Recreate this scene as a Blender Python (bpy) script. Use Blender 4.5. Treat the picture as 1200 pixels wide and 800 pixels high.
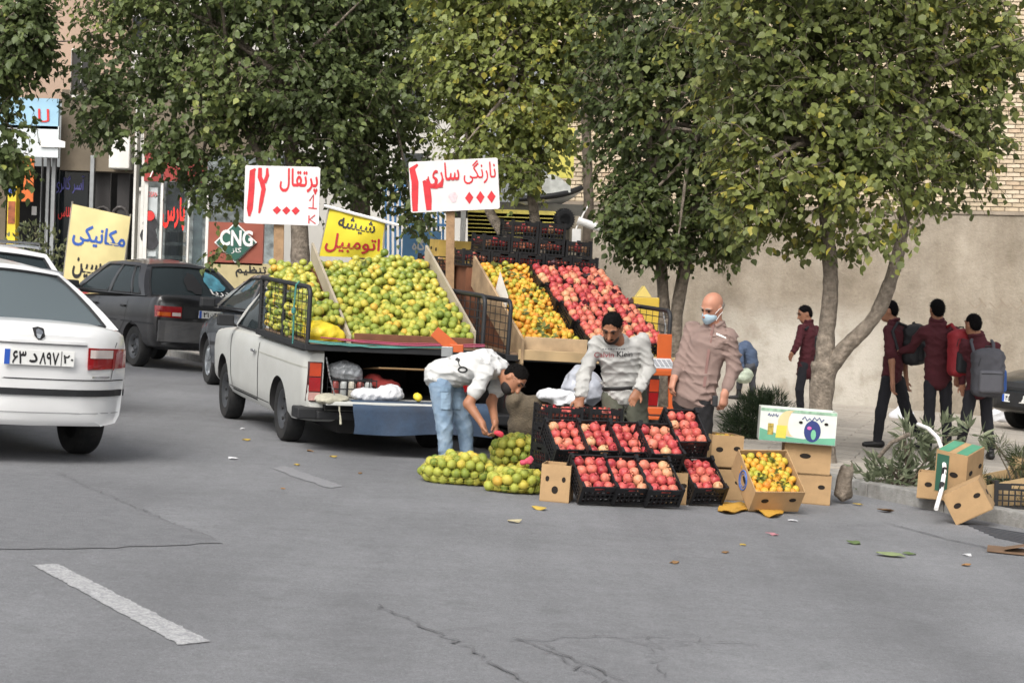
import bpy, bmesh, math, random, unicodedata
import numpy as np
from mathutils import Vector, Matrix
from mathutils.bvhtree import BVHTree
for o in list(bpy.data.objects): bpy.data.objects.remove(o)
scene = bpy.context.scene
COL = scene.collection
random.seed(7); RNG = np.random.default_rng(11)
R = math.radians
# ---------------------------------------------------------------- camera
FPX = 2300.0                 # focal length in pixels of a 1200 x 800 picture
CAMZ, PITCH, ROLL = 1.45, math.atan(50/2300), math.atan(0.036)
SLOPE = 0.039                # the street falls to the right by this much per metre
fwd = Vector((0, math.cos(PITCH), -math.sin(PITCH)))
r0, u0 = Vector((1, 0, 0)), Vector((0, math.sin(PITCH), math.cos(PITCH)))
RGT = math.cos(ROLL)*r0 + math.sin(ROLL)*u0
UPV = -math.sin(ROLL)*r0 + math.cos(ROLL)*u0
cam = bpy.data.cameras.new('camera'); cam_o = bpy.data.objects.new('camera', cam)
COL.objects.link(cam_o); scene.camera = cam_o
cam.sensor_width = 36; cam.lens = FPX/1200*36; cam.clip_start = .1; cam.clip_end = 2000
m = Matrix((RGT, UPV, -fwd)).transposed().to_4x4(); m.translation = (0, 0, CAMZ)
cam_o.matrix_world = m
cam.dof.use_dof = True; cam.dof.focus_distance = 16.6; cam.dof.aperture_fstop = 9
# ---------------------------------------------------------------- sky, sun, exposure
world = bpy.data.worlds.new('World'); scene.world = world; world.use_nodes = True
wn = world.node_tree.nodes; wl = world.node_tree.links
SUN_EL, SUN_AZ = R(44), R(200)          # azimuth clockwise from +Y
sky = wn.new('ShaderNodeTexSky'); sky.sky_type = 'NISHITA'; sky.sun_disc = False
sky.sun_elevation = SUN_EL; sky.sun_rotation = SUN_AZ
sky.air_density = 1.0; sky.dust_density = 5.0; sky.ozone_density = 1.0
hsv = wn.new('ShaderNodeHueSaturation'); hsv.inputs['Saturation'].default_value = .22   # overcast: grey sky
wl.new(sky.outputs[0], hsv.inputs['Color']); wl.new(hsv.outputs[0], wn['Background'].inputs[0])
wn['Background'].inputs[1].default_value = .15
sun = bpy.data.lights.new('sun', 'SUN'); sun.energy = 1.4; sun.angle = R(28); sun.color = (1, .96, .9)
sun_o = bpy.data.objects.new('sun', sun); COL.objects.link(sun_o)
sd = Vector((math.sin(SUN_AZ)*math.cos(SUN_EL), math.cos(SUN_AZ)*math.cos(SUN_EL), math.sin(SUN_EL)))
sun_o.rotation_euler = sd.to_track_quat('Z', 'Y').to_euler(); sun_o.location = sd*60
scene.view_settings.view_transform = 'Standard'; scene.view_settings.look = 'None'
scene.view_settings.exposure = .48; scene.view_settings.gamma = 1
scene.render.engine = 'CYCLES'; scene.cycles.max_bounces = 6; scene.cycles.transparent_max_bounces = 12
scene.cycles.use_denoising = True

# ---------------------------------------------------------------- helpers: places
def ray(px, py):
    return (fwd + RGT*((px-600)/FPX) + UPV*((400-py)/FPX))
def at(px, py, d):
    v = ray(px, py); return Vector((0, 0, CAMZ)) + v*(d/v.y)
def gz(x, y=0): return -SLOPE*x
def gp(px, py, dz=0):
    v = ray(px, py); t = (dz-CAMZ)/(v.z+SLOPE*v.x)
    return Vector((0, 0, CAMZ)) + v*t
NRM = Vector((SLOPE, 0, 1)).normalized()
TILT = Vector((0, 0, 1)).rotation_difference(NRM).to_matrix().to_4x4()
def ground_matrix(x, y, yaw=0, dz=0, tilt=True):
    M = (TILT if tilt else Matrix.Identity(4)) @ Matrix.Rotation(yaw, 4, 'Z')
    M.translation = (x, y, gz(x)+dz); return M
# ---------------------------------------------------------------- helpers: objects
def tag(o, label=None, cat=None, group=None, kind=None):
    if label: o['label'] = label
    if cat: o['category'] = cat
    if group: o['group'] = group
    if kind: o['kind'] = kind
    return o
def empty(name, M=None):
    o = bpy.data.objects.new(name, None); COL.objects.link(o); o.empty_display_size = .1
    if M is not None: o.matrix_basis = M
    return o
def link(name, me, parent=None, M=None):
    o = bpy.data.objects.new(name, me); COL.objects.link(o)
    if parent is not None: o.parent = parent
    if M is not None: o.matrix_basis = M
    return o
def mesh_np(name, V, F, mats=(), smooth=False, fm=None):
    me = bpy.data.meshes.new(name)
    me.from_pydata([tuple(map(float, v)) for v in V], [], [tuple(map(int, f)) for f in F])
    for mm in mats: me.materials.append(mm)
    if fm is not None: me.polygons.foreach_set('material_index', np.array(fm, dtype=np.int32))
    if smooth: me.polygons.foreach_set('use_smooth', np.ones(len(me.polygons), dtype=bool))
    me.update(); return me
def copy_tree(o, parent=None):
    c = o.copy(); COL.objects.link(c); c.parent = parent
    for ch in list(o.children): copy_tree(ch, c)
    return c
class MB:
    "collects shapes, then builds ONE mesh object"
    def __init__(s): s.v = []; s.f = []; s.m = []; s.mi = 0
    def add(s, V, F, M=None):
        b = len(s.v)
        for p in V:
            p = Vector(p); s.v.append(M @ p if M is not None else p)
        for f in F: s.f.append(tuple(b+i for i in f)); s.m.append(s.mi)
        return s
    def box(s, c, d, M=None, taper=1.0, yaw=0):
        x, y, z = d[0]/2, d[1]/2, d[2]/2; t = taper
        V = [(-x, -y, -z), (x, -y, -z), (x, y, -z), (-x, y, -z), (-x*t, -y*t, z), (x*t, -y*t, z), (x*t, y*t, z), (-x*t, y*t, z)]
        L = Matrix.Translation(c) @ Matrix.Rotation(yaw, 4, 'Z')
        return s.add(V, [(3, 2, 1, 0), (4, 5, 6, 7), (0, 1, 5, 4), (1, 2, 6, 5), (2, 3, 7, 6), (3, 0, 4, 7)], (M @ L) if M is not None else L)
    def bar(s, a, b, w, h=None, up=(0, 0, 1)):
        "a square bar from a to b"
        a, b = Vector(a), Vector(b); h = h or w; d = (b-a); L = d.length
        if L < 1e-6: return s
        X = d/L; U = Vector(up)
        if abs(X.dot(U)) > .97: U = Vector((0, 1, 0)) if abs(X.y) < .9 else Vector((1, 0, 0))
        Y = U.cross(X).normalized(); Z = X.cross(Y)
        M = Matrix((X, Y, Z)).transposed().to_4x4(); M.translation = (a+b)/2
        return s.box((0, 0, 0), (L, w, h), M)
    def tube(s, pts, r, n=8, cap=True):
        pts = [Vector(p) for p in pts]; k = len(pts)
        rr = r if isinstance(r, (list, tuple, np.ndarray)) else [r]*k
        V = []; F = []; prev = None
        for i, p in enumerate(pts):
            t = (pts[min(i+1, k-1)]-pts[max(i-1, 0)])
            t = t.normalized() if t.length > 1e-9 else Vector((0, 0, 1))
            if prev is None:
                a = Vector((0, 0, 1)) if abs(t.z) < .9 else Vector((1, 0, 0)); U = t.cross(a).normalized()
            else:
                U = (prev - t*prev.dot(t)).normalized()
            prev = U; W = t.cross(U)
            for j in range(n):
                an = 2*math.pi*j/n; V.append(p + (U*math.cos(an)+W*math.sin(an))*rr[i])
        for i in range(k-1):
            for j in range(n):
                a, b = i*n+j, i*n+(j+1) % n; F.append((a, b, b+n, a+n))
        if cap: F.append(tuple(range(n-1, -1, -1))); F.append(tuple((k-1)*n+j for j in range(n)))
        return s.add(V, F)
    def lathe(s, prof, n=16, M=None, axis='Z'):
        "prof: list of (radius, height)"
        V = []; F = []; k = len(prof)
        for (r, h) in prof:
            for j in range(n):
                a = 2*math.pi*j/n; c, q = r*math.cos(a), r*math.sin(a)
                V.append((c, q, h) if axis == 'Z' else (c, h, q))
        for i in range(k-1):
            for j in range(n):
                a, b = i*n+j, i*n+(j+1) % n; F.append((a, b, b+n, a+n))
        F.append(tuple(range(n-1, -1, -1))); F.append(tuple((k-1)*n+j for j in range(n)))
        if axis != 'Z': F = [f[::-1] for f in F]
        return s.add(V, F, M)
    def prism(s, poly, z0, z1, M=None):
        "poly in local x,y extruded along z"
        n = len(poly); V = [(p[0], p[1], z0) for p in poly]+[(p[0], p[1], z1) for p in poly]
        F = [tuple(range(n-1, -1, -1)), tuple(range(n, 2*n))]+[(i, (i+1) % n, (i+1) % n+n, i+n) for i in range(n)]
        return s.add(V, F, M)
    def loft(s, rings, closed=True, cap=True):
        n = len(rings[0]); V = [p for r in rings for p in r]; F = []
        for i in range(len(rings)-1):
            for j in range(n if closed else n-1):
                a, b = i*n+j, i*n+(j+1) % n; F.append((a, b, b+n, a+n))
        if cap and closed: F.append(tuple(range(n-1, -1, -1))); F.append(tuple((len(rings)-1)*n+j for j in range(n)))
        return s.add(V, F)
    def build(s, name, mat, parent=None, M=None, smooth=None, bevel=0, seg=2, fix=True):
        mats = mat if isinstance(mat, (list, tuple)) else [mat]
        me = bpy.data.meshes.new(name); me.from_pydata([tuple(v) for v in s.v], [], s.f)
        for mm in mats: me.materials.append(mm)
        me.polygons.foreach_set('material_index', np.array(s.m, dtype=np.int32))
        if bevel or fix:
            bm = bmesh.new(); bm.from_mesh(me)
            if fix: bmesh.ops.recalc_face_normals(bm, faces=bm.faces)
            if bevel:
                es = [e for e in bm.edges if len(e.link_faces) == 2 and e.calc_face_angle(0) > R(35)]
                bmesh.ops.bevel(bm, geom=es, offset=bevel, segments=seg, affect='EDGES', profile=.5, clamp_overlap=True)
            bm.to_mesh(me); bm.free()
        if smooth is not None:
            me.polygons.foreach_set('use_smooth', np.ones(len(me.polygons), dtype=bool))
            if smooth: me.set_sharp_from_angle(angle=R(smooth))
        me.update()
        return link(name, me, parent, M)
# ---------------------------------------------------------------- helpers: materials
def C(h):
    h = h.lstrip('#'); v = [int(h[i:i+2], 16)/255 for i in (0, 2, 4)]
    return tuple((c/12.92 if c <= .04045 else ((c+.055)/1.055)**2.4) for c in v)+(1,)
MATS = {}
def mat(name, col=(.5, .5, .5), rough=.6, metal=0, var=.12, scale=6, bump=0, bscale=40, coat=0, spec=.5, dirt=None, dirt_amt=.4, dscale=2.5, ramp=None, sheen=0, coords='Object', alpha=1, emit=None):
    "plain surface with two noises of colour, optional dirt and relief; ramp: per-object colours by Object Info random"
    if name in MATS: return MATS[name]
    m = bpy.data.materials.new(name); m.use_nodes = True; N = m.node_tree.nodes; L = m.node_tree.links
    B = N['Principled BSDF']; MATS[name] = m
    if isinstance(col, str): col = C(col)
    col = tuple(col)[:3]+(1,)
    B.inputs['Roughness'].default_value = rough; B.inputs['Metallic'].default_value = metal
    B.inputs['Specular IOR Level'].default_value = spec
    if coat: B.inputs['Coat Weight'].default_value = coat; B.inputs['Coat Roughness'].default_value = .08
    if sheen: B.inputs['Sheen Weight'].default_value = sheen
    if alpha < 1: B.inputs['Alpha'].default_value = alpha
    if emit: B.inputs['Emission Color'].default_value = col; B.inputs['Emission Strength'].default_value = emit
    tc = N.new('ShaderNodeTexCoord')
    nz = N.new('ShaderNodeTexNoise'); nz.inputs['Scale'].default_value = scale; nz.inputs['Detail'].default_value = 6
    L.new(tc.outputs[coords], nz.inputs['Vector'])
    mr = N.new('ShaderNodeMapRange'); mr.inputs['From Min'].default_value = .3; mr.inputs['From Max'].default_value = .7
    mr.inputs['To Min'].default_value = 1-var; mr.inputs['To Max'].default_value = 1+var
    L.new(nz.outputs['Fac'], mr.inputs['Value'])
    mx = N.new('ShaderNodeMix'); mx.data_type = 'RGBA'; mx.blend_type = 'MULTIPLY'; mx.inputs['Factor'].default_value = 1
    L.new(mr.outputs[0], mx.inputs['B'])
    if ramp:
        oi = N.new('ShaderNodeObjectInfo'); cr = N.new('ShaderNodeValToRGB'); L.new(oi.outputs['Random'], cr.inputs[0])
        els = cr.color_ramp.elements
        while len(els) < len(ramp): els.new(.5)
        for e, (p, c) in zip(els, ramp): e.position = p; e.color = C(c)
        L.new(cr.outputs[0], mx.inputs['A'])
    else: mx.inputs['A'].default_value = col
    out = mx.outputs['Result']
    if dirt:
        n2 = N.new('ShaderNodeTexNoise'); n2.inputs['Scale'].default_value = dscale; n2.inputs['Detail'].default_value = 8; n2.inputs['Roughness'].default_value = .7
        L.new(tc.outputs[coords], n2.inputs['Vector'])
        r2 = N.new('ShaderNodeMapRange'); r2.inputs['From Min'].default_value = .42; r2.inputs['From Max'].default_value = .75
        r2.inputs['To Max'].default_value = dirt_amt; L.new(n2.outputs['Fac'], r2.inputs['Value'])
        m2 = N.new('ShaderNodeMix'); m2.data_type = 'RGBA'; L.new(r2.outputs[0], m2.inputs['Factor'])
        L.new(out, m2.inputs['A']); m2.inputs['B'].default_value = C(dirt); out = m2.outputs['Result']
    L.new(out, B.inputs['Base Color'])
    if bump:
        n3 = N.new('ShaderNodeTexNoise'); n3.inputs['Scale'].default_value = bscale; n3.inputs['Detail'].default_value = 4
        L.new(tc.outputs[coords], n3.inputs['Vector'])
        bp = N.new('ShaderNodeBump'); bp.inputs['Strength'].default_value = bump; bp.inputs['Distance'].default_value = .02
        L.new(n3.outputs['Fac'], bp.inputs['Height']); L.new(bp.outputs[0], B.inputs['Normal'])
    return m
def glass_mat(name, tint='#2a3236', clear=.35, rough=.03):
    if name in MATS: return MATS[name]
    m = bpy.data.materials.new(name); m.use_nodes = True; N = m.node_tree.nodes; L = m.node_tree.links
    N.clear(); out = N.new('ShaderNodeOutputMaterial')
    g = N.new('ShaderNodeBsdfPrincipled'); g.inputs['Base Color'].default_value = C(tint); g.inputs['Roughness'].default_value = rough
    t = N.new('ShaderNodeBsdfTransparent'); t.inputs[0].default_value = (.82, .86, .86, 1)
    lw = N.new('ShaderNodeFresnel'); lw.inputs['IOR'].default_value = 1.5
    mr = N.new('ShaderNodeMapRange'); mr.inputs['To Min'].default_value = clear; mr.inputs['To Max'].default_value = 0
    L.new(lw.outputs[0], mr.inputs['Value'])
    mx = N.new('ShaderNodeMixShader'); L.new(mr.outputs[0], mx.inputs[0]); L.new(g.outputs[0], mx.inputs[1]); L.new(t.outputs[0], mx.inputs[2])
    L.new(mx.outputs[0], out.inputs[0]); MATS[name] = m; return m
# ---------------------------------------------------------------- helpers: lettering (built-in font, outlines filled row by row)
FORMS = {}
for cp in list(range(0xFB50, 0xFC00))+list(range(0xFE70, 0xFF00)):
    d_ = unicodedata.decomposition(chr(cp)).split()
    if len(d_) == 2 and d_[0] in ('<isolated>', '<initial>', '<medial>', '<final>'):
        FORMS.setdefault(chr(int(d_[1], 16)), {})[d_[0][1:-1]] = chr(cp)
def shape(t):
    if not any(c in FORMS for c in t): return t
    out = []
    dual = lambda c: c in FORMS and 'initial' in FORMS[c]
    for i, c in enumerate(t):
        if c not in FORMS: out.append(c); continue
        p = i > 0 and dual(t[i-1]); n = i+1 < len(t) and t[i+1] in FORMS and dual(c) and 'final' in FORMS[t[i+1]]
        out.append(FORMS[c].get('medial' if p and n else 'final' if p else 'initial' if n else 'isolated', c))
    return ''.join(reversed(out))
def text_quads(t, w, h, rows=34, bold=.0, slant=0.):
    "list of quads ((x,y)*4) of a word fitted in a w x h box centred on 0,0"
    c = bpy.data.curves.new('lettering', 'FONT'); c.body = shape(t); c.fill_mode = 'NONE'; c.resolution_u = 4
    o = bpy.data.objects.new('lettering', c); COL.objects.link(o)
    bpy.context.view_layer.update()
    me = o.to_mesh(); P = np.array([v.co[:2] for v in me.vertices]).reshape(-1, 2); Ed = np.array([e.vertices[:] for e in me.edges]).reshape(-1, 2)
    o.to_mesh_clear(); bpy.data.objects.remove(o); bpy.data.curves.remove(c)
    if len(P) == 0: return []
    lo, hi = P.min(0), P.max(0); A, B = P[Ed[:, 0]], P[Ed[:, 1]]
    Q = []
    def sx(x, y): return ((x-lo[0])/(hi[0]-lo[0])-.5)*w + slant*y
    def sy(y): return ((y-lo[1])/(hi[1]-lo[1])-.5)*h
    ys = np.linspace(lo[1], hi[1], rows+1); SP = []; em = (hi[1]-lo[1])/rows
    for k in range(rows):
        ym = (ys[k]+ys[k+1])/2
        cr = (A[:, 1] <= ym) != (B[:, 1] <= ym)
        a, b = A[cr], B[cr]
        SP.append([])
        if not len(a): continue
        xs = a[:, 0]+(ym-a[:, 1])/(b[:, 1]-a[:, 1])*(b[:, 0]-a[:, 0]); sg = np.where(b[:, 1] > a[:, 1], 1, -1)
        od = np.argsort(xs); wnd = 0; st = None
        for i in od:
            if wnd == 0: st = xs[i]
            wnd += sg[i]
            if wnd == 0 and xs[i]-st > 1e-5:
                SP[-1].append((st, xs[i]))
    # thicken the strokes: spread every run to the sides and to the rows above and below
    mrow = int(bold/em+.5)
    for k in range(-mrow, rows+mrow):
        iv = []
        for j in range(max(0, k-mrow), min(rows, k+mrow+1)):
            e = bold*math.sqrt(max(0, 1-((j-k)*em/max(bold, 1e-6))**2)) if mrow else bold; iv += [(a-e, b+e) for a, b in SP[j]]
        iv.sort(); out = []
        for a, b in iv:
            if out and a <= out[-1][1]: out[-1][1] = max(out[-1][1], b)
            else: out.append([a, b])
        y0, y1 = sy(lo[1]+em*k), sy(lo[1]+em*(k+1))
        for a, b in out: Q.append(((sx(a, y0), y0), (sx(b, y0), y0), (sx(b, y1), y1), (sx(a, y1), y1)))
    return Q
def quads_obj(name, Q, mt, parent, M, off=.0, fn=None):
    "flat lettering lying in the local x,z plane facing -y (or mapped by fn)"
    V = []; F = []
    for q in Q:
        b = len(V)
        for (x, y) in q: V.append(fn(x, y) if fn else (x, off, y))
        F.append(tuple(range(b, b+len(q))))
    me = mesh_np(name, V, F, [mt]); return link(name, me, parent, M)
def letters(name, t, w, h, mt, parent, c, off=-.004, rows=34, bold=0., slant=0., rot=0):
    Q = text_quads(t, w, h, rows, bold, slant)
    return quads_obj(name, Q, mt, parent, Matrix.Translation((c[0], 0, c[1])) @ Matrix.Rotation(rot, 4, 'Y'), off)
def stroke_quads(pts, wid):
    "a brush stroke of varying width as quads"
    pts = [Vector((p[0], p[1])) for p in pts]; k = len(pts); wd = wid if isinstance(wid, (list, tuple)) else [wid]*k
    L = []; 
    for i, p in enumerate(pts):
        t = (pts[min(i+1, k-1)]-pts[max(0, i-1)]).normalized(); n = Vector((-t.y, t.x))
        L.append((p+n*wd[i]/2, p-n*wd[i]/2))
    return [(L[i][0], L[i][1], L[i+1][1], L[i+1][0]) for i in range(k-1)]
# ---------------------------------------------------------------- helpers: solids from distance fields (people, bags, cloth)
class Sdf:
    def __init__(s): s.p = []
    def cone(s, a, b, ra, rb=None, k=.03, n=None, f=1., op='u'):
        rb = ra if rb is None else rb
        a = np.array(a, float); b = np.array(b, float); rm = max(ra, rb)*max(f, 1)
        n_ = None if n is None else np.array(n, float)/np.linalg.norm(n)
        def fn(P):
            ba = b-a; L2 = max(ba@ba, 1e-9); q = P-a; t = np.clip((q@ba)/L2, 0, 1)
            q = q-t[..., None]*ba
            if n_ is not None: q = q+((q@n_)*(1/f-1))[..., None]*n_
            return np.sqrt((q*q).sum(-1))-(ra+t*(rb-ra))
        s.p.append((np.minimum(a, b)-rm, np.maximum(a, b)+rm, fn, k, op)); return s
    def ell(s, c, r, rot=None, k=.03, op='u'):
        c = np.array(c, float); r = np.array(r, float); Rm = None if rot is None else np.array(rot)
        mr = r.max()
        def fn(P):
            q = P-c
            if Rm is not None: q = q@Rm
            l = np.sqrt(((q/r)**2).sum(-1)); g = np.sqrt(((q/(r*r))**2).sum(-1))+1e-9
            return l*(l-1)/g
        s.p.append((c-mr, c+mr, fn, k, op)); return s
    def box(s, c, h, rot=None, rad=.02, k=.02, op='u'):
        c = np.array(c, float); h = np.array(h, float); Rm = None if rot is None else np.array(rot); mr = np.linalg.norm(h)
        def fn(P):
            q = P-c
            if Rm is not None: q = q@Rm
            q = np.abs(q)-h+rad
            return np.sqrt((np.maximum(q, 0)**2).sum(-1))+np.minimum(q.max(-1), 0)-rad
        s.p.append((c-mr, c+mr, fn, k, op)); return s
    def mesh(s, vox=.012, noise=None):
        us = [p for p in s.p if p[4] == 'u']
        lo = np.min([p[0] for p in us], 0)-3*vox; hi = np.max([p[1] for p in us], 0)+3*vox
        n = np.ceil((hi-lo)/vox).astype(int)+1
        ax = [lo[i]+vox*np.arange(n[i]) for i in range(3)]
        Fd = np.full(n, .5, np.float64)
        for (a, b, fn, k, op) in s.p:
            pad = k+3*vox
            i0 = np.clip(((a-pad-lo)/vox).astype(int), 0, n-1); i1 = np.clip(((b+pad-lo)/vox).astype(int)+2, 0, n)
            if (i1 <= i0).any(): continue
            sl = tuple(slice(x, y) for x, y in zip(i0, i1))
            P = np.stack(np.meshgrid(ax[0][sl[0]], ax[1][sl[1]], ax[2][sl[2]], indexing='ij'), -1)
            d = fn(P); f = Fd[sl]
            if op == 'u':
                h = np.maximum(k-np.abs(f-d), 0)/max(k, 1e-6); Fd[sl] = np.minimum(f, d)-h*h*k*.25
            else:
                d = -d; h = np.maximum(k-np.abs(f-d), 0)/max(k, 1e-6); Fd[sl] = np.maximum(f, d)+h*h*k*.25
        if noise is not None:
            P = np.stack(np.meshgrid(*ax, indexing='ij'), -1); near = np.abs(Fd) < .06
            Fd[near] += noise(P[near])
        return surface_nets(Fd, lo, vox)
def surface_nets(Fd, lo, vox):
    s = Fd < 0; c = np.zeros(np.array(Fd.shape)-1, int)
    offs = [(i, j, k) for i in (0, 1) for j in (0, 1) for k in (0, 1)]
    sh = c.shape
    for (i, j, k) in offs: c += s[i:i+sh[0], j:j+sh[1], k:k+sh[2]]
    idx = np.argwhere((c > 0) & (c < 8)); vid = np.full(sh, -1); vid[tuple(idx.T)] = np.arange(len(idx))
    val = np.stack([Fd[idx[:, 0]+i, idx[:, 1]+j, idx[:, 2]+k] for (i, j, k) in offs], 1)
    acc = np.zeros((len(idx), 3)); cnt = np.zeros(len(idx)); O = np.array(offs, float)
    for a in range(8):
        for b in range(a+1, 8):
            if np.abs(O[a]-O[b]).sum() != 1: continue
            va, vb = val[:, a], val[:, b]; x = (va < 0) != (vb < 0)
            t = va[x]/(va[x]-vb[x]); acc[x] += O[a]+t[:, None]*(O[b]-O[a]); cnt[x] += 1
    V = lo+vox*(idx+acc/np.maximum(cnt, 1)[:, None]); F = []
    for ax in range(3):
        a1, a2 = (ax+1) % 3, (ax+2) % 3
        sl0 = [slice(None)]*3; sl1 = [slice(None)]*3; sl0[ax] = slice(0, -1); sl1[ax] = slice(1, None)
        e = np.argwhere(s[tuple(sl0)] != s[tuple(sl1)])
        e = e[(e[:, a1] > 0) & (e[:, a2] > 0) & (e[:, a1] < Fd.shape[a1]-1) & (e[:, a2] < Fd.shape[a2]-1)]
        if not len(e): continue
        def g(d1, d2):
            q = e.copy(); q[:, a1] -= d1; q[:, a2] -= d2; return vid[tuple(q.T)]
        q = np.stack([g(1, 1), g(0, 1), g(0, 0), g(1, 0)], 1)
        ins = s[tuple(e.T)]; q[~ins] = q[~ins][:, ::-1]; F.append(q)
    F = np.concatenate(F); F = F[(F >= 0).all(1)]
    return V, F
def sdf_obj(name, sdf, mt, parent=None, vox=.012, noise=None, base=(0, 0, 0), smooth_it=2):
    V, F = sdf.mesh(vox, noise)
    # a little relaxing keeps the surface from showing its grid
    E = np.concatenate([F[:, [0, 1]], F[:, [1, 2]], F[:, [2, 3]], F[:, [3, 0]]])
    for _ in range(smooth_it):
        A = np.zeros_like(V); n = np.zeros(len(V))
        np.add.at(A, E[:, 0], V[E[:, 1]]); np.add.at(A, E[:, 1], V[E[:, 0]]); np.add.at(n, E[:, 0], 1); np.add.at(n, E[:, 1], 1)
        V = V+.45*(A/np.maximum(n, 1)[:, None]-V)
    V = V-np.array(base)
    mats = mt if isinstance(mt, (list, tuple)) else [mt]
    me = mesh_np(name, V, F, mats, smooth=True)
    return link(name, me, parent)
def bvh_of(objs):
    V = []; F = []
    for o in objs:
        b = len(V); M = Matrix.Identity(4) if o.parent is None else o.matrix_basis
        V += [M @ v.co for v in o.data.vertices]; F += [tuple(b+i for i in p.vertices) for p in o.data.polygons]
    return BVHTree.FromPolygons(V, F)
def grid_poly(poly, n=8):
    "a convex four-sided outline cut into n x n quads"
    a, b, c, d = [Vector((p[0], p[1])) for p in poly]; Q = []
    def pt(u, v): return (a*(1-u)+b*u)*(1-v)+(d*(1-u)+c*u)*v
    for i in range(n):
        for j in range(n):
            Q.append((pt(i/n, j/n), pt((i+1)/n, j/n), pt((i+1)/n, (j+1)/n), pt(i/n, (j+1)/n)))
    return Q
def decal(name, Q, mt, parent, bvh, o, u, v, d, off=.004, thick=0):
    "lays quads (2D) on a surface: ray from o+u*x+v*y along d; thick pieces get a body behind them"
    o, u, v, d = Vector(o), Vector(u), Vector(v), Vector(d).normalized(); V = []; F = []; memo = {}
    def idx(p):
        key = (round(p[0], 5), round(p[1], 5))
        if key in memo: return memo[key]
        s = o+u*p[0]+v*p[1]; h = bvh.ray_cast(s, d, 5)
        q = h[0]-d*off if h[0] is not None else None
        V.append(q); memo[key] = len(V)-1; return memo[key]
    for q in Q:
        f = [idx(p) for p in q]
        if any(V[i] is None for i in f): continue
        F.append(tuple(f))
    use = sorted({i for f in F for i in f}); mp = {i: k for k, i in enumerate(use)}
    V2 = [V[i] for i in use]; F2 = [tuple(mp[i] for i in f) for f in F]
    me = mesh_np(name, V2, F2, [mt])
    if thick and F2:
        bm = bmesh.new(); bm.from_mesh(me); bmesh.ops.remove_doubles(bm, verts=bm.verts, dist=1e-5); bmesh.ops.recalc_face_normals(bm, faces=bm.faces)
        r = bmesh.ops.extrude_face_region(bm, geom=bm.faces[:])
        for g in r['geom']:
            if isinstance(g, bmesh.types.BMVert): g.co += d*(thick+off)
        bmesh.ops.recalc_face_normals(bm, faces=bm.faces); bm.to_mesh(me); bm.free()
    return link(name, me, parent)
# ================================================================ the setting
RH = R(27); RD = Vector((-math.sin(RH), math.cos(RH), 0)); RN = Vector((math.cos(RH), math.sin(RH), 0))
def on_plane(p, dz=0): return Vector((p[0], p[1], gz(p[0])+dz))
def asphalt():
    m = bpy.data.materials.new('asphalt'); m.use_nodes = True; N = m.node_tree.nodes; L = m.node_tree.links; B = N['Principled BSDF']
    tc = N.new('ShaderNodeTexCoord')
    def noise(sc, det=6, ro=.6, vec=None):
        n = N.new('ShaderNodeTexNoise'); n.inputs['Scale'].default_value = sc; n.inputs['Detail'].default_value = det; n.inputs['Roughness'].default_value = ro
        L.new(vec or tc.outputs['Object'], n.inputs['Vector']); return n.outputs['Fac']
    def rng(s, a, b, c, d):
        r = N.new('ShaderNodeMapRange'); L.new(s, r.inputs['Value'])
        for k, v in zip(('From Min', 'From Max', 'To Min', 'To Max'), (a, b, c, d)): r.inputs[k].default_value = v
        return r.outputs[0]
    def mul(a, b):
        n = N.new('ShaderNodeMath'); n.operation = 'MULTIPLY'; L.new(a, n.inputs[0]); L.new(b, n.inputs[1]); return n.outputs[0]
    # long streaks along the driving direction
    mp = N.new('ShaderNodeMapping'); mp.inputs['Rotation'].default_value = (0, 0, -RH); mp.inputs['Scale'].default_value = (1.1, .09, 1)
    L.new(tc.outputs['Object'], mp.inputs['Vector'])
    v = mul(rng(noise(.35, 5), .3, .7, .82, 1.15), rng(noise(1.0, 6, .6, mp.outputs[0]), .3, .7, .84, 1.12))
    v = mul(v, rng(noise(5, 8, .75), .25, .75, .9, 1.1))
    v = mul(v, rng(noise(190, 3, .8), .25, .75, .6, 1.4)); v = mul(v, rng(noise(55, 4, .75), .25, .75, .78, 1.22)); v = mul(v, rng(noise(17, 5, .7), .3, .7, .92, 1.08))
    v = mul(v, rng(noise(70, 2, .6), .62, .78, 1, .66))
    v = mul(v, rng(noise(95, 2, .6), .64, .8, 1, 1.45)); v = mul(v, rng(noise(1.7, 7, .7), .58, .74, 1, .80))
    mx = N.new('ShaderNodeMix'); mx.data_type = 'RGBA'; mx.blend_type = 'MULTIPLY'; mx.inputs['Factor'].default_value = 1
    mx.inputs['A'].default_value = (.200, .202, .210, 1); L.new(v, mx.inputs['B']); L.new(mx.outputs['Result'], B.inputs['Base Color'])
    B.inputs['Roughness'].default_value = .82; B.inputs['Specular IOR Level'].default_value = .3
    bp = N.new('ShaderNodeBump'); bp.inputs['Strength'].default_value = .55; bp.inputs['Distance'].default_value = .012
    L.new(noise(210, 3, .7), bp.inputs['Height']); L.new(bp.outputs[0], B.inputs['Normal'])
    return m
M_ASPH = asphalt()
M_PATCH = mat('asphalt_patch', (.178, .18, .187), .9, var=.3, scale=120, bump=.6, bscale=160, dirt='#55565a', dirt_amt=.5, dscale=9)
M_CRACK = mat('crack', (.115, .115, .119), .95, var=.3)
M_PAINT = mat('road_paint', (.40, .40, .40), .8, var=.4, scale=85, dirt='#737478', dirt_amt=1.0, dscale=30, bump=.3, bscale=120)
M_PAINT2 = mat('worn_road_paint', (.225, .226, .232), .85, var=.25, scale=60, dirt='#77777c', dirt_amt=.9, dscale=30)
S_ = 500
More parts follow.
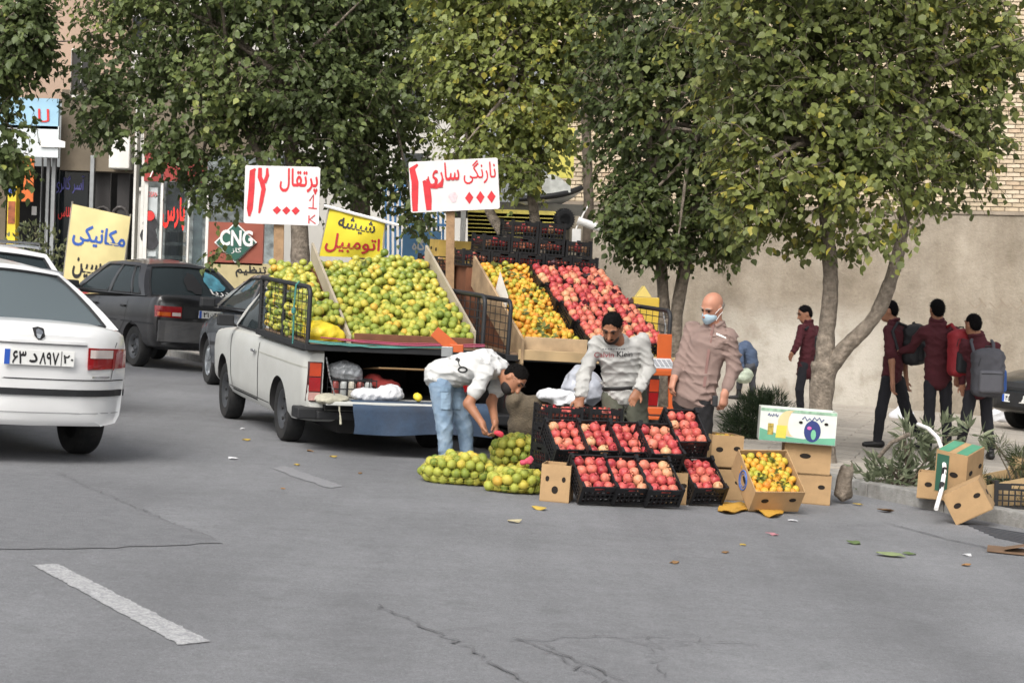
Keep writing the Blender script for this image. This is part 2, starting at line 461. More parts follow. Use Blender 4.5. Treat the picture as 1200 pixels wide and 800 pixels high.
rd = mesh_np('road', [(-S_, -60, S_*SLOPE), (S_, -60, -S_*SLOPE), (S_, S_, -S_*SLOPE), (-S_, S_, S_*SLOPE)], [(0, 1, 2, 3)], [M_ASPH])
ROAD = tag(link('road', rd), kind='structure')
def sheet(name, pts, mt, dz, parent=None, kind='structure'):
    P = [on_plane(p, dz) for p in pts]; me = mesh_np(name, P, [tuple(range(len(P)))], [mt])
    o = link(name, me, parent)
    if parent is None: tag(o, kind=kind)
    return o
def ragged(pts, amp=.012, step=.06):
    out = []
    for i, p in enumerate(pts):
        q = pts[(i+1) % len(pts)]; p = Vector((p[0], p[1])); q = Vector((q[0], q[1])); n = max(1, int((q-p).length/step))
        for k in range(n): out.append(p+(q-p)*k/n+Vector((random.uniform(-amp, amp), random.uniform(-amp, amp))))
    return out
G2 = lambda *a: [gp(x, y) for x, y in a]
sheet('lane_marking', ragged(G2((38, 662), (68, 661), (247, 752), (210, 756)), .007, .025), M_PAINT, .004)
sheet('lane_marking', ragged(G2((318, 549), (335, 546), (402, 570), (388, 573)), .02), M_PAINT2, .004)
sheet('asphalt_patch', ragged(G2((-220, 570), (52, 552), (262, 636), (180, 641), (-260, 648)), .03, .12), M_PATCH, .004)
def crack(pts, w=.012, jit=.02, name='road_crack'):
    P = [gp(*p) for p in pts]; line = []
    for a, b in zip(P[:-1], P[1:]):
        n = max(2, int((b-a).length/.05))
        for k in range(n):
            p = a+(b-a)*k/n; line.append(p+Vector((random.gauss(0, jit), random.gauss(0, jit), 0)))
    V = []; F = []
    for i, p in enumerate(line):
        q = line[min(i+1, len(line)-1)]-line[max(0, i-1)]; q.z = 0; q.normalize(); n = Vector((-q.y, q.x, 0))
        ww = w*random.uniform(.25, 1.1)*(1-.6*abs(i/len(line)-.5)); V += [on_plane(p+n*ww, .0085), on_plane(p-n*ww, .0085)]
    for i in range(len(line)-1): F.append((2*i, 2*i+1, 2*i+3, 2*i+2))
    link(name, mesh_np(name, V, F, [M_CRACK]), ROAD)
crack([(440, 709), (480, 728), (530, 750), (570, 772), (610, 800), (640, 830)], .0085)
crack([(600, 748), (640, 762), (690, 780), (730, 800)], .007)
crack([(610, 752), (700, 746), (800, 748)], .005); crack([(640, 757), (660, 776), (700, 792), (716, 812)], .006)
crack([(690, 745), (760, 757), (850, 752), (900, 760)], .004, .03); crack([(755, 748), (770, 775), (790, 800)], .004, .03)
crack([(60, 552), (150, 592), (262, 636)], .004); crack([(0, 630), (120, 628), (245, 632)], .002)
crack([(820, 746), (835, 765), (880, 772)], .003, .03); crack([(500, 740), (560, 738), (610, 748)], .003, .03)
crack([(1035, 612), (1110, 632), (1200, 652)], .012, .006); crack([(880, 610), (960, 618), (1035, 614)], .004)

# pavement, kerb and paving slabs
K0 = Vector((3.50, 15.72, 0))
def kp(t, off=0): return K0+RD*t+RN*off
M_PAVE = mat('pavement_bed', (.30, .28, .25), .9, var=.2, scale=8, bump=.3)
M_KERB = mat('kerb_concrete', (.27, .265, .25), .9, var=.2, scale=14, dirt='#5a544c', dirt_amt=.6, dscale=5, bump=.4, bscale=60)
M_SLAB = mat('paving_slab', (.40, .375, .34), .88, var=.12, scale=12, bump=.2, dirt='#8a8072', dirt_amt=.5, dscale=2, ramp=[(0, '#9a948b'), (.5, '#a59e94'), (1, '#b0a89d')])
pv = sheet('pavement', [kp(-30, .16), kp(-30, 90), kp(90, 90), kp(90, .16)], M_PAVE, .105)
kerb = empty('kerb'); tag(kerb, kind='structure')
mb = MB(); mb.box((0, 0, .03), (.985, .16, .3)); kb = mb.build('kerb_stone', M_KERB, kerb, bevel=.012)
kme = kb.data; bpy.data.objects.remove(kb)
for i in range(-16, 42):
    p = kp(i+.5, .08); o = link('kerb_stone', kme, kerb)
    Mx = TILT @ Matrix.Rotation(RH+math.pi/2+random.uniform(-.01, .01), 4, 'Z'); Mx.translation = on_plane(p, -.06+random.uniform(-.008, .006)); o.matrix_basis = Mx
WD = Vector((.972, -.235, 0)).normalized(); WN = Vector((WD.y, -WD.x, 0))      # along the wall, and towards the camera
W0 = Vector((5.4, 32.7, 0))
mb = MB(); mb.box((0, 0, -.02), (.592, .292, .04)); sl = mb.build('paving_slab', M_SLAB, None, bevel=.005, seg=1)
sme = sl.data; bpy.data.objects.remove(sl)
spots = []
ang = math.atan2(WD.y, WD.x)
for j in range(1, 52):
    for i in range(-18, 24):
        p = W0+WD*(i*.6+(.3 if j % 2 else 0))+WN*(j*.3+.15)
        off = (p-K0).dot(RN)
        if off < .52: continue
        v = p-Vector((0, 0, 0)); px = 600+FPX*p.x/p.y
        if not 690 < px < 1230: continue
        spots.append((p.y+abs(px-1010)/160, p))
spots.sort(key=lambda a: a[0])
rot_s = TILT @ Matrix.Rotation(ang, 4, 'Z')
V = []; F = []
for k, (_, p) in enumerate(spots):
    Mx = rot_s.copy(); Mx.translation = on_plane(p, .124+random.uniform(-.0025, .0025))
    if k < 298: o = link('paving_slab', sme, pv); o.matrix_basis = Mx
    else:
        b = len(V); V += [Mx @ v.co for v in sme.vertices]; F += [tuple(b+i for i in q.vertices) for q in sme.polygons]
fo = link('far_paving_slabs', mesh_np('far_paving_slabs', V, F, [mat('paving_slab_far', '#a59e94', .88, var=.12, scale=3, dirt='#8a8072', dirt_amt=.5, dscale=1)]), pv); tag(fo, kind='stuff')

# ---- rendered wall with brickwork above
def plaster():
    m = bpy.data.materials.new('wall_plaster'); m.use_nodes = True; N = m.node_tree.nodes; L = m.node_tree.links; B = N['Principled BSDF']
    tc = N.new('ShaderNodeTexCoord')
    def nz(sc, det, scale=(1, 1, 1), ro=.6):
        mp = N.new('ShaderNodeMapping'); mp.inputs['Scale'].default_value = scale; L.new(tc.outputs['Object'], mp.inputs[0])
        n = N.new('ShaderNodeTexNoise'); n.inputs['Scale'].default_value = sc; n.inputs['Detail'].default_value = det; n.inputs['Roughness'].default_value = ro; L.new(mp.outputs[0], n.inputs['Vector']); return n.outputs['Fac']
    def ramp(f, a, b, c0, c1):
        r = N.new('ShaderNodeValToRGB'); r.color_ramp.elements[0].position = a; r.color_ramp.elements[1].position = b
        r.color_ramp.elements[0].color = c0; r.color_ramp.elements[1].color = c1; L.new(f, r.inputs[0]); return r.outputs[0]
    def mix(a, b, f, mode='MIX'):
        n = N.new('ShaderNodeMix'); n.data_type = 'RGBA'; n.blend_type = mode
        if isinstance(f, float): n.inputs['Factor'].default_value = f
        else: L.new(f, n.inputs['Factor'])
        L.new(a, n.inputs['A'])
        if isinstance(b, tuple): n.inputs['B'].default_value = b
        else: L.new(b, n.inputs['B'])
        return n.outputs['Result']
    base = ramp(nz(1.2, 9, ro=.68), .32, .68, C('#83796b'), C('#aca293'))
    base = mix(base, ramp(nz(1.6, 6, (1, 1, .12)), .35, .75, (1, 1, 1, 1), (.66, .62, .56, 1)), .9, 'MULTIPLY')    # streaks of run-off
    base = mix(base, ramp(nz(26, 5), .3, .7, (.9, .9, .9, 1), (1.08, 1.08, 1.08, 1)), .8, 'MULTIPLY')
    # whitewashed lower patch
    sp = N.new('ShaderNodeSeparateXYZ'); L.new(tc.outputs['Object'], sp.inputs[0])
    def band(o, a, b, c, d):
        r = N.new('ShaderNodeMapRange'); r.interpolation_type = 'SMOOTHSTEP'; L.new(o, r.inputs[0])
        for k, v in zip(('From Min', 'From Max', 'To Min', 'To Max'), (a, b, c, d)): r.inputs[k].default_value = v
        return r.outputs[0]
    def mulv(a, b):
        n = N.new('ShaderNodeMath'); n.operation = 'MULTIPLY'; L.new(a, n.inputs[0]); L.new(b, n.inputs[1]); return n.outputs[0]
    msk = mulv(mulv(band(sp.outputs[0], 3.0, 3.8, 0, 1), band(sp.outputs[0], 5.6, 7.0, 1, 0)), mulv(band(sp.outputs[2], .9, 1.75, 1, 0), band(nz(2.2, 7), .3, .6, .25, 1)))
    base = mix(base, C('#bab4a9'), msk)
    L.new(base, B.inputs['Base Color']); B.inputs['Roughness'].default_value = .92
    bp = N.new('ShaderNodeBump'); bp.inputs['Strength'].default_value = .6; bp.inputs['Distance'].default_value = .03
    L.new(nz(18, 8, ro=.7), bp.inputs['Height']); L.new(bp.outputs[0], B.inputs['Normal'])
    return m
def wall_pt(x, off=0):          # point on the wall line with world x
    t = (x-W0.x)/WD.x; return W0+WD*t+WN*off
X0, X1, ZP, ZT = .55, 15.0, 3.1, 8.2
def wall_slab(mb, x0, x1, z0, z1, f0, f1):
    a, b = wall_pt(x0, f1), wall_pt(x1, f1); c, d = wall_pt(x1, f0), wall_pt(x0, f0)
    mb.prism([(p.x, p.y) for p in (a, b, c, d)], z0, z1)
wall = empty('boundary_wall'); tag(wall, 'long beige plastered wall with pale brickwork above, behind the students', 'wall')
mb = MB(); wall_slab(mb, X0, X1, -1.2, ZP, -.35, 0); mb.build('plaster_face', plaster(), wall)
M_MORT = mat('mortar', '#9c9183', .95, var=.15, scale=10, bump=.3)
mb = MB(); wall_slab(mb, X0, X1, ZP, ZT, -.35, -.05); mb.build('mortar_bed', M_MORT, wall)
mb = MB(); wall_slab(mb, X0, X1, ZP+.002, ZP+.06, -.3, .03); mb.build('ledge', mat('ledge_cement', '#8f8374', .95, var=.25, scale=7, bump=.4), wall)
M_BRICK = mat('pale_brick', '#b9a990', .9, var=.15, scale=9, bump=.35, ramp=[(0, '#ab9a80'), (.35, '#bcab92'), (.7, '#c7b9a3'), (1, '#b39c82')])
M_BRICKF = mat('pale_brick_far', '#b9a990', .9, var=.28, scale=5, bump=.35)
mb = MB(); mb.box((0, 0, 0), (.212, .06, .058)); bk = mb.build('brick', M_BRICK, None, bevel=.005, seg=1); bme = bk.data; bpy.data.objects.remove(bk)
rows = []
zz = ZP+.095; j = 0
while zz < ZT-.05:
    t = (X0-W0.x)/WD.x+.12+(.112 if j % 2 else 0)
    while W0.x+WD.x*t < 9.3:
        rows.append((t, zz)); t += .224
    zz += .071; j += 1
V = []; F = []; cnt = 0
for (t, z) in rows:
    p = W0+WD*t+WN*(-.045+random.uniform(-.004, .006)); p.z = z
    px = 600+FPX*p.x/p.y
    Mx = Matrix.Rotation(ang+random.uniform(-.01, .01), 4, 'Z'); Mx.translation = p
    if cnt < 296 and (1160 < px < 1205 or 700 < px < 722) and z < 6.3:
        o = link('brick', bme, wall); o.matrix_basis = Mx; cnt += 1
    else:
        b = len(V); V += [Mx @ v.co for v in bme.vertices]; F += [tuple(b+i for i in q.vertices) for q in bme.polygons]
tag(link('brickwork', mesh_np('brickwork', V, F, [M_BRICKF]), wall), kind='stuff')
# faint scrawl on the plaster
gq = []
for k in range(4):
    x = -.55+k*.33; gq += stroke_quads([(x, .05), (x+.1, -.05), (x+.2, .04), (x+.16, .12), (x+.28, -.02)], .022)
gm = Matrix.Translation(wall_pt(8.0, .004)+Vector((0, 0, 1.62))) @ Matrix.Rotation(ang, 4, 'Z')
quads_obj('painted_scrawl', gq, mat('scrawl', '#8f8272', .9), wall, gm)

# ---- shops at the left, far side (d about 40 m)
D1 = 40.0
def rect_box(mb, x0, y0, x1, y1, d, depth, mi=0):
    "a box whose front face covers the given picture rectangle at depth d and goes back by depth"
    a = at(x0, y1, d); b = at(x1, y0, d); mb.mi = mi
    mb.box(((a.x+b.x)/2, d+depth/2, (a.z+b.z)/2), (abs(b.x-a.x), depth, abs(b.z-a.z)))
def part_box(name, x0, y0, x1, y1, d, depth, mt, parent, bevel=0):
    mb = MB(); rect_box(mb, x0, y0, x1, y1, d, depth); return mb.build(name, mt, parent, bevel=bevel)
def word(name, t, x0, y0, x1, y1, d, mt, parent, bold=.0, rot=0, rows=30, slant=0):
    a = at(x0, y1, d); b = at(x1, y0, d)
    return quads_obj(name, text_quads(t, abs(b.x-a.x), abs(b.z-a.z), rows, bold, slant), mt, parent, Matrix.Translation(((a.x+b.x)/2, d, (a.z+b.z)/2)) @ Matrix.Rotation(rot, 4, 'Y'))
M_STUC = mat('brown_stucco', '#6b6152', .9, var=.2, scale=1.4, dirt='#4c4438', dirt_amt=.6, dscale=.8, bump=.3)
M_PINK = mat('pink_stucco', '#a58d7b', .9, var=.1, scale=1, bump=.2)
M_WHT = mat('white_panel', '#d5d3cc', .6, var=.06, scale=3, dirt='#a7a198', dirt_amt=.4)
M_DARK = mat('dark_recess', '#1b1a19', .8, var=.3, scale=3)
M_STEEL = mat('grey_steel', '#8d8f8f', .45, metal=.6, var=.15)
M_SHOPG = glass_mat('shop_glass', '#20262a', .45)
M_RED = mat('red_panel', '#8e2c26', .55, var=.15, scale=4)
M_BLUEP = mat('blue_paint', '#3a57a8', .6); M_REDP = mat('red_paint', '#cc2e2b', .6, var=.15, scale=20); M_BLKP = mat('black_paint', '#1c1b1c', .6); M_WHTP = mat('white_paint', '#e6e4e0', .6)
sh = empty('shop_building', Matrix.Translation((-8.5, D1, 0)))
tag(sh, 'brown stucco shop building with dark glazed front at the far left', 'building')
I = sh.matrix_basis.inverted()
def shp(f, *a, **k):
    o = f(*a, **k); o.matrix_basis = I @ o.matrix_basis; return o
shp(part_box, 'upper_wall', -160, -260, 160, 108, D1, .4, M_PINK, sh)
shp(part_box, 'lower_wall', 70, 108, 160, 199, D1-.05, .5, M_STUC, sh); shp(part_box, 'lower_wall', -160, 108, 0, 199, D1-.05, .5, M_STUC, sh)
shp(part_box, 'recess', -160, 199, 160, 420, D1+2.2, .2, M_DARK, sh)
shp(part_box, 'corner_pillar', 153, 90, 160.5, 410, D1-.35, .35, M_WHT, sh); shp(part_box, 'corner_pillar', 163, 120, 168.5, 410, D1-.3, .35, M_WHT, sh)
shp(part_box, 'pier', -12, 199, 8, 410, D1-.05, .5, M_STUC, sh)
shp(part_box, 'shop_window', 60, 201, 104, 410, D1+.3, .04, M_SHOPG, sh)
shp(part_box, 'shop_door', 106, 203, 130, 410, D1+.32, .06, mat('dark_door', '#231f1e', .5), sh); shp(part_box, 'shop_door', 131.5, 203, 152, 410, D1+.32, .06, mat('dark_door', '#231f1e', .5), sh)
for cx in (120, 140.5):
    mb = MB(); p = at(cx, 222+32, D1+.3); q = at(cx+8, 222, D1+.3); mb.tube([p+Vector((.16*math.cos(a), 0, .2*math.sin(a))) for a in np.linspace(0, 2*math.pi, 14)], .03, 6, False)
    shp(mb.build, 'door_ring', mat('door_ring', '#4a4644', .4), sh)
for cx, w in ((46, 3), (53.5, 1.6), (60, 1.2), (105, 1.2)): shp(part_box, 'steel_post', cx-w, 182, cx+w, 400, D1-.12, .12, M_STEEL, sh)
shp(part_box, 'sign_board', -40, 116, 69, 148, D1-.5, .12, mat('sky_blue_sign', '#8fb4c9', .4, var=.2, scale=2), sh); shp(part_box, 'sign_board', -40, 148.3, 69, 181, D1-.5, .12, mat('pale_sign', '#c6cccd', .4, var=.15, scale=2), sh)
shp(word, 'sign_lettering', 'لا', 44, 128, 58, 143, D1-.52, M_REDP, sh, .0)
mb = MB(); a = at(47, 172, D1-.55); mb.prism([(0, 0), (.5, 0), (.5, .12), (.34, .16), (.26, .28), (.05, .28), (0, .14)], -.01, .01, Matrix.Translation(a) @ Matrix.Rotation(R(90), 4, 'X')); shp(mb.build, 'sign_van_picture', M_WHTP, sh)
shp(part_box, 'awning_side', 25, 185, 40, 236, D1-.6, .05, mat('orange_plastic', '#c4601d', .5, var=.15), sh)
shp(part_box, 'advert_column', 7, 214, 19.5, 300, D1-.4, .3, mat('yellow_advert', '#d6b82c', .5, var=.15), sh)
mb = MB(); mb.lathe([(.0, -.01), (.085, -.01), (.085, .01), (0, .01)], 18, Matrix.Translation(at(13, 221.5, D1-.42)) @ Matrix.Rotation(R(90), 4, 'X')); shp(mb.build, 'round_badge', M_BLUEP, sh)
shp(part_box, 'advert_picture', 9, 236, 18, 262, D1-.41, .01, mat('advert_brown', '#8c4a25', .5, var=.5, scale=9), sh)
shp(part_box, 'white_box', 127, 160, 152.5, 197, D1-.5, .4, M_WHT, sh, .02)
shp(word, 'window_lettering', 'آسر گالری', 63, 206, 99, 226, D1+.28, mat('violet_paint', '#5a589c', .6), sh, .012)
shp(word, 'window_lettering', 'طلاس', 68, 243, 86, 257, D1+.28, M_REDP, sh, .015)
shp(part_box, 'notice', 37, 242, 43, 252, D1+1, .01, M_WHTP, sh)
for (x0, y0, x1, y1) in ((84, 60, 106, 112), (20, 0, 40, 42)):
    w = shp(part_box, 'window', x0, y0, x1, y1, D1-.02, .05, M_SHOPG, sh)
    mb = MB(); rect_box(mb, x0-2, y0-2, x0, y1+2, D1-.08, .1); rect_box(mb, x1, y0-2, x1+2, y1+2, D1-.08, .1); rect_box(mb, x0, y0-2, x1, y0, D1-.08, .1); rect_box(mb, x0, y1, x1, y1+2.5, D1-.14, .15); rect_box(mb, (x0+x1)/2-.6, y0, (x0+x1)/2+.6, y1, D1-.07, .05)
    f = mb.build('window_frame', M_WHT, w)
    f.matrix_basis = w.matrix_basis.inverted() @ I @ f.matrix_basis
# second shop: parts shop with red fascia
D2 = 39.0
s2 = empty('parts_shop', Matrix.Translation((-6.8, D2, 0))); tag(s2, 'spare parts shop with red fascia and glowing red lettering, left of the tree', 'shop')
I2 = s2.matrix_basis.inverted()
def shq(f, *a, **k):
    o = f(*a, **k); o.matrix_basis = I2 @ o.matrix_basis; return o
M_GOODS = mat('shop_goods', '#a9b2b2', .6, var=.6, scale=7)
shq(part_box, 'upper_wall', 168, 60, 330, 178, D2+.1, .5, M_STUC, s2)
shq(part_box, 'back_wall', 168, 178, 330, 420, D2+2.4, .2, M_GOODS, s2)
shq(part_box, 'fascia', 168.5, 180, 189, 212, D2-.2, .1, M_RED, s2); shq(part_box, 'fascia', 191.5, 180, 243, 212, D2-.2, .1, M_RED, s2)
mb = MB(); c = at(181, 196, D2-.24)
for a, b in (((-.1, .18), (0, 0)), ((0, 0), (.12, -.02)), ((0, 0), (-.08, -.2)), ((-.02, .05), (.14, .16))): mb.bar(c+Vector((a[0], 0, a[1])), c+Vector((b[0], 0, b[1])), .02)
shq(mb.build, 'stick_figure_emblem', M_WHTP, s2)
c = at(233, 206, D2-.23); shq(quads_obj, 'fascia_lettering', stroke_quads([(-.18, .03), (-.1, -.05), (-.04, .04), (.03, -.05), (.1, .03), (.17, -.03)], .035), mat('red_lit_sign', '#d83a2a', .6), s2, Matrix.Translation(c))
for cx, w in ((187, 1.7), (219, 2.2), (241, 1.6), (168.5, 1)): shq(part_box, 'mullion', cx-w, 212, cx+w, 410, D2-.14, .12, M_WHT, s2)
shq(part_box, 'shop_window', 189, 214, 216.5, 410, D2, .03, M_SHOPG, s2); shq(part_box, 'shop_window', 221.5, 214, 239, 410, D2, .03, glass_mat('shop_glass_clear', '#5a666b', .5), s2)
shq(part_box, 'poster', 169.5, 220, 185, 300, D2-.06, .02, mat('poster_ground', '#b9bfc0', .4, var=.15, scale=3), s2)
shq(word, 'poster_lettering', 'TOSAN', 170.5, 225, 184, 230.5, D2-.08, M_REDP, s2)
mb = MB()
for (x, y, r) in ((175, 252, .1), (176, 262, .15), (174, 276, .17), (177, 284, .15)): mb.lathe([(0, -.01), (r, -.01), (r, .01), (0, .01)], 10, Matrix.Translation(at(x, y, D2-.085-r*.05)) @ Matrix.Rotation(R(90), 4, 'X'))
shq(mb.build, 'poster_rider', mat('poster_rider', '#27262a', .5, var=.5, scale=9), s2)
mb = MB(); mb.lathe([(0, -.01), (.1, -.01), (.1, .01), (0, .01)], 10, Matrix.Translation(at(175.5, 253, D2-.11)) @ Matrix.Rotation(R(90), 4, 'X')); shq(mb.build, 'poster_helmet', M_REDP, s2)
shq(word, 'neon_lettering', 'پارس', 190, 233, 217, 268, D2-.05, mat('neon_red', '#e0271c', .5, emit=.6), s2, .02)
for k in range(9):
    x = 190+(k % 3)*9; y = 272+(k//3)*16; shq(part_box, 'shelf_goods', x, y, x+7, y+11, D2+.12, .3, mat('goods_%d' % (k % 3), ('#aab3b5', '#6f8794', '#c9c4b8')[k % 3], .6, var=.3), s2)
# red wall panel with a green diamond sign
D3 = 34.0
cng = empty('red_wall_panel', Matrix.Translation((-4.8, D3, 0))); tag(cng, 'terracotta red wall panel with green diamond CNG sign behind the black car', 'panel')
I3 = cng.matrix_basis.inverted()
def shr(f, *a, **k):
    o = f(*a, **k); o.matrix_basis = I3 @ o.matrix_basis; return o
shr(part_box, 'red_board', 243, 262, 309, 309, D3, .15, mat('terracotta_red', '#95503f', .7, var=.12, scale=3, dirt='#8a4436', dirt_amt=.4), cng)
shr(part_box, 'cream_board', 243, 309.5, 322, 420, D3, .15, mat('cream_board', '#b7a97f', .7, var=.1), cng)
def diamond(cx, cy, hw, hh, d, name, mt):
    P = [at(cx-hw, cy, d), at(cx, cy-hh, d), at(cx+hw, cy, d), at(cx, cy+hh, d)]
    mb = MB(); mb.add([p for p in P]+[p+Vector((0, .02, 0)) for p in P], [(0, 3, 2, 1), (4, 5, 6, 7), (0, 1, 5, 4), (1, 2, 6, 5), (2, 3, 7, 6), (3, 0, 4, 7)]); return shr(mb.build, name, mt, cng)
diamond(276, 284, 25, 24, D3-.03, 'diamond_border', M_WHTP); diamond(276, 284, 23, 22, D3-.06, 'diamond_sign', mat('sign_green', '#2a5a4c', .5, var=.1))
shr(word, 'diamond_lettering', 'CNG', 258, 271, 296, 287, D3-.07, M_WHTP, cng, .03); shr(word, 'diamond_lettering', 'گاز', 271, 290, 283, 297, D3-.07, M_WHTP, cng, .01)
shr(word, 'board_lettering', 'تنظیم', 276, 312, 312, 324, D3-.01, M_BLKP, cng, .02); shr(word, 'board_lettering', 'موتور', 282, 327, 316, 338, D3-.01, M_BLKP, cng, .02)
# pale apartment block glimpsed through the trees
D4 = 52.0
ap = empty('pale_apartment_block', Matrix.Translation((-5, D4, 0))); tag(ap, 'pale apartment block glimpsed through the leaves of the large left trees', 'building')
I4 = ap.matrix_basis.inverted()
def sha(f, *a, **k):
    o = f(*a, **k); o.matrix_basis = I4 @ o.matrix_basis; return o
sha(part_box, 'wall', 104, -330, 575, 420, D4, 1, mat('pale_render', '#b8b5ae', .85, var=.08, scale=.8, bump=.1), ap)
for j, y in enumerate((-60, 20, 100, 180)):
    for i, x in enumerate((150, 230, 310, 390, 470, 530)):
        w = sha(part_box, 'window', x, y, x+26, y+40, D4-.03, .1, M_SHOPG, ap)
        mb = MB(); rect_box(mb, x-2, y+40, x+28, y+43, D4-.12, .15); f = mb.build('sill', M_WHT, w); f.matrix_basis = w.matrix_basis.inverted() @ I4 @ f.matrix_basis
# the weathered workshop hut with the yellow shutter, and what lies on its roof
D5 = 30.0
hut = empty('workshop_hut', Matrix.Translation((.1, D5, 0))); tag(hut, 'low workshop hut with yellow ribbed shutter behind the stacked crates', 'hut')
I5 = hut.matrix_basis.inverted()
def shh(f, *a, **k):
    o = f(*a, **k); o.matrix_basis = I5 @ o.matrix_basis; return o
M_YEL = mat('yellow_shutter', '#d6c560', .6, var=.15, scale=4, dirt='#7d7448', dirt_amt=.5)
for k in range(9): shh(part_box, 'shutter_slat', 548, 248+k*4.6, 660, 252.1+k*4.6, D5-.08, .06, M_YEL, hut)
shh(part_box, 'shutter_backing', 546, 247, 664, 420, D5+.08, .1, mat('hut_dark', '#3d3c36', .8), hut)
shh(part_box, 'roof_slab', 520, 240, 684, 247.5, D5-.02, 2.4, mat('roof_grey', '#55534d', .9, var=.2), hut)
shh(part_box, 'white_post', 534, 247.6, 546, 420, D5-.15, .2, M_WHT, hut); shh(part_box, 'side_wall', 662, 247.6, 684, 420, D5-.02, 2.6, mat('hut_wall', '#8d8474', .9, var=.2), hut)
shh(part_box, 'beam', 548, 283, 662, 289, D5-.1, .1, mat('hut_dark', '#3d3c36', .8), hut)
# boat-shaped white hull on the roof
mb = MB(); rings = []
for t in np.linspace(0, 1, 14):
    px = 604+77*t; top = 233-6*t-9*t**4; dep = (17-10*t**2.2)*(1 if t > .1 else .72); p = at(px, top, D5+.35); hw = .42*(1-t**3)+.03
    s = 2300/(D5+.35); h = dep/s
    rings.append([p+Vector((0, -hw, 0)), p+Vector((0, -hw*.9, -h*.5)), p+Vector((0, -hw*.4, -h)), p+Vector((0, hw*.4, -h)), p+Vector((0, hw*.9, -h*.5)), p+Vector((0, hw, 0))])
mb.loft(rings); hull = mb.build('white_hull', mat('hull_white', '#d2d0c8', .4, var=.08), None, smooth=40)
tag(hull, 'white boat-like hull with a black rim lying on the hut roof', 'hull'); hull.name = 'boat_hull'
mb = MB(); mb.tube([r[0]+Vector((0, -.012, -.03)) for r in rings], .045, 8); rim = mb.build('rim', mat('rubber_black', '#191919', .6), hull, smooth=40)
mb = MB(); rr = []
for t in np.linspace(0, 1, 8):
    p = at(624+44*t, 226-3*t, D5+.35); h = .24*math.sin(math.pi*min(1, .12+.85*t))+.03
    rr.append([p+Vector((0, -.3, -.05)), p+Vector((0, -.26, h*.8)), p+Vector((0, 0, h)), p+Vector((0, .26, h*.8)), p+Vector((0, .3, -.05))])
mb.loft(rr); mb.build('deck', mat('deck_grey', '#a9aaa4', .5, var=.25, scale=9), hull, smooth=50)
# tyre on the hut, white lamp arm, thin pole
mb = MB(); c = at(661, 257, D5-.35)
prof = [(.09, -.05), (.125, -.06), (.15, -.05), (.158, 0), (.15, .05), (.125, .06), (.09, .05)]
mb.lathe(prof+[prof[0]], 26, Matrix.Translation(c) @ Matrix.Rotation(R(25), 4, 'Z'), axis='Y')
for k in range(26):
    a = 2*math.pi*k/26; mb.box((.16*math.cos(a), 0, .16*math.sin(a)), (.014, .09, .014), Matrix.Translation(c) @ Matrix.Rotation(R(25), 4, 'Z'))
ty = mb.build('old_tyre', mat('tyre_rubber', '#17181a', .85, var=.3, scale=30), None, smooth=40); tag(ty, 'black knobbly tyre leaning on the end of the yellow shutter', 'tyre')
pole = MB(); pole.tube([at(690, 470, 29), at(688, 300, 29), at(690, 240, 29), at(686, 120, 29), at(684, -60, 29)], [.09, .08, .075, .07, .06], 8)
po = pole.build('rough_wooden_pole', mat('old_wood', '#5d5348', .9, var=.3, scale=12, bump=.5), None, smooth=60); tag(po, 'thin rough wooden pole beside the hut, left of the brickwork', 'pole')
lamp = empty('lamp_arm', Matrix.Translation(at(684, 262, 28.6))); tag(lamp, 'white tube lamp sticking out from the pole above the crates', 'lamp')
Il = lamp.matrix_basis.inverted()
mb = MB(); mb.tube([at(677, 258, 28.6), at(690, 263, 28.6), at(710, 270, 28.6)], [.055, .06, .055], 10); o = mb.build('tube', M_WHTP, lamp, smooth=50); o.matrix_basis = Il
mb = MB(); mb.tube([at(690, 240, 28.7), at(684, 250, 28.65), at(675, 268, 28.6)], .012, 6); o = mb.build('cable', M_WHTP, lamp); o.matrix_basis = Il
mb = MB(); a = at(675.5, 276, 28.6); mb.box(a, (.13, .09, .19)); o = mb.build('junction_box', M_WHTP, lamp, bevel=.01); o.matrix_basis = Il
# blue fence and the blue kiosk board
fen = empty('blue_fence', Matrix.Translation((-1.5, 31.5, 0))); tag(fen, 'blue vertical bar fence between the two price signs', 'fence')
If = fen.matrix_basis.inverted(); MBL = mat('fence_blue', '#5f8fc0', .5, var=.12)
for k in range(13):
    x = 452+k*5.6; mb = MB(); mb.bar(at(x, 212, 31.5), at(x, 330, 31.5), .035, .035); o = mb.build('bar', MBL, fen); o.matrix_basis = If
for y in (222, 262): mb = MB(); mb.bar(at(446, y-.2, 31.46), at(526, y+2, 31.46), .05, .04); o = mb.build('rail', MBL, fen); o.matrix_basis = If
kio = empty('blue_sign_board', Matrix.Translation(at(494, 330, 29))); tag(kio, 'light blue board with white lettering behind the heaped oranges', 'sign')
Ik = kio.matrix_basis.inverted()
mb = MB(); rect_box(mb, 470, 271, 517, 330, 29, .06); o = mb.build('board', mat('board_blue', '#76a9d6', .5, var=.08, scale=3), kio); o.matrix_basis = Ik @ o.matrix_basis
o = word('lettering', 'تعمیرگاه', 483, 281, 526, 296, 28.97, M_WHTP, kio, .03); o.matrix_basis = Ik @ o.matrix_basis
# a plain yellow board high up between the trees
yb = part_box('yellow_board', 641, 150, 674, 208, 31.2, .08, mat('board_yellow', '#c4bc58', .5, var=.08), None); tag(yb, 'yellow board high up beside the rough pole, half hidden by leaves', 'board')
# overhead wire
mb = MB(); mb.tube([at(-20, 47, 36), at(60, 49, 36), at(115, 48, 36), at(300, 40, 36)], .012, 5); wr = mb.build('overhead_wire', mat('wire_black', '#1a1a1a', .6), None); tag(wr, 'thin black overhead wire crossing in front of the pink wall', 'wire')
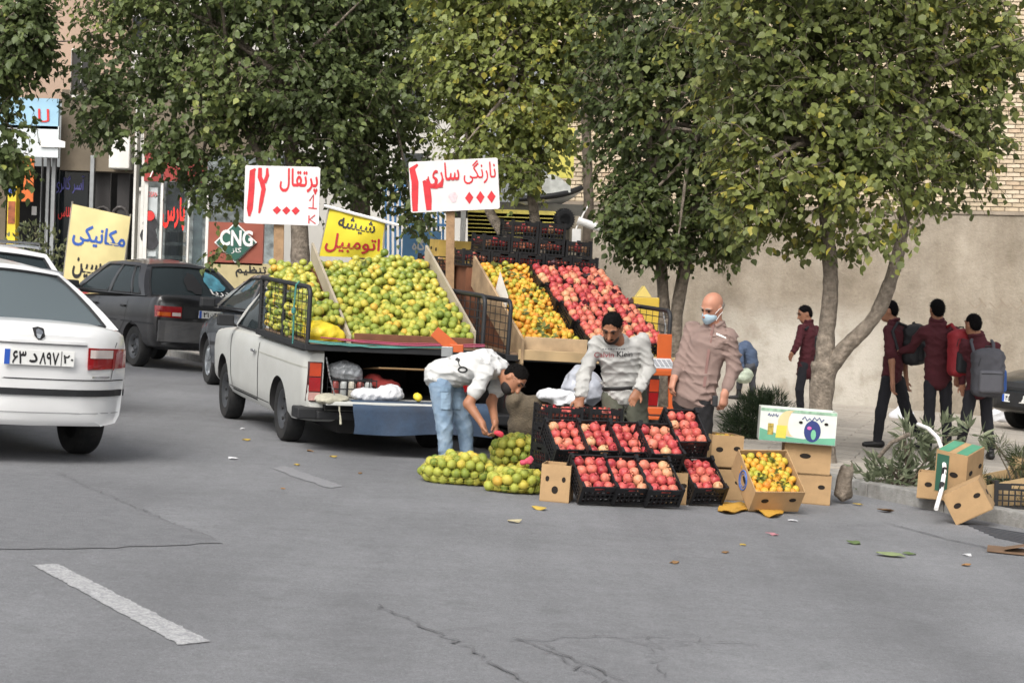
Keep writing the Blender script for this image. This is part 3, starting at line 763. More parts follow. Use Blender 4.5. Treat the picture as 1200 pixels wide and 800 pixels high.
# ================================================================ trees and shrubs
def leaf_mat(name, cols, rough=.5):
    "leaf colour varies from leaf to leaf by the uv stored on each leaf"
    m = bpy.data.materials.new(name); m.use_nodes = True; N = m.node_tree.nodes; L = m.node_tree.links; B = N['Principled BSDF']
    at_ = N.new('ShaderNodeAttribute'); at_.attribute_name = 'tint'
    cr = N.new('ShaderNodeValToRGB'); e = cr.color_ramp.elements
    while len(e) < len(cols): e.new(.5)
    for q, (p, c) in zip(e, cols): q.position = p; q.color = c+(1,)
    L.new(at_.outputs['Fac'], cr.inputs[0])
    geo = N.new('ShaderNodeNewGeometry'); mxb = N.new('ShaderNodeMix'); mxb.data_type = 'RGBA'; mxb.blend_type = 'MIX'
    L.new(geo.outputs['Backfacing'], mxb.inputs['Factor']); L.new(cr.outputs[0], mxb.inputs['A'])
    lt = N.new('ShaderNodeMix'); lt.data_type = 'RGBA'; lt.inputs['Factor'].default_value = .14; L.new(cr.outputs[0], lt.inputs['A']); lt.inputs['B'].default_value = (.16, .19, .12, 1)
    L.new(lt.outputs['Result'], mxb.inputs['B']); col = mxb.outputs['Result']
    L.new(col, B.inputs['Base Color']); B.inputs['Roughness'].default_value = rough; B.inputs['Specular IOR Level'].default_value = .45
    tr = N.new('ShaderNodeBsdfTranslucent'); L.new(col, tr.inputs['Color'])
    ms = N.new('ShaderNodeMixShader'); ms.inputs[0].default_value = .38
    L.new(B.outputs[0], ms.inputs[1]); L.new(tr.outputs[0], ms.inputs[2]); L.new(ms.outputs[0], N['Material Output'].inputs[0])
    return m
LEAF = np.array([(0, 0, 0), (.38, .22, .03), (.42, .5, .05), (.2, .82, .02), (0, 1.08, -.05), (-.2, .82, .02), (-.42, .5, .05), (-.38, .22, .03), (0, .5, -.02)])
LEAFF = [(0, 1, 2, 8), (8, 2, 3, 4), (8, 4, 5, 6), (0, 8, 6, 7)]
NARROW = np.array([(0, 0, 0), (.09, .3, .01), (.1, .6, .015), (0, 1.05, 0), (-.1, .6, .015), (-.09, .3, .01)])
NARROWF = [(0, 1, 2, 3), (0, 3, 4, 5)]
def leaves_mesh(name, P, D, Nn, S, tint, mt, T=LEAF, TF=LEAFF):
    "P positions, D leaf axis, Nn leaf normal, S sizes"
    n = len(P); D = D/np.linalg.norm(D, axis=1)[:, None]
    Xa = np.cross(D, Nn); Xa /= np.linalg.norm(Xa, axis=1)[:, None]+1e-9; Za = np.cross(Xa, D)
    V = (P[:, None, :]+S[:, None, None]*(T[None, :, 0, None]*Xa[:, None, :]+T[None, :, 1, None]*D[:, None, :]+T[None, :, 2, None]*Za[:, None, :])).reshape(-1, 3)
    k = len(T); TFa = np.array(TF); F = (np.arange(n)[:, None, None]*k+TFa[None]).reshape(-1, TFa.shape[1])
    me = bpy.data.meshes.new(name); me.vertices.add(len(V)); me.vertices.foreach_set('co', V.ravel().astype(np.float32))
    nf = len(F); w = F.shape[1]; me.loops.add(nf*w); me.loops.foreach_set('vertex_index', F.ravel().astype(np.int32))
    me.polygons.add(nf); me.polygons.foreach_set('loop_start', np.arange(0, nf*w, w, dtype=np.int32))
    me.materials.append(mt); me.update(calc_edges=True); me.validate()
    at_ = me.attributes.new('tint', 'FLOAT', 'POINT'); at_.data.foreach_set('value', np.repeat(tint, k).astype(np.float32))
    return me
def sample_blobs(blobs, n, shell=.55):
    w = np.array([b[2] if len(b) > 2 else b[1][0]*b[1][1]*b[1][2] for b in blobs]); w = w/w.sum()
    out = []; nrm = []
    for b, k in zip(blobs, RNG.multinomial(n, w)):
        c = np.array(b[0]); r = np.array(b[1])
        d = RNG.normal(size=(k, 3)); d /= np.linalg.norm(d, axis=1)[:, None]
        rad = RNG.uniform(shell**3, 1, k)**(1/3.)
        # lumpy outline
        lump = 1+.14*np.sin(d[:, 0]*5+c[0]*3)*np.sin(d[:, 1]*6+1.3)+.12*np.sin(d[:, 2]*7+c[2]*5)
        out.append(c+d*r*(rad*lump)[:, None]); nrm.append(d)
    return np.concatenate(out), np.concatenate(nrm)
M_BARK = mat('grey_bark', '#82776a', .92, var=.4, scale=16, bump=1.0, bscale=34, dirt='#4d443a', dirt_amt=.75, dscale=13)
M_TWIG = mat('twig', '#5b5245', .9, var=.2)
G_DARK = [(0, (0.067, 0.091, 0.031)), (.45, (0.121, 0.160, 0.054)), (.8, (0.190, 0.235, 0.076)), (1, (0.346, 0.377, 0.095))]
G_MID = [(0, (0.082, 0.102, 0.029)), (.4, (0.144, 0.174, 0.048)), (.8, (0.221, 0.245, 0.066)), (1, (0.403, 0.363, 0.065))]
G_LITE = [(0, (0.115, 0.142, 0.037)), (.4, (0.211, 0.250, 0.065)), (.8, (0.307, 0.338, 0.090)), (1, (0.480, 0.431, 0.079))]
ML_DARK, ML_MID, ML_LITE = leaf_mat('leaves_dark_green', G_DARK), leaf_mat('leaves_green', G_MID), leaf_mat('leaves_light_green', G_LITE)
def tree(name, label, base, stems, blobs, ntwig, leaf=.095, mt=None, yellow=.06, per=9, shell=.45, sparse=0, group='street trees along the kerb', twl=.42):
    root = empty(name, Matrix.Translation(base)); tag(root, label, 'tree', group); B0 = np.array(base)
    mb = MB(); ends = []
    for pts, rad in stems:
        P = [np.array(p, float) for p in pts]; fine = []; rf = []
        for i in range(len(P)-1):                       # knobbly interpolation
            p0, p1, p2, p3 = P[max(i-1, 0)], P[i], P[i+1], P[min(i+2, len(P)-1)]
            for t in np.linspace(0, 1, 7)[:-1]:
                q = .5*((2*p1)+(-p0+p2)*t+(2*p0-5*p1+4*p2-p3)*t*t+(-p0+3*p1-3*p2+p3)*t**3)
                fine.append(Vector(q-B0)); rf.append((rad[i]+(rad[i+1]-rad[i])*t)*random.uniform(.93, 1.08))
        fine.append(Vector(P[-1]-B0)); rf.append(rad[-1]); mb.tube(fine, rf, 12)
        if len(stems) == 1 or pts is not stems[0][0] or rad[-1] < .06: ends.append(P[-1])
    mb.build('trunk', M_BARK, root, smooth=80)
    P, Nd = sample_blobs(blobs, ntwig, shell); P -= B0
    # limbs from stem ends to a few twig roots
    lb = MB(); hubs = []
    for k in range(26):
        e = Vector(ends[k % len(ends)]-B0); q = Vector(P[RNG.integers(len(P))]); mid = (e*.55+q*.45)+Vector((0, 0, .15))+Vector(RNG.normal(0, .1, 3))
        lb.tube([e, mid, q], [.045, .026, .009], 6); hubs += [mid, q]
    tag(lb.build('branches', M_BARK, root, smooth=70), kind='stuff')
    # twigs with alternate drooping leaves
    tw = MB(); LP = []; LD = []; LN = []; LS = []; LT = []
    clump = RNG.uniform(0, 1, 60); cp = P[RNG.integers(len(P), size=60)]
    for i in range(len(P)):
        p = P[i]; d = Nd[i]*.75+RNG.normal(0, .45, 3); d[2] += .18; d /= np.linalg.norm(d); L = twl*RNG.uniform(.6, 1.25)
        a = p-d*L*.5; b = p+d*L*.5+np.array((0, 0, -.12*L)); m_ = p+np.array((0, 0, .04))
        if i % 2 == 0: tw.tube([a, m_, b], [.006, .005, .002], 3, False)
        ci = np.argmin(((cp-p)**2).sum(1)); base_t = .18+.5*clump[ci]
        for k in range(per):
            t = (k+.6)/per; q = (1-t)**2*a+2*t*(1-t)*m_+t*t*b
            side = np.cross(d, (0, 0, 1))*(1 if k % 2 else -1)
            ld = side*RNG.uniform(.3, 1)+d*.5+np.array((0, 0, -RNG.uniform(.25, 1.35)))+RNG.normal(0, .3, 3)
            nn = Nd[i]*.7+np.array((0, 0, .75))+RNG.normal(0, .45, 3)
            LP.append(q+RNG.normal(0, .02, 3)); LD.append(ld); LN.append(nn); LS.append(leaf*RNG.uniform(.45, 1.35))
            LT.append(np.clip(base_t+RNG.normal(0, .13)+(.45 if RNG.random() < yellow else 0), 0, 1))
    tag(tw.build('twigs', M_TWIG, root, fix=False), kind='stuff')
    me = leaves_mesh('crown', np.array(LP), np.array(LD), np.array(LN), np.array(LS), np.array(LT), mt or ML_MID)
    tag(link('crown', me, root), kind='stuff'); return root
def A3(px, py, d): return np.array(at(px, py, d))
def blob(px, py, d, rx, ry, rd=None, w=None):
    s = FPX/d; c = A3(px, py, d); b = (c, (rx/s, rd or (rx+ry)/2/s*.8, ry/s))
    return b if w is None else b+(w,)
# right tree with the forked trunk
d = 18.7; base = gp(966, 566, .12); base.y = d; base = Vector((A3(966, 560, d)[0], d, gz(A3(966, 560, d)[0])+.1))
tree('forked_street_tree', 'large leafy tree with forked trunk beside the printed fruit box, on the right', base,
     [([base-Vector((0, 0, .15)), A3(963, 520, d), A3(962, 470, d), A3(967, 425, d)], [.155, .122, .115, .13]),
      ([A3(966, 432, d), A3(968, 395, d), A3(973, 345, d), A3(972, 300, d), A3(965, 240, d), A3(955, 170, d)], [.11, .082, .076, .07, .055, .04]),
      ([A3(968, 436, d), A3(990, 408, d-.05), A3(1018, 380, d-.1), A3(1035, 352, d-.1), A3(1052, 300, d-.1), A3(1062, 240, d), A3(1070, 150, d)], [.09, .075, .064, .07, .06, .05, .03])],
     [blob(1000, 100, d, 130, 120), blob(930, 170, d-.3, 95, 95), blob(1080, 140, d, 90, 110), blob(960, 255, d, 70, 55), blob(1030, 215, d-.6, 85, 75), blob(900, 60, d, 110, 110), blob(1110, 40, d, 75, 90), blob(1000, -60, d, 200, 100),
      blob(1140, 165, d, 40, 55, .5, .16), blob(1165, 60, d, 40, 60, .6, .22), blob(885, 225, d-.2, 42, 55, .5, .25)], 2600, .070, ML_MID, .09, 11)
# the one behind the masked man, two stems
d = 22.3; base = Vector((A3(787, 500, d)[0], d, gz(A3(787, 500, d)[0])+.12))
tree('twin_stem_tree', 'dark leafy tree with twin grey stems behind the masked man', base,
     [([base-Vector((.08, 0, .2)), A3(781, 420, d), A3(778, 360, d), A3(774, 300, d), A3(765, 200, d)], [.085, .07, .065, .065, .04]),
      ([base+Vector((.1, 0, -.2)), A3(792, 430, d), A3(793, 370, d), A3(803, 310, d), A3(815, 240, d), A3(820, 150, d)], [.09, .075, .07, .068, .05, .03])],
     [blob(790, 120, d, 105, 110), blob(800, 235, d, 85, 60), blob(745, 250, d-.2, 42, 50, .6, .6), blob(840, 250, d, 45, 55, .7), blob(740, 110, d, 70, 90), blob(800, 0, d, 130, 100), blob(850, 130, d, 60, 90), blob(770, 290, d, 50, 22, .7, .2), blob(855, 280, d, 22, 30, .4, .1)], 2250, .071, leaf_mat('leaves_deep_green', [(0, (.05, .07, .024)), (.45, (.098, .13, .040)), (.8, (.155, .185, .055)), (1, (.30, .30, .065))]), .03, 10)
# light yellowish tree above the right truck
d = 24.5; base = Vector((A3(600, 480, d)[0], d, gz(A3(600, 480, d)[0])))
tree('yellowing_tree', 'light green yellowing tree above the right fruit truck', base,
     [([base-Vector((0, 0, .2)), A3(632, 330, d), A3(628, 270, d), A3(622, 215, d), A3(618, 140, d), A3(612, 60, d)], [.09, .07, .065, .06, .045, .03]),
      ([base-Vector((0, 0, .2)), A3(606, 330, d), A3(592, 280, d), A3(574, 248, d), A3(560, 200, d), A3(555, 120, d)], [.085, .075, .07, .06, .045, .03])],
     [blob(600, 90, d, 95, 90), blob(575, 175, d, 70, 48, .8), blob(640, 140, d, 42, 48, .6), blob(660, 60, d, 70, 80), blob(540, 60, d, 60, 90), blob(600, -20, d, 110, 80), blob(618, 205, d-.3, 18, 26, .3, .05), blob(690, 30, d, 50, 60)], 1800, .075, ML_LITE, .12, 11, twl=.45)
# two big dark trees at the left
d = 26.5; base = Vector((A3(352, 440, d)[0], d, gz(A3(352, 440, d)[0])+.1))
tree('broad_dark_tree', 'broad dark tree behind the left price sign', base,
     [([base-Vector((0, 0, .2)), A3(352, 330, d), A3(350, 250, d), A3(342, 180, d), A3(330, 90, d)], [.15, .13, .12, .1, .05]), ([A3(350, 240, d), A3(310, 190, d), A3(270, 120, d)], [.08, .06, .03])],
     [blob(300, 70, d, 130, 100), blob(210, 110, d-.5, 85, 75), blob(300, 185, d, 85, 60), blob(245, 222, d, 40, 30, .8), blob(140, 60, d, 60, 75, .9), blob(370, 120, d, 90, 100), blob(250, -30, d, 180, 80), blob(120, 130, d-.4, 40, 45, .6, .3), blob(200, 175, d-.6, 38, 26, .5, .2), blob(180, 195, d-.5, 20, 12, .3, .04), blob(255, 300, d-.4, 16, 5, .2, .012)], 2950, .077, ML_DARK, .05, 10)
d = 27.5; base = Vector((A3(424, 440, d)[0], d, gz(A3(424, 440, d)[0])+.1))
tree('tall_dark_tree', 'tall dark tree whose trunk stands between the two price signs', base,
     [([base-Vector((0, 0, .2)), A3(424, 330, d), A3(422, 240, d), A3(426, 150, d), A3(430, 60, d)], [.17, .15, .14, .11, .05])],
     [blob(430, 90, d, 105, 110), blob(440, 190, d, 80, 50), blob(400, 215, d-.6, 60, 36, .6), blob(480, 220, d, 45, 40, .6), blob(470, 30, d, 90, 90), blob(400, -30, d, 150, 80), blob(492, 255, d-.3, 22, 26, .4, .1)], 2150, .077, ML_DARK, .04, 10)
d = 25.0; base = Vector((A3(-45, 440, d)[0], d, gz(A3(-45, 440, d)[0])+.1))
tree('edge_tree', 'dark tree cut off by the left picture edge', base,
     [([base-Vector((0, 0, .2)), A3(-46, 300, d), A3(-40, 180, d), A3(-30, 80, d)], [.16, .14, .12, .06])],
     [blob(-20, 60, d, 75, 80), blob(-15, 160, d, 62, 50), blob(8, 195, d, 26, 20, .5, .2), blob(30, 40, d, 32, 55, .6, .7), blob(-70, 110, d, 90, 120), blob(0, -20, d, 70, 50)], 1100, .084, ML_DARK, .04, 10)
# low shrubs
def shrub(name, label, base, blobs, n, size, mt, T, TF, up=.3, cat='shrub', stems=8, per=1):
    root = empty(name, Matrix.Translation(base)); tag(root, label, cat); B0 = np.array(base)
    P, Nd = sample_blobs(blobs, n, .25); P -= B0
    mb = MB()
    for k in range(stems):
        q = Vector(P[RNG.integers(len(P))]); mb.tube([(0, 0, -.03), q*.5+Vector((0, 0, .05)), q], [.012, .008, .003], 5)
    tag(mb.build('stems', M_TWIG, root), kind='stuff')
    P = np.repeat(P, per, 0); Nd = np.repeat(Nd, per, 0); k = len(P)
    D = Nd+RNG.normal(0, .6, (k, 3)); D[:, 2] += up
    me = leaves_mesh('foliage', P, D, RNG.normal(0, 1, (k, 3))+np.array((0, 0, .4)), size*RNG.uniform(.6, 1.3, k), np.clip(RNG.normal(.45, .22, k), 0, 1), mt, T, TF)
    tag(link('foliage', me, root), kind='stuff'); return root
ML_PINE = leaf_mat('pine_needles', [(0, (.010, .022, .010)), (.5, (.022, .042, .018)), (.85, (.05, .08, .025)), (1, (.09, .12, .03))], .6)
ML_OLEA = leaf_mat('oleander_leaves', [(0, (.08, .10, .055)), (.5, (.18, .21, .125)), (.85, (.30, .32, .21)), (1, (.4, .4, .27))], .5)
NEEDLE = np.array([(0, 0, 0), (.03, .4, 0), (0, 1, 0), (-.03, .4, 0)]); NEEDLEF = [(0, 1, 2, 3)]
d = 21.5; b_ = Vector((A3(884, 520, d)[0], d, gz(A3(884, 520, d)[0])+.12))
shrub('dwarf_pine_bush', 'dark green rounded pine bush behind the fruit boxes', b_, [blob(884, 492, d, 34, 24, .3), blob(868, 505, d, 22, 18, .25), blob(905, 478, d, 20, 18, .2), blob(890, 472, d, 18, 14, .2)], 1500, .10, ML_PINE, NEEDLE, NEEDLEF, .7, 'bush', 10, 6)
d = 16.9; b_ = Vector((A3(1062, 580, d)[0], d, gz(A3(1062, 580, d)[0])+.1))
shrub('oleander_shrub', 'grey green narrow-leaved shrub at the kerb beside discarded boxes', b_, [blob(1045, 558, d, 36, 22, .3, .03), blob(1070, 515, d, 22, 16, .2, .008), blob(1100, 508, d, 26, 14, .2, .008), blob(1020, 566, d, 16, 10, .2, .006), blob(1138, 508, d+.2, 18, 9, .2, .003), blob(1075, 550, d+.1, 22, 26, .2, .02)], 230, .125, ML_OLEA, NARROW, NARROWF, .3, 'shrub', 26, 4)
d = 15.6; b_ = Vector((A3(1195, 600, d)[0], d, gz(A3(1195, 600, d)[0])+.1))
shrub('pine_sprigs', 'bristly pine sprigs over the black crate at the right edge', b_, [blob(1172, 522, d, 10, 7, .06), blob(1180, 572, d, 15, 9, .1), blob(1196, 540, d, 12, 12, .1), blob(1150, 560, d, 8, 5, .06), blob(1195, 585, d, 14, 8, .1)], 420, .085, leaf_mat('pine_needles_light', [(0, (.03, .045, .018)), (.5, (.07, .09, .035)), (1, (.18, .19, .08))]), NEEDLE, NEEDLEF, .3, 'sprigs', 12, 5)
d = 36.0; b_ = Vector((A3(52, 330, d)[0], d, gz(A3(52, 330, d)[0])+.1))
shrub('tall_weeds', 'tall pale weeds in front of the shop windows at left', b_, [blob(35, 285, d, 18, 30, .4), blob(60, 288, d, 16, 26, .4), blob(25, 300, d, 20, 30, .4), blob(70, 310, d, 12, 20, .4), blob(42, 320, d, 30, 30, .5)], 500, .10, leaf_mat('weed_leaves', [(0, (.06, .075, .03)), (.5, (.14, .16, .075)), (1, (.3, .29, .14))]), NARROW*np.array((1.8, 1, 1)), NARROWF, .6, 'weeds', 22, 2)
# ================================================================ vehicles (local: x forward, y left, z up)
M_RUB = mat('tyre_black', '#1b1c1d', .85, var=.25, scale=25, dirt='#4a4642', dirt_amt=.35, dscale=6)
M_TRIM = mat('black_trim', '#202123', .6, var=.15)
M_GAP = mat('panel_gap', '#2a2a2b', .8)
M_CHR = mat('chrome', '#c9cbcd', .2, metal=1, var=.05)
M_RIM = mat('steel_rim', '#4b4d50', .5, metal=.5, var=.2); M_RIMS = mat('silver_rim', '#a9adb0', .35, metal=.8, var=.1)
M_LRED = mat('lamp_red', '#8c1218', .15, var=.1, coat=.5); M_LWHT = mat('lamp_clear', '#c9bcb6', .15, var=.1, coat=.5); M_LAMB = mat('lamp_amber', '#c65a1a', .15, coat=.5)
M_PLATE = mat('number_plate', '#dcdcd8', .5, var=.04); M_PBLUE = mat('plate_blue', '#2c57b0', .5)
M_CGLS = glass_mat('car_glass', '#3b4447', .55); M_CGLD = glass_mat('car_glass_dark', '#14181a', .4)
M_INT = mat('car_interior', '#2b2a2a', .8, var=.2); M_SEAT = mat('car_seat', '#6b6760', .85, var=.15)
def paint(name, col, rough=.28, dirt='#8d8878', amt=.12, coat=.6): return mat('paint_'+name, col, rough, var=.03, scale=2, coat=coat, dirt=dirt, dirt_amt=amt, dscale=1.6)
def hermite(xs, ys, xq):
    xs = np.array(xs, float); ys = np.array(ys, float); m = np.gradient(ys, xs); d = np.diff(ys)/np.diff(xs)
    for i in range(len(d)):
        if abs(d[i]) < 1e-6: m[i] = m[i+1] = 0
    i = np.clip(np.searchsorted(xs, xq)-1, 0, len(xs)-2); h = xs[i+1]-xs[i]; t = (xq-xs[i])/h
    return (2*t**3-3*t*t+1)*ys[i]+(t**3-2*t*t+t)*h*m[i]+(-2*t**3+3*t*t)*ys[i+1]+(t**3-t*t)*h*m[i+1]
SECT = [(0, 0), (.70, 0), (.90, .03), (.965, .12), (.99, .30), (1.0, .48), (1.0, .62), (.985, .78), (.965, .88), (.93, .96), (.86, 1.0)]
def body_shell(st, bow_r=.12, bow_f=.18, n=44, sect=SECT, pw=3):
    "st: rows (x, halfwidth, zbottom, zside, zcentre)"
    st = np.array(sorted(st)); xq = np.unique(np.concatenate([np.linspace(st[0, 0], st[-1, 0], n), st[:, 0]]))
    c = [hermite(st[:, 0], st[:, k], xq) for k in range(1, 5)]; L = st[-1, 0]-st[0, 0]; rings = []
    for i, x in enumerate(xq):
        w, zb, zs, zc = (c[k][i] for k in range(4)); half = [(w*a, zb+(zs-zb)*b) for a, b in sect]
        half += [(w*.6, zs+(zc-zs)*.75), (w*.3, zc-(zc-zs)*.05), (0, zc)]
        ring = [(y, z) for y, z in half]+[(-y, z) for y, z in half[-2:0:-1]]
        tr = max(0, 1-(x-st[0, 0])/.8)**1.0; tf = max(0, 1-(st[-1, 0]-x)/1.0)
        rings.append([Vector((x+bow_r*tr*abs(y/w)**pw-bow_f*tf*abs(y/w)**pw, y, z)) for y, z in ring])
    def closing(i, x0, bow, sgn):
        w, zb, zs, zc = (c[k][i] for k in range(4)); base = rings[i]; zm = (zb+zc)/2; out = []
        for f in (.88, .7, .45, .15):
            out.append([Vector((x0+sgn*bow*abs(p.y*f/w)**pw, p.y*f, zm+(p.z-zm)*f)) for p in base])
        return out
    rings = closing(0, xq[0], bow_r, 1)[::-1]+rings+closing(len(xq)-1, xq[-1], bow_f, -1)
    mb = MB(); mb.loft(rings); return mb
def apply_cut(o, cutters):
    for cobj in cutters:
        md = o.modifiers.new('cut', 'BOOLEAN'); md.object = cobj; md.operation = 'DIFFERENCE'; md.solver = 'EXACT'
    dg = bpy.context.evaluated_depsgraph_get(); me = bpy.data.meshes.new_from_object(o.evaluated_get(dg))
    o.modifiers.clear(); o.data = me
    for cobj in cutters: bpy.data.objects.remove(cobj)
    me.polygons.foreach_set('use_smooth', np.ones(len(me.polygons), dtype=bool)); me.set_sharp_from_angle(angle=R(32))
def wheel(root, x, y, r, w, rim_m, cap=0):
    s = 1 if y > 0 else -1; Mx = Matrix.Translation((x, y, r)) @ Matrix.Rotation(0 if s > 0 else math.pi, 4, 'Z')
    mb = MB(); h = w/2
    mb.lathe([(r*.60, -h*.8), (r*.72, -h), (r*.93, -h*.95), (r*.99, -h*.7), (r, -h*.3), (r, h*.3), (r*.99, h*.7), (r*.93, h*.95), (r*.72, h), (r*.60, h*.8), (r*.6, -h*.8)], 32, None, 'Y')
    t = mb.build('wheel', M_RUB, root, Mx, smooth=35)
    mb = MB(); mb.lathe([(0, h*.35), (r*.16, h*.55), (r*.2, h*.42), (r*.42, h*.3), (r*.5, h*.55), (r*.58, h*.82), (r*.62, h*.86), (r*.62, -h*.5), (0, -h*.5)], 28, None, 'Y')
    rm = mb.build('rim', rim_m, t, smooth=40)
    mb = MB()
    for k in range(8 if not cap else 7):
        a = 2*math.pi*k/8 if not cap else 2*math.pi*k/7; q = r*.46
        if cap: mb.bar((r*.12*math.cos(a), h*.72, r*.12*math.sin(a)), (r*.54*math.cos(a), h*.72, r*.54*math.sin(a)), .03, .03)
        else: mb.lathe([(0, h*.28), (.017, h*.28), (.017, h*.5), (0, h*.5)], 8, Matrix.Translation((q*math.cos(a), .004, q*math.sin(a))), 'Y')
    mb.build('rim_spokes' if cap else 'rim_slots', M_RIMS if cap else M_GAP, t); return t
class Cabin:
    "glasshouse: base and roof outlines; paint strips leave the window openings"
    def __init__(s, xr0, xr1, xf1, xf0, zb, zr, wb, wr, crown=.05, zrear=None):
        s.a = (xr0, xr1, xf1, xf0, zb, zr, wb, wr, crown)
    def side(s, u, v, sg):
        xr0, xr1, xf1, xf0, zb, zr, wb, wr, cr = s.a
        x = (xr0+(xr1-xr0)*v)*(1-u)+(xf0+(xf1-xf0)*v)*u; y = wb+(wr-wb)*v+.03*math.sin(math.pi*v)-.05*(2*u-1)**2*v
        return Vector((x, sg*y, zb+(zr-zb)*v-.02*(2*u-1)**2*v))
    def rear(s, u, v):
        p, q = s.side(0, v, -1), s.side(0, v, 1); r = p*(1-u)+q*u; r.x -= .07*math.sin(math.pi*u)*(.6+.4*v); r.z += s.a[8]*.8*v*math.sin(math.pi*u); return r
    def front(s, u, v):
        p, q = s.side(1, v, -1), s.side(1, v, 1); r = p*(1-u)+q*u; r.x += .10*math.sin(math.pi*u)*(.6+.4*v); r.z += s.a[8]*.8*v*math.sin(math.pi*u); return r
    def roof(s, u, v):
        a, b = s.rear(v, 1), s.front(v, 1); r = a*(1-u)+b*u; r.z += s.a[8]*math.sin(math.pi*u)*(.5+.5*math.sin(math.pi*v)); return r
    def strips(s, mb, fn, quads, inward, n=7):
        for q in quads:
            g = []
            for i in range(n+1):
                row = []
                for j in range(n+1):
                    a, b = i/n, j/n; u = (q[0][0]*(1-a)+q[1][0]*a)*(1-b)+(q[3][0]*(1-a)+q[2][0]*a)*b; v = (q[0][1]*(1-a)+q[1][1]*a)*(1-b)+(q[3][1]*(1-a)+q[2][1]*a)*b
                    row.append(fn(u, v))
                g.append(row)
            V = [p for r in g for p in r]; k = n+1; F = [(i*k+j, (i+1)*k+j, (i+1)*k+j+1, i*k+j+1) for i in range(n) for j in range(n)]
            W = [p+inward for p in V]; m = len(V); F2 = [tuple(m+i for i in f[::-1]) for f in F]
            rim = [(j, 0) for j in range(k)]+[(n, j) for j in range(1, k)]+[(j, n) for j in range(n-1, -1, -1)]+[(0, j) for j in range(n-1, 0, -1)]
            ids = [a*k+b for a, b in rim]; F3 = [(ids[i], ids[(i+1) % len(ids)], ids[(i+1) % len(ids)]+m, ids[i]+m) for i in range(len(ids))]
            mb.add(V+W, F+F2+F3)
    def glass(s, name, fn, q, mt, root, sink, n=7):
        mb = MB(); f2 = lambda u, v: fn(u, v)+sink; s.strips(mb, f2, [q], sink.normalized()*.004, n); return mb.build(name, mt, root, smooth=50)
RQ = lambda u0, u1, v0, v1: ((u0, v0), (u1, v0), (u1, v1), (u0, v1))
def make_cabin(root, cb, pm, gm, splits, grear=None, mr=.06):
    "splits: list of (u bottom0, u bottom1, u top0, u top1) window openings on each side"
    mb = MB()
    for sg in (-1, 1):
        fn = lambda u, v: cb.side(u, v, sg); inn = Vector((0, -sg*.035, 0)); qs = [RQ(0, 1, 0, .05), RQ(0, 1, .9, 1)]; pb, pt = 0., 0.
        for (b0, b1, t0, t1) in splits: qs.append(((pb, .05), (b0, .05), (t0, .9), (pt, .9))); pb, pt = b1, t1
        qs.append(((pb, .05), (1, .05), (1, .9), (pt, .9))); cb.strips(mb, fn, qs, inn)
    cb.strips(mb, cb.rear, [RQ(0, 1, 0, .04), RQ(0, 1, .9, 1), RQ(0, mr, .04, .9), RQ(1-mr, 1, .04, .9)], Vector((.035, 0, 0)))
    cb.strips(mb, cb.front, [RQ(0, 1, 0, .04), RQ(0, 1, .92, 1), RQ(0, mr, .04, .92), RQ(1-mr, 1, .04, .92)], Vector((-.035, 0, 0)))
    cb.strips(mb, cb.roof, [RQ(0, 1, 0, 1)], Vector((0, 0, -.03)), 14); mb.build('roof', pm, root, smooth=40)
    for sg in (-1, 1):
        fn = lambda u, v: cb.side(u, v, sg)
        for (b0, b1, t0, t1) in splits:
            cb.glass('side_window', fn, ((b0-.01, .04), (b1+.01, .04), (t1+.01, .91), (t0-.01, .91)), gm, root, Vector((0, -sg*.012, 0)))
        rb = MB()
        for (b0, b1, t0, t1) in splits:
            c4 = [fn(b0, .05), fn(b1, .05), fn(t1, .9), fn(t0, .9)]
            for a, b in zip(c4, c4[1:]+c4[:1]): rb.tube([a, (a+b)/2+Vector((0, sg*.006, 0)), b], .011, 5)
        rb.build('window_seal', M_TRIM, root)
    cb.glass('rear_window', cb.rear, RQ(mr-.01, 1-mr+.01, .03, .91), grear or gm, root, Vector((.012, 0, 0)), 9)
    cb.glass('windscreen', cb.front, RQ(mr-.01, 1-mr+.01, .03, .93), gm, root, Vector((-.012, 0, 0)), 9)
    rb = MB(); ring = [cb.rear(u, .04) for u in np.linspace(mr, 1-mr, 9)]+[cb.rear(1-mr, v) for v in np.linspace(.1, .9, 6)]+[cb.rear(u, .9) for u in np.linspace(1-mr, mr, 9)]+[cb.rear(mr, v) for v in np.linspace(.9, .04, 6)]
    rb.tube(ring, .012, 5, False); rb.build('rear_window_seal', M_TRIM, root)
def interior(root, cb, seats=True):
    xr0, xr1, xf1, xf0, zb, zr, wb, wr, cr = cb.a; mb = MB(); mb.box(((xr0+xf0)/2, 0, zb-.01), (abs(xf0-xr0)*.93, wb*1.84, .05)); mb.build('cabin_floor', M_INT, root)
    if seats:
        for x, y in ((xr1+.25, .3), (xr1+.25, -.3), ((xr1+xf1)/2+.3, .36), ((xr1+xf1)/2+.3, -.36)):
            mb = MB(); mb.box((x, y, zb+.08), (.12, .44, .22), taper=.8); mb.box((x-.01, y, zb+.25), (.08, .24, .14), taper=.85); mb.build('seat', M_SEAT, root, bevel=.03)
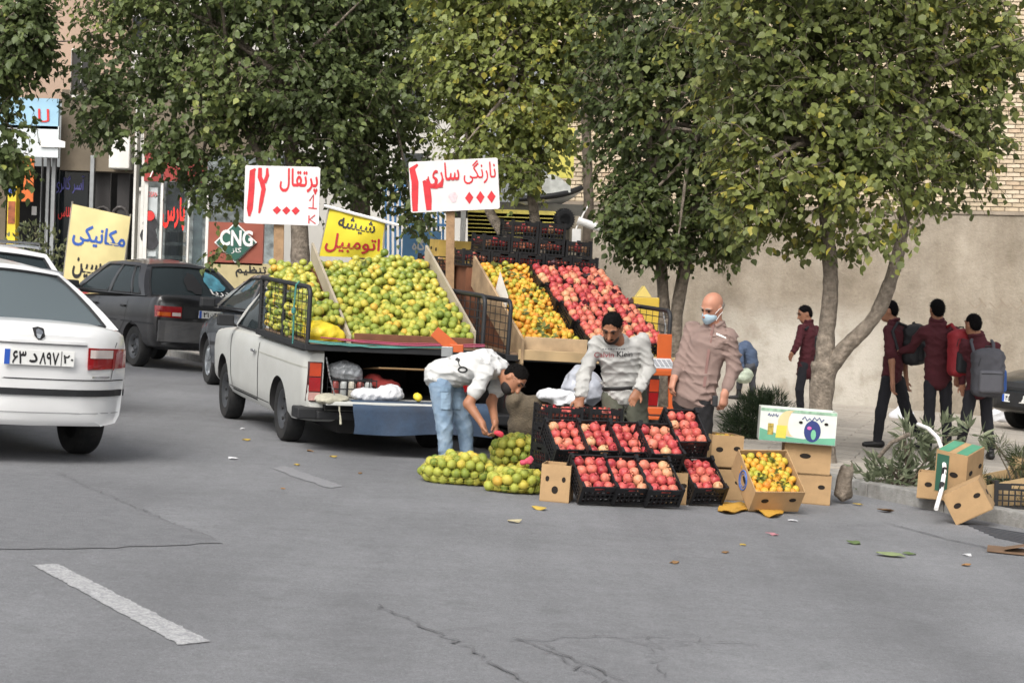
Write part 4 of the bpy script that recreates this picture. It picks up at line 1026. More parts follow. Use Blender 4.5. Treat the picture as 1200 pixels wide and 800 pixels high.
def sedan(name, label, M, st, cb, pm, gm, splits, ax, track, r, tw=.19, rim=M_RIM, cap=0, bow=(.12, .18), grear=None, group=None, pw=3, cat='car'):
    root = empty(name, M); tag(root, label, cat, group)
    o = body_shell(st, bow[0], bow[1], pw=pw).build('body', [pm, M_INT], None, smooth=30)
    cut = []
    for xa in ax:
        for sg in (-1, 1):
            mb = MB(); mb.mi = 1; mb.lathe([(0, -.15), (r*1.16, -.15), (r*1.16, .3), (0, .3)], 32, Matrix.Translation((xa, sg*track, r)) @ Matrix.Rotation(0 if sg > 0 else math.pi, 4, 'Z'), 'Y'); cut.append(mb.build('cutter', [pm, M_INT]))
    apply_cut(o, cut); o.parent = root
    make_cabin(root, cb, pm, gm, splits, grear); interior(root, cb)
    for xa in ax:
        for sg in (-1, 1): wheel(root, xa, sg*(track-tw*.5+.06), r, tw, rim, cap)
    return root, o, bvh_of([o])
def side_strip(name, root, bvh, pts, sg, w=.008, mt=None, off=.003):
    "thin line drawn on the side of a body (door gaps, mouldings)"
    Q = []; P = [Vector(p) for p in pts]
    fine = []
    for a, b in zip(P[:-1], P[1:]):
        k = max(2, int((b-a).length/.06)); fine += [a+(b-a)*i/k for i in range(k)]
    fine.append(P[-1]); Q = stroke_quads(fine, w)
    return decal(name, Q, mt or M_GAP, root, bvh, (0, sg*3, 0), (1, 0, 0), (0, 0, 1), (0, -sg, 0), off)
def rear_piece(name, root, bvh, Q, mt, off=.004, thick=0, x0=-4): return decal(name, Q, mt, root, bvh, (x0, 0, 0), (0, -1, 0), (0, 0, 1), (1, 0, 0), off, thick)
def front_piece(name, root, bvh, Q, mt, off=.004, thick=0): return decal(name, Q, mt, root, bvh, (4, 0, 0), (0, 1, 0), (0, 0, 1), (-1, 0, 0), off, thick)
def quad(x0, x1, z0, z1, n=6): return grid_poly([(x0, z0), (x1, z0), (x1, z1), (x0, z1)], n)
def shift(Q, dx, dy): return [tuple((p[0]+dx, p[1]+dy) for p in q) for q in Q]
def number_plate(root, x, z, w, h, txt, ang=0, front=False, small=None):
    "plate as a part with its lettering as sub-parts; local frame facing -x (or +x in front)"
    Mx = Matrix.Translation((x, 0, z)) @ Matrix.Rotation(R(90) if front else R(-90), 4, 'Z') @ Matrix.Rotation(ang, 4, 'X')
    mb = MB(); mb.box((0, 0, 0), (w, .012, h)); p = mb.build('number_plate', M_PLATE, root, Mx, bevel=.003)
    mb = MB(); mb.box((-w*.46, -.0075, 0), (w*.075, .004, h*.96)); mb.build('blue_band', M_PBLUE, p)
    pos, ww = txt
    for t, (cx, tw_, th) in zip(pos, ww): letters('plate_lettering', t, tw_*w, th*h, M_BLKP, p, (cx*w, -.02*h), -.0085, 20, .02)
    mb = MB(); mb.box((w*.31, -.0075, 0), (.004, .003, h*.95)); mb.build('plate_divider', M_BLKP, p); return p
def heading_matrix(p, th): return ground_matrix(p[0], p[1], R(90)+th)
# ---- white sedan in front at the left
th = R(33); fw = Vector((-math.sin(th), math.cos(th), 0)); rt = Vector((math.cos(th), math.sin(th), 0))
d = 14.05; c = Vector((-.243*d, d, 0))+fw*2.25
PW = paint('white', '#dcdcdb', amt=.1)
st = [(-2.25, .74, .30, .70, .74), (-2.235, .775, .285, .905, .94), (-2.17, .80, .28, .965, 1.0), (-2.0, .835, .27, .985, 1.03), (-1.7, .86, .25, .985, 1.035), (-.9, .865, .22, .955, .99), (0, .865, .22, .94, .96), (.9, .86, .22, .92, .95), (1.5, .84, .23, .84, .90), (2.0, .80, .25, .74, .80), (2.2, .72, .3, .66, .70), (2.25, .66, .34, .6, .62)]
cb = Cabin(-1.72, -1.02, .35, 1.15, .985, 1.405, .80, .60, .055)
root, body, bv = sedan('white_sedan', 'white sedan driving away with black bumper strip, cut off at the left edge', heading_matrix(c, th), st, cb, PW, M_CGLS, [(.05, .36, .10, .40), (.40, .93, .44, .86)], (-1.32, 1.35), .735, .30, .195, bow=(.30, .2), grear=glass_mat('rear_glass_pale', '#6d777b', .45), pw=3.4)
for sg in (-1, 1):
    f = lambda a, b, z0, z1, z0b, z1b: grid_poly([(sg*a, z0), (sg*b, z0b), (sg*b, z1b), (sg*a, z1)], 10)
    L_ = rear_piece('tail_lamp', root, bv, f(.385, .835, .70, .86, .715, .855), M_LRED, .012, .03)
    rear_piece('lamp_lens', root, bv, f(.40, .62, .785, .845, .785, .845), M_LWHT, .0165).parent = L_
    rear_piece('lamp_divider', root, bv, f(.625, .64, .70, .858, .70, .858), M_LRED, .018).parent = L_
    rear_piece('trunk_gap', root, bv, stroke_quads([(sg*.66, .985), (sg*.655, .9), (sg*.64, .865)], .006), M_GAP)
    rear_piece('trunk_gap', root, bv, stroke_quads([(sg*.635, .70), (sg*.62, .63)], .006), M_GAP)
rear_piece('trunk_gap', root, bv, quad(-.84, .84, .618, .626, 24), M_GAP)
rear_piece('bumper_strip', root, bv, quad(-.855, .855, .505, .552, 28), M_TRIM, .015, .02)
rear_piece('bumper_gap', root, bv, quad(-.8, .8, .378, .384, 24), mat('soft_gap', '#8f8f90', .6))
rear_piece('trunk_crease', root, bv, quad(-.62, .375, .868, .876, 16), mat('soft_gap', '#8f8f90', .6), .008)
rear_piece('trunk_ledge', root, bv, quad(-.36, .36, .88, .9, 10), PW, .02, .03)
# emblem: small shield with a horse head
eq = [[(0, -.055), (.04, -.015), (.042, .04), (0, .05), (-.042, .04), (-.04, -.015)]]
rear_piece('emblem', root, bv, [tuple((p[0], p[1]+.945) for p in eq[0])], M_BLKP, .010)
rear_piece('emblem_horse_head', root, bv, shift([[(-.02, -.03), (.0, -.035), (.012, -.005), (.028, .008), (.022, .024), (0, .036), (-.02, .028), (-.026, 0)]], 0, .945), M_CHR, .016)
number_plate(root, -2.268, .775, .52, .112, (('۶۳', 'د', '۸۹۷', '۲۰'), ((-.29, .19, .74), (-.09, .11, .55), (.135, .27, .74), (.41, .14, .5))))
rear_piece('badge', root, bv, quad(.43, .60, .64, .652, 4), M_CHR, .008)
mb = MB(); mb.tube([cb.side(u, .97, -1)+Vector((0, -.01, .005)) for u in np.linspace(0, 1, 10)], .014, 6); mb.build('roof_gutter', mat('gutter_grey', '#6d6f72', .5), root)
mb = MB(); mb.tube([cb.side(u, .97, 1)+Vector((0, .01, .005)) for u in np.linspace(0, 1, 10)], .014, 6); mb.build('roof_gutter', mat('gutter_grey', '#6d6f72', .5), root)
mb = MB(); mb.box((-1.4, 0, .30), (.6, 1.3, .12)); mb.tube([(-2.12, .35, .25), (-1.5, .35, .27)], .025, 8); mb.build('underbody', M_INT, root)
# ---- another white car ahead of it (only its roof and rear window show)
th2 = R(31); c2 = at(-4, 400, 18.6); c2 = Vector((c2.x, c2.y, 0))+Vector((-math.sin(th2), math.cos(th2), 0))*1.9
st2 = [(-1.95, .70, .32, .72, .76), (-1.93, .76, .3, .93, .96), (-1.85, .79, .28, 1.0, 1.02), (-1.4, .82, .25, 1.02, 1.04), (0, .83, .23, .99, 1.0), (.9, .82, .24, .96, .99), (1.5, .8, .25, .86, .92), (1.85, .75, .28, .72, .78), (1.95, .66, .34, .6, .64)]
cb2 = Cabin(-1.8, -1.35, .3, 1.1, 1.0, 1.56, .78, .62, .05)
r2, b2, v2 = sedan('white_hatchback', 'white car ahead of the white sedan, only its roof visible', heading_matrix(c2, th2), st2, cb2, PW, M_CGLS, [(.07, .38, .10, .40), (.42, .93, .45, .86)], (-1.2, 1.25), .70, .29)
mb = MB()
for sg in (-1, 1): mb.tube([cb2.side(u, 1, sg)+Vector((0, -sg*.05, .05)) for u in np.linspace(.05, .95, 8)], .016, 6)
for x in (-1.0, -.2): mb.bar((x, -.6, 1.64), (x, .6, 1.64), .03, .025)
mb.build('roof_rack', M_CHR, r2)
# ---- black sedan parked at the left
th3 = R(35); fw3 = Vector((-math.sin(th3), math.cos(th3), 0)); rt3 = Vector((math.cos(th3), math.sin(th3), 0))
p = gp(158, 429); c3 = p+rt3*.80+fw3*1.33
PB = paint('black', '#17171a', .3, '#55524e', .25)
st3 = [(-1.96, .66, .36, .60, .62), (-1.95, .74, .32, .88, .90), (-1.90, .765, .30, .955, .975), (-1.7, .78, .28, .97, .99), (-1.3, .795, .25, .97, .99), (-.5, .80, .23, .94, .95), (.6, .80, .23, .90, .92), (1.2, .79, .24, .86, .90), (1.6, .77, .26, .78, .83), (1.88, .72, .3, .70, .74), (1.96, .62, .34, .6, .63)]
cb3 = Cabin(-1.42, -.92, .38, 1.02, .955, 1.40, .745, .56, .05)
r3, b3, v3 = sedan('black_sedan', 'dusty black saloon parked beyond the white pickup, stickers on rear window', heading_matrix(c3, th3) @ Matrix.Scale(1.13, 4), st3, cb3, PB, M_CGLS, [(.06, .17, .12, .19), (.19, .47, .21, .45), (.51, .93, .49, .84)], (-1.18, 1.17), .70, .275, .165, bow=(.12, .18))
for sg in (-1, 1):
    L_ = rear_piece('tail_lamp', r3, v3, grid_poly([(sg*.44, .70), (sg*.76, .70), (sg*.76, .845), (sg*.44, .845)], 8), M_LRED, .012, .03)
    rear_piece('lamp_lens', r3, v3, grid_poly([(sg*.45, .72), (sg*.56, .72), (sg*.56, .765), (sg*.45, .765)], 4), M_LWHT, .016).parent = L_
    rear_piece('lamp_indicator', r3, v3, grid_poly([(sg*.58, .715), (sg*.74, .715), (sg*.74, .765), (sg*.58, .765)], 6), M_LAMB, .016).parent = L_
rear_piece('rear_bumper', r3, v3, quad(-.80, .80, .38, .655, 20), mat('grey_bumper', '#4a4a4c', .7, var=.15, dirt='#6a6863', dirt_amt=.4), .035, .06)
rear_piece('rear_garnish', r3, v3, quad(-.42, .42, .70, .86, 10), M_TRIM, .012, .02)
number_plate(r3, -2.0, .765, .44, .10, (('۲۱', 'ن', '۴۵۸', '۹۹'), ((-.27, .17, .6), (-.08, .1, .42), (.13, .25, .6), (.41, .12, .45))))
for sg in (1, -1):
    side_strip('door_gap', r3, v3, [(-.95, .95), (-.95, .62), (-.78, .45), (-.68, .3), (.03, .3), (.05, .95)], sg); side_strip('door_gap', r3, v3, [(.05, .3), (.85, .3), (.95, .6), (.93, .93)], sg)
    side_strip('side_moulding', r3, v3, [(-1.85, .60), (-.82, .60)], sg, .02, M_TRIM, .006); side_strip('side_moulding', r3, v3, [(-.66, .60), (.86, .60)], sg, .02, M_TRIM, .006)
    for x in (-.85, .12):
        mb = MB(); mb.box((x, sg*.80, .80), (.14, .03, .028)); mb.build('door_handle', M_TRIM, r3, bevel=.008)
    mb = MB(); mb.box((.86, sg*.83, 1.03), (.09, .17, .11)); mb.bar((.86, sg*.72, 1.0), (.88, sg*.78, 1.01), .04); mb.build('mirror', M_TRIM, r3, bevel=.02)
# stickers on its rear window
for (u0, u1, v0_, v1_, mt) in ((.12, .34, .25, .8, mat('sticker_blue', '#4f8fa0', .5, var=.5, scale=9)), (.40, .58, .15, .75, M_BLKP)):
    mb = MB(); cc = cb3.rear((u0+u1)/2, (v0_+v1_)/2); pts = []
    for k in range(18):
        a = 2*math.pi*k/18; rr_ = .85+.3*random.random(); pts.append(cb3.rear((u0+u1)/2+(u1-u0)/2*math.cos(a)*rr_, (v0_+v1_)/2+(v1_-v0_)/2*math.sin(a)*rr_)+Vector((-.006, 0, 0)))
    mb.add([cc+Vector((-.006, 0, 0))]+pts, [(0, 1+k, 1+(k+1) % 18) for k in range(18)]); mb.build('window_sticker', mt, r3)
fnw = lambda x, y: cb3.rear(.25-x, .3+y)+Vector((-.007, 0, 0))
quads_obj('window_lettering', text_quads('دریا', .2, .2, 16, .02), M_WHTP, r3, None, fn=lambda x, y: cb3.rear(.22-x, .22+y)+Vector((-.007, 0, 0)))
# ---- dark blue-grey car in front of the pickup
th4 = R(22); fw4 = Vector((-math.sin(th4), math.cos(th4), 0)); rt4 = Vector((math.cos(th4), math.sin(th4), 0))
p = gp(244, 450); c4 = p+rt4*.82-fw4*1.46
PG = paint('slate', '#30363d', .25, '#6a6a68', .2)
st4 = [(x, w, zb, zs, zc) for (x, w, zb, zs, zc) in st]
r4, b4, v4 = sedan('slate_sedan', 'dark slate saloon, its nose showing left of the white pickup cab', heading_matrix(c4, th4) @ Matrix.Scale(1.08, 4), st4, Cabin(-1.72, -1.02, .35, 1.15, .96, 1.40, .80, .60, .05), PG, M_CGLS, [(.05, .36, .10, .40), (.40, .93, .44, .86)], (-1.32, 1.35), .735, .30, .195, rim=M_RIMS, cap=1, bow=(.2, .25))
for sg in (-1, 1):
    front_piece('headlamp', r4, v4, grid_poly([(sg*.42, .60), (sg*.76, .60), (sg*.76, .70), (sg*.42, .72)], 6), M_LWHT, .01, .03)
    side_strip('door_gap', r4, v4, [(.95, .92), (1.0, .6), (.98, .28), (-.1, .28), (-.1, .94)], sg); side_strip('side_moulding', r4, v4, [(-.9, .55), (1.0, .53)], sg, .04, M_TRIM, .008)
    mb = MB(); mb.box((.98, sg*.93, 1.02), (.1, .18, .12)); mb.bar((.98, sg*.8, .98), (.98, sg*.88, 1.0), .04); mb.build('mirror', M_TRIM, r4, bevel=.02)
front_piece('bumper_strip', r4, v4, quad(-.7, .7, .42, .50, 14), M_TRIM, .02, .03)
# ---- dark parked car whose nose shows at the right edge
th5 = R(148); p = gp(1215, 497, .12); c5 = p+Vector((1.05, 1.7, 0))
M5 = ground_matrix(8.95, 28.75, math.atan2(-.56, -.83), .12)
r5, b5, v5 = sedan('dark_green_saloon', 'dark parked saloon by the wall, its nose at the right edge', M5, st, Cabin(-1.72, -1.02, .35, 1.15, .96, 1.40, .80, .60, .05), paint('dark_green', '#20262a', .25, '#55564f', .15), M_CGLD, [(.05, .36, .10, .40), (.40, .93, .44, .86)], (-1.32, 1.35), .735, .30, .195, bow=(.2, .25))
for sg in (-1, 1): front_piece('headlamp', r5, v5, grid_poly([(sg*.40, .58), (sg*.74, .58), (sg*.74, .69), (sg*.40, .70)], 6), M_LWHT, .012, .03)
front_piece('grille', r5, v5, quad(-.38, .38, .58, .69, 8), M_TRIM, .01, .02)
mb = MB(); mb.tube([(2.19, .055*math.cos(a), .64+.055*math.sin(a)) for a in np.linspace(0, 2*math.pi, 20)], .008, 6, False)
for a, b in (((-.035, .035), (0, -.045)), ((0, -.045), (.035, .035)), ((-.018, .0), (0, .03)), ((.018, 0), (0, .03))): mb.bar((2.19, a[0], .64+a[1]), (2.19, b[0], .64+b[1]), .009)
mb.build('round_emblem', M_CHR, r5)
front_piece('front_bumper', r5, v5, quad(-.78, .78, .30, .55, 16), M_TRIM, .03, .05)
number_plate(r5, 2.27, .46, .50, .11, (('۴۵', 'ب', '۲۴۳', '۱۲'), ((-.29, .17, .6), (-.10, .1, .42), (.13, .25, .6), (.41, .12, .45))), front=True)
# ---- pickups
def pickup(name, label, M, pm, sag=0., lean=0.):
    "sag: tail down under load; lean: right side up; the wheels stay on the road"
    root = empty(name, M @ Matrix.Rotation(-sag, 4, 'Y') @ Matrix.Rotation(-lean, 4, 'X')); tag(root, label, 'pickup truck')
    st = [(-2.12, .765, .42, .93, .935), (-2.10, .775, .40, .945, .95), (-1.9, .795, .33, .95, .955), (-1.2, .81, .28, .95, .955), (-.3, .815, .26, .95, .955), (.5, .815, .26, .945, .95), (1.0, .81, .27, .935, .96), (1.4, .80, .28, .91, .955), (1.8, .78, .32, .87, .91), (2.02, .75, .36, .82, .85), (2.08, .70, .42, .74, .76)]
    sect = [(0, 0), (.72, 0), (.92, .03), (.97, .12), (.985, .28), (.99, .42), (1.0, .66), (.995, .8), (.985, .9), (.965, .965), (.92, 1.0)]
    o = body_shell(st, .03, .1, sect=sect).build('body', [pm, M_INT], None, smooth=30); cut = []
    for xa in (-1.17, 1.32):
        for sg in (-1, 1):
            mb = MB(); mb.mi = 1; mb.lathe([(0, -.15), (.345, -.15), (.345, .3), (0, .3)], 32, Matrix.Translation((xa, sg*.68, .30)) @ Matrix.Rotation(0 if sg > 0 else math.pi, 4, 'Z'), 'Y'); cut.append(mb.build('cutter', [pm, M_INT]))
    mb = MB(); mb.mi = 1; mb.box((-1.42, 0, .93), (1.9, 1.26, .80)); cut.append(mb.build('cutter', [pm, M_INT]))
    apply_cut(o, cut); o.parent = root; bv = bvh_of([o])
    cb = Cabin(-.42, -.33, .52, .98, .945, 1.42, .76, .60, .05); make_cabin(root, cb, pm, M_CGLS, [(.10, .92, .10, .82)]); interior(root, cb, False)
    for xa in (-1.17, 1.32):
        for sg in (-1, 1): w_ = wheel(root, xa, sg*.675, .295, .175, M_RIM); w_.location.z += -sag*xa+lean*sg*.675
    for sg in (-1, 1):
        L_ = rear_piece('tail_lamp', root, bv, quad(sg*.705-.062, sg*.705+.062, .51, .855, 4), mat('lamp_frame', '#3a1a18', .4), .012, .02)
        rear_piece('lamp_red', root, bv, quad(sg*.705-.05, sg*.705+.05, .60, .72, 3), M_LRED, .018).parent = L_
        rear_piece('lamp_amber', root, bv, quad(sg*.705-.05, sg*.705+.05, .73, .845, 3), mat('lamp_orange_red', '#a83a1c', .2, coat=.5), .018).parent = L_
        rear_piece('lamp_clear', root, bv, quad(sg*.705-.05, sg*.705+.05, .52, .59, 3), mat('lamp_pink', '#b58c84', .2, coat=.5), .018).parent = L_
        side_strip('door_gap', root, bv, [(-.36, .945), (-.36, .42), (-.33, .34), (.78, .34), (.88, .5), (.90, .935)], sg, .02)
        side_strip('body_crease_shade', root, bv, [(-2.08, .80), (-.38, .80)], sg, .01, mat('crease_shadow', '#a9a89e', .6), .004); side_strip('sill_gap', root, bv, [(-.82, .36), (.95, .36)], sg, .008)  # crease is a flat grey strip: its shade painted on, no relief
        Ms = Matrix.Identity(4); mb = MB(); mb.box((-.22, sg*.835, .80), (.13, .025, .025)); mb.build('door_handle', M_CHR, root, bevel=.006)
        mb = MB(); mb.box((.80, sg*.90, 1.02), (.05, .17, .115)); mb.bar((.80, sg*.78, .96), (.80, sg*.84, .99), .025); mb.build('mirror', M_TRIM, root, bevel=.015)
        mb = MB(); mb.box((-2.06, sg*.74, .41), (.22, .24, .10)); mb.build('bumper_end', M_TRIM, root, bevel=.015)
    mb = MB(); mb.box((-2.2, 0, .405), (.08, 1.40, .07)); mb.build('rear_bumper', M_TRIM, root, bevel=.012)
    mb = MB(); mb.box((-1.2, 0, .48), (2.0, 1.24, .06)); mb.box((-.9, 0, .33), (2.2, .9, .2)); mb.build('bed_floor', M_INT, root)
    tg = MB(); tg.box((-2.27, 0, .53), (.36, 1.36, .035)); tg.build('tailgate', pm, root, bevel=.008)
    mb = MB(); mb.tube([(-1.17, -.68, .29), (-1.17, .68, .29)], .05, 8); mb.tube([(-2.0, .4, .26), (-.6, .45, .25)], .035, 8); mb.build('axle', M_INT, root)
    # black steel deck frame over the bed and the racks
    mb = MB()
    for sg in (-1, 1): mb.bar((-2.16, sg*.80, .985), (-.28, sg*.80, .985), .06, .055)
    mb.bar((-2.16, -.83, .985), (-2.16, .83, .985), .06, .055); mb.bar((-.29, -.83, .985), (-.29, .83, .985), .06, .055); mb.build('deck_frame', M_TRIM, root, bevel=.006)
    mb = MB(); mb.box((-1.29, 0, 1.02), (1.72, 1.56, .018)); mb.build('deck_board', mat('deck_ply', '#7d6650', .8, var=.25, scale=9), root)
    for sg in (-1, 1):
        mb = MB(); x0, x1, z0, z1 = -2.15, -.30, 1.015, 1.50; rad = .08
        pts = [(x0, z0)]+[(x0+rad-rad*math.cos(a), z1-rad+rad*math.sin(a)) for a in np.linspace(0, math.pi/2, 6)]+[(x1, z1)]
        mb.tube([(x, sg*.80, z) for x, z in pts], .021, 8); mb.tube([(x1, sg*.80, z0), (x1, sg*.80, z1)], .02, 8); mb.tube([((x0+x1)/2, sg*.80, z0), ((x0+x1)/2, sg*.80, z1)], .015, 8)
        rk = mb.build('side_rack', M_TRIM, root, smooth=50)
        for z in np.linspace(z0+.07, z1-.07, 6): mb = MB(); mb.tube([(x0, sg*.80, z), (x1, sg*.80, z)], .0045, 5); mb.build('rack_wire', M_TRIM, rk)
        for x in np.linspace(x0+.12, x1-.1, 12): mb = MB(); mb.tube([(x, sg*.80, z0), (x, sg*.80, z1)], .003, 4); mb.build('rack_wire', M_TRIM, rk)
    return root, cb, bv
pa, pb_ = gp(331, 516), gp(263, 489); hd = (pb_-pa); TH1 = math.atan2(-hd.x, hd.y); fwA = Vector((-math.sin(TH1), math.cos(TH1), 0)); rtA = Vector((math.cos(TH1), math.sin(TH1), 0))
cA = pa+rtA*.73+fwA*1.17
MA = heading_matrix(cA, TH1); print('pickup heading', math.degrees(TH1), cA)
TA, cabA, bvA = pickup('white_pickup', 'old cream white pickup truck carrying the heaped green oranges, tailgate down', MA, paint('cream', '#c6c7c2', .38, '#8f8a7c', .25, .3), .03, .022)
THB = R(20); fwB = Vector((-math.sin(THB), math.cos(THB), 0)); cB = Vector((.68, 18.25, 0))+fwB*2.15; MBm = heading_matrix(cB, THB)
TB, cabB, bvB = pickup('dark_pickup', 'dark pickup truck carrying tangerines and pomegranates, parked along the kerb', MBm, paint('dark_grey', '#2e2f31', .4, '#5a554c', .3, .3), .03, .012)
# ================================================================ fruit, crates, boxes and signs
def lumpy_sphere(name, r, mt, seed, sub=2, flat=.94, bumps=.02):
    rs = np.random.default_rng(seed); bm = bmesh.new(); bmesh.ops.create_icosphere(bm, subdivisions=sub, radius=1)
    ph = rs.uniform(0, 6, 3)
    for v in bm.verts:
        p = v.co.normalized(); k = 1+bumps*(math.sin(p.x*4+ph[0])+math.sin(p.y*5+ph[1])); dim = 1-.12*max(0, (p.z-.86)/.14)
        v.co = Vector((p.x*k, p.y*k, p.z*k*flat*dim))*r
    me = bpy.data.meshes.new(name); bm.to_mesh(me); bm.free(); me.materials.append(mt)
    me.polygons.foreach_set('use_smooth', np.ones(len(me.polygons), dtype=bool)); return me
OR_RAMP = [(0, '#62752b'), (.25, '#848f39'), (.55, '#9fa244'), (.82, '#b4ac4a'), (.96, '#c0aa44'), (1, '#c69b3d')]
TA_RAMP = [(0, '#969a3a'), (.22, '#bda73b'), (.5, '#cf9f39'), (.8, '#d28c32'), (1, '#c97a2d')]
PO_RAMP = [(0, '#982735'), (.22, '#ae3d44'), (.48, '#ba524d'), (.76, '#c26e5c'), (.93, '#c68b69'), (1, '#c29e74')]
M_OR = mat('orange_peel', rough=.52, var=.22, scale=16, bump=.25, bscale=160, spec=.35, dirt='#8d9440', dirt_amt=.5, dscale=14, ramp=OR_RAMP)
M_TA = mat('tangerine_peel', rough=.5, var=.2, scale=18, bump=.2, bscale=170, spec=.35, dirt='#a3a040', dirt_amt=.5, dscale=18, ramp=TA_RAMP)
M_PO = mat('pomegranate_rind', rough=.46, var=.28, scale=22, bump=.15, bscale=60, spec=.35, dirt='#c98f66', dirt_amt=.4, dscale=15, ramp=PO_RAMP)
def tint_mat(name, ramp):
    m = bpy.data.materials.new(name); m.use_nodes = True; N = m.node_tree.nodes; L = m.node_tree.links; B = N['Principled BSDF']
    a = N.new('ShaderNodeAttribute'); a.attribute_name = 'tint'; cr = N.new('ShaderNodeValToRGB'); e = cr.color_ramp.elements
    while len(e) < len(ramp): e.new(.5)
    for q, (p, c) in zip(e, ramp): q.position = p; q.color = C(c)
    L.new(a.outputs['Fac'], cr.inputs[0]); L.new(cr.outputs[0], B.inputs['Base Color']); B.inputs['Roughness'].default_value = .42; return m
M_ORS, M_TAS, M_POS = tint_mat('orange_peel_mass', OR_RAMP), tint_mat('tangerine_peel_mass', TA_RAMP), tint_mat('pomegranate_mass', PO_RAMP)
ORM = [lumpy_sphere('orange', .038, M_OR, 1), lumpy_sphere('orange', .0415, M_OR, 2), lumpy_sphere('orange', .0345, M_OR, 3), lumpy_sphere('orange', .044, M_OR, 6, flat=.9)]
TAM = [lumpy_sphere('tangerine', .031, M_TA, 4, flat=.85), lumpy_sphere('tangerine', .034, M_TA, 5, flat=.86)]
def pomegranate_mesh(seed, r):
    rs = np.random.default_rng(seed); mb = MB(); n = 14
    prof = [(.02, -.97), (.45, -.88), (.78, -.62), (.97, -.2), (1, .1), (.93, .45), (.72, .74), (.42, .92), (.2, 1.0), (.17, 1.08), (.2, 1.2), (.26, 1.3), (.13, 1.22), (.08, 1.08)]
    mb.lathe([(a*r, b*r*.93) for a, b in prof], n)
    for k, v in enumerate(mb.v):
        an = math.atan2(v.y, v.x); row = k//n
        f = 1+.04*math.sin(5*an+seed)*(1 if 1 < row < 8 else 0); v.x *= f; v.y *= f
        if 10 <= row <= 11: v.z += .1*r*math.cos(6*an)
    o = mb.build('pomegranate', M_PO, None, smooth=55); me = o.data; bpy.data.objects.remove(o); return me
POM = [pomegranate_mesh(1, .0425), pomegranate_mesh(2, .040), pomegranate_mesh(3, .0445)]
def fruit(kind, meshes, p, label, group, upright=None):
    o = bpy.data.objects.new(kind, random.choice(meshes)); COL.objects.link(o); o.location = p
    o.rotation_euler = (random.uniform(0, 6.3), random.uniform(0, 6.3), random.uniform(0, 6.3)) if upright is None else upright
    return tag(o, label, kind, group)
def fruit_mass(name, pts, r, mt, parent=None, label=None, cat=None, sub=1):
    bm = bmesh.new(); bmesh.ops.create_icosphere(bm, subdivisions=sub+1, radius=1); T = np.array([v.co[:] for v in bm.verts]); TF = np.array([[v.index for v in f.verts] for f in bm.faces]); bm.free()
    P = np.array([tuple(p) for p in pts]); n = len(P); k = len(T); S = r*RNG.uniform(.93, 1.06, n)
    V = (P[:, None]+T[None]*S[:, None, None]*np.array((1, 1, .93))).reshape(-1, 3); F = (np.arange(n)[:, None, None]*k+TF[None]).reshape(-1, 3)
    me = mesh_np(name, V, F, [mt], smooth=True); a = me.attributes.new('tint', 'FLOAT', 'POINT'); a.data.foreach_set('value', np.repeat(RNG.uniform(0, 1, n), k).astype(np.float32))
    o = link(name, me, parent); tag(o, label, cat, kind='stuff'); return o
# ---- heap of oranges on the white pickup
MTA = TA.matrix_basis; MTB = TB.matrix_basis
def hexfill(x0, x1, y0, y1, sp, jit):
    out = []; j = 0; x = x0
    while x <= x1:
        y = y0+(sp/2 if j % 2 else 0)
        while y <= y1: out.append((x+random.gauss(0, jit), y+random.gauss(0, jit))); y += sp
        x += sp*.80; j += 1
    return out
def heapA(x, y): return 1.125+(x+2.05)*.40+.035*math.sin(x*5+1)*math.sin(y*4+.5)+.07*math.exp(-((y+.35)**2+(x+.85)**2)*7)
pts = [(x, y, heapA(x, y)+random.gauss(0, .018)) for x, y in hexfill(-2.07, -.60, -.70, .365, .072, .012)]
pts.sort(key=lambda p: p[0])
LBA = 'green and yellow orange in the big heap on the white pickup'
for p in pts[:200]: fruit('orange', ORM, MTA @ Vector(p), LBA, 'oranges heaped on the white pickup')
low = [(x, y, heapA(x, y)-.062) for x, y in hexfill(-2.05, -.58, -.70, .37, .072, .008)]
fruit_mass('heaped_oranges', [MTA @ Vector(p) for p in pts[200:]]+[MTA @ Vector(p) for p in low]+[MTA @ Vector((-.6+random.uniform(-.03, .1), y, heapA(-.62, y)-random.uniform(0, .1))) for y in np.arange(-.7, .38, .06)], .039, M_ORS, None, 'upper rows of the orange heap on the white pickup', 'oranges', 1)
M_PLANK = mat('grey_plank', '#a39884', .85, var=.25, scale=5, dirt='#6f6656', dirt_amt=.5, bump=.3); M_PLY = mat('ply_board', '#b59a78', .8, var=.25, scale=6, dirt='#7f6a50', dirt_amt=.5)
M_BRNB = mat('brown_board', '#6f4630', .7, var=.2, scale=8)
def ramp_box(mb, x0, x1, y0, y1, f, drop, zbot):
    V = [(x0, y0, zbot), (x1, y0, zbot), (x1, y1, zbot), (x0, y1, zbot), (x0, y0, f(x0, 0)-drop), (x1, y0, f(x1, 0)-drop), (x1, y1, f(x1, 0)-drop), (x0, y1, f(x0, 0)-drop)]
    mb.add(V, [(3, 2, 1, 0), (4, 5, 6, 7), (0, 1, 5, 4), (1, 2, 6, 5), (2, 3, 7, 6), (3, 0, 4, 7)])
disA = empty('display_stand', MTA); tag(disA, 'sloping plank fruit stand holding the orange heap on the white pickup', 'stand')
mb = MB(); ramp_box(mb, -2.08, -.50, -.74, .40, lambda x, y: 1.125+(x+2.05)*.40, .12, 1.035); mb.build('ramp', M_BRNB, disA)
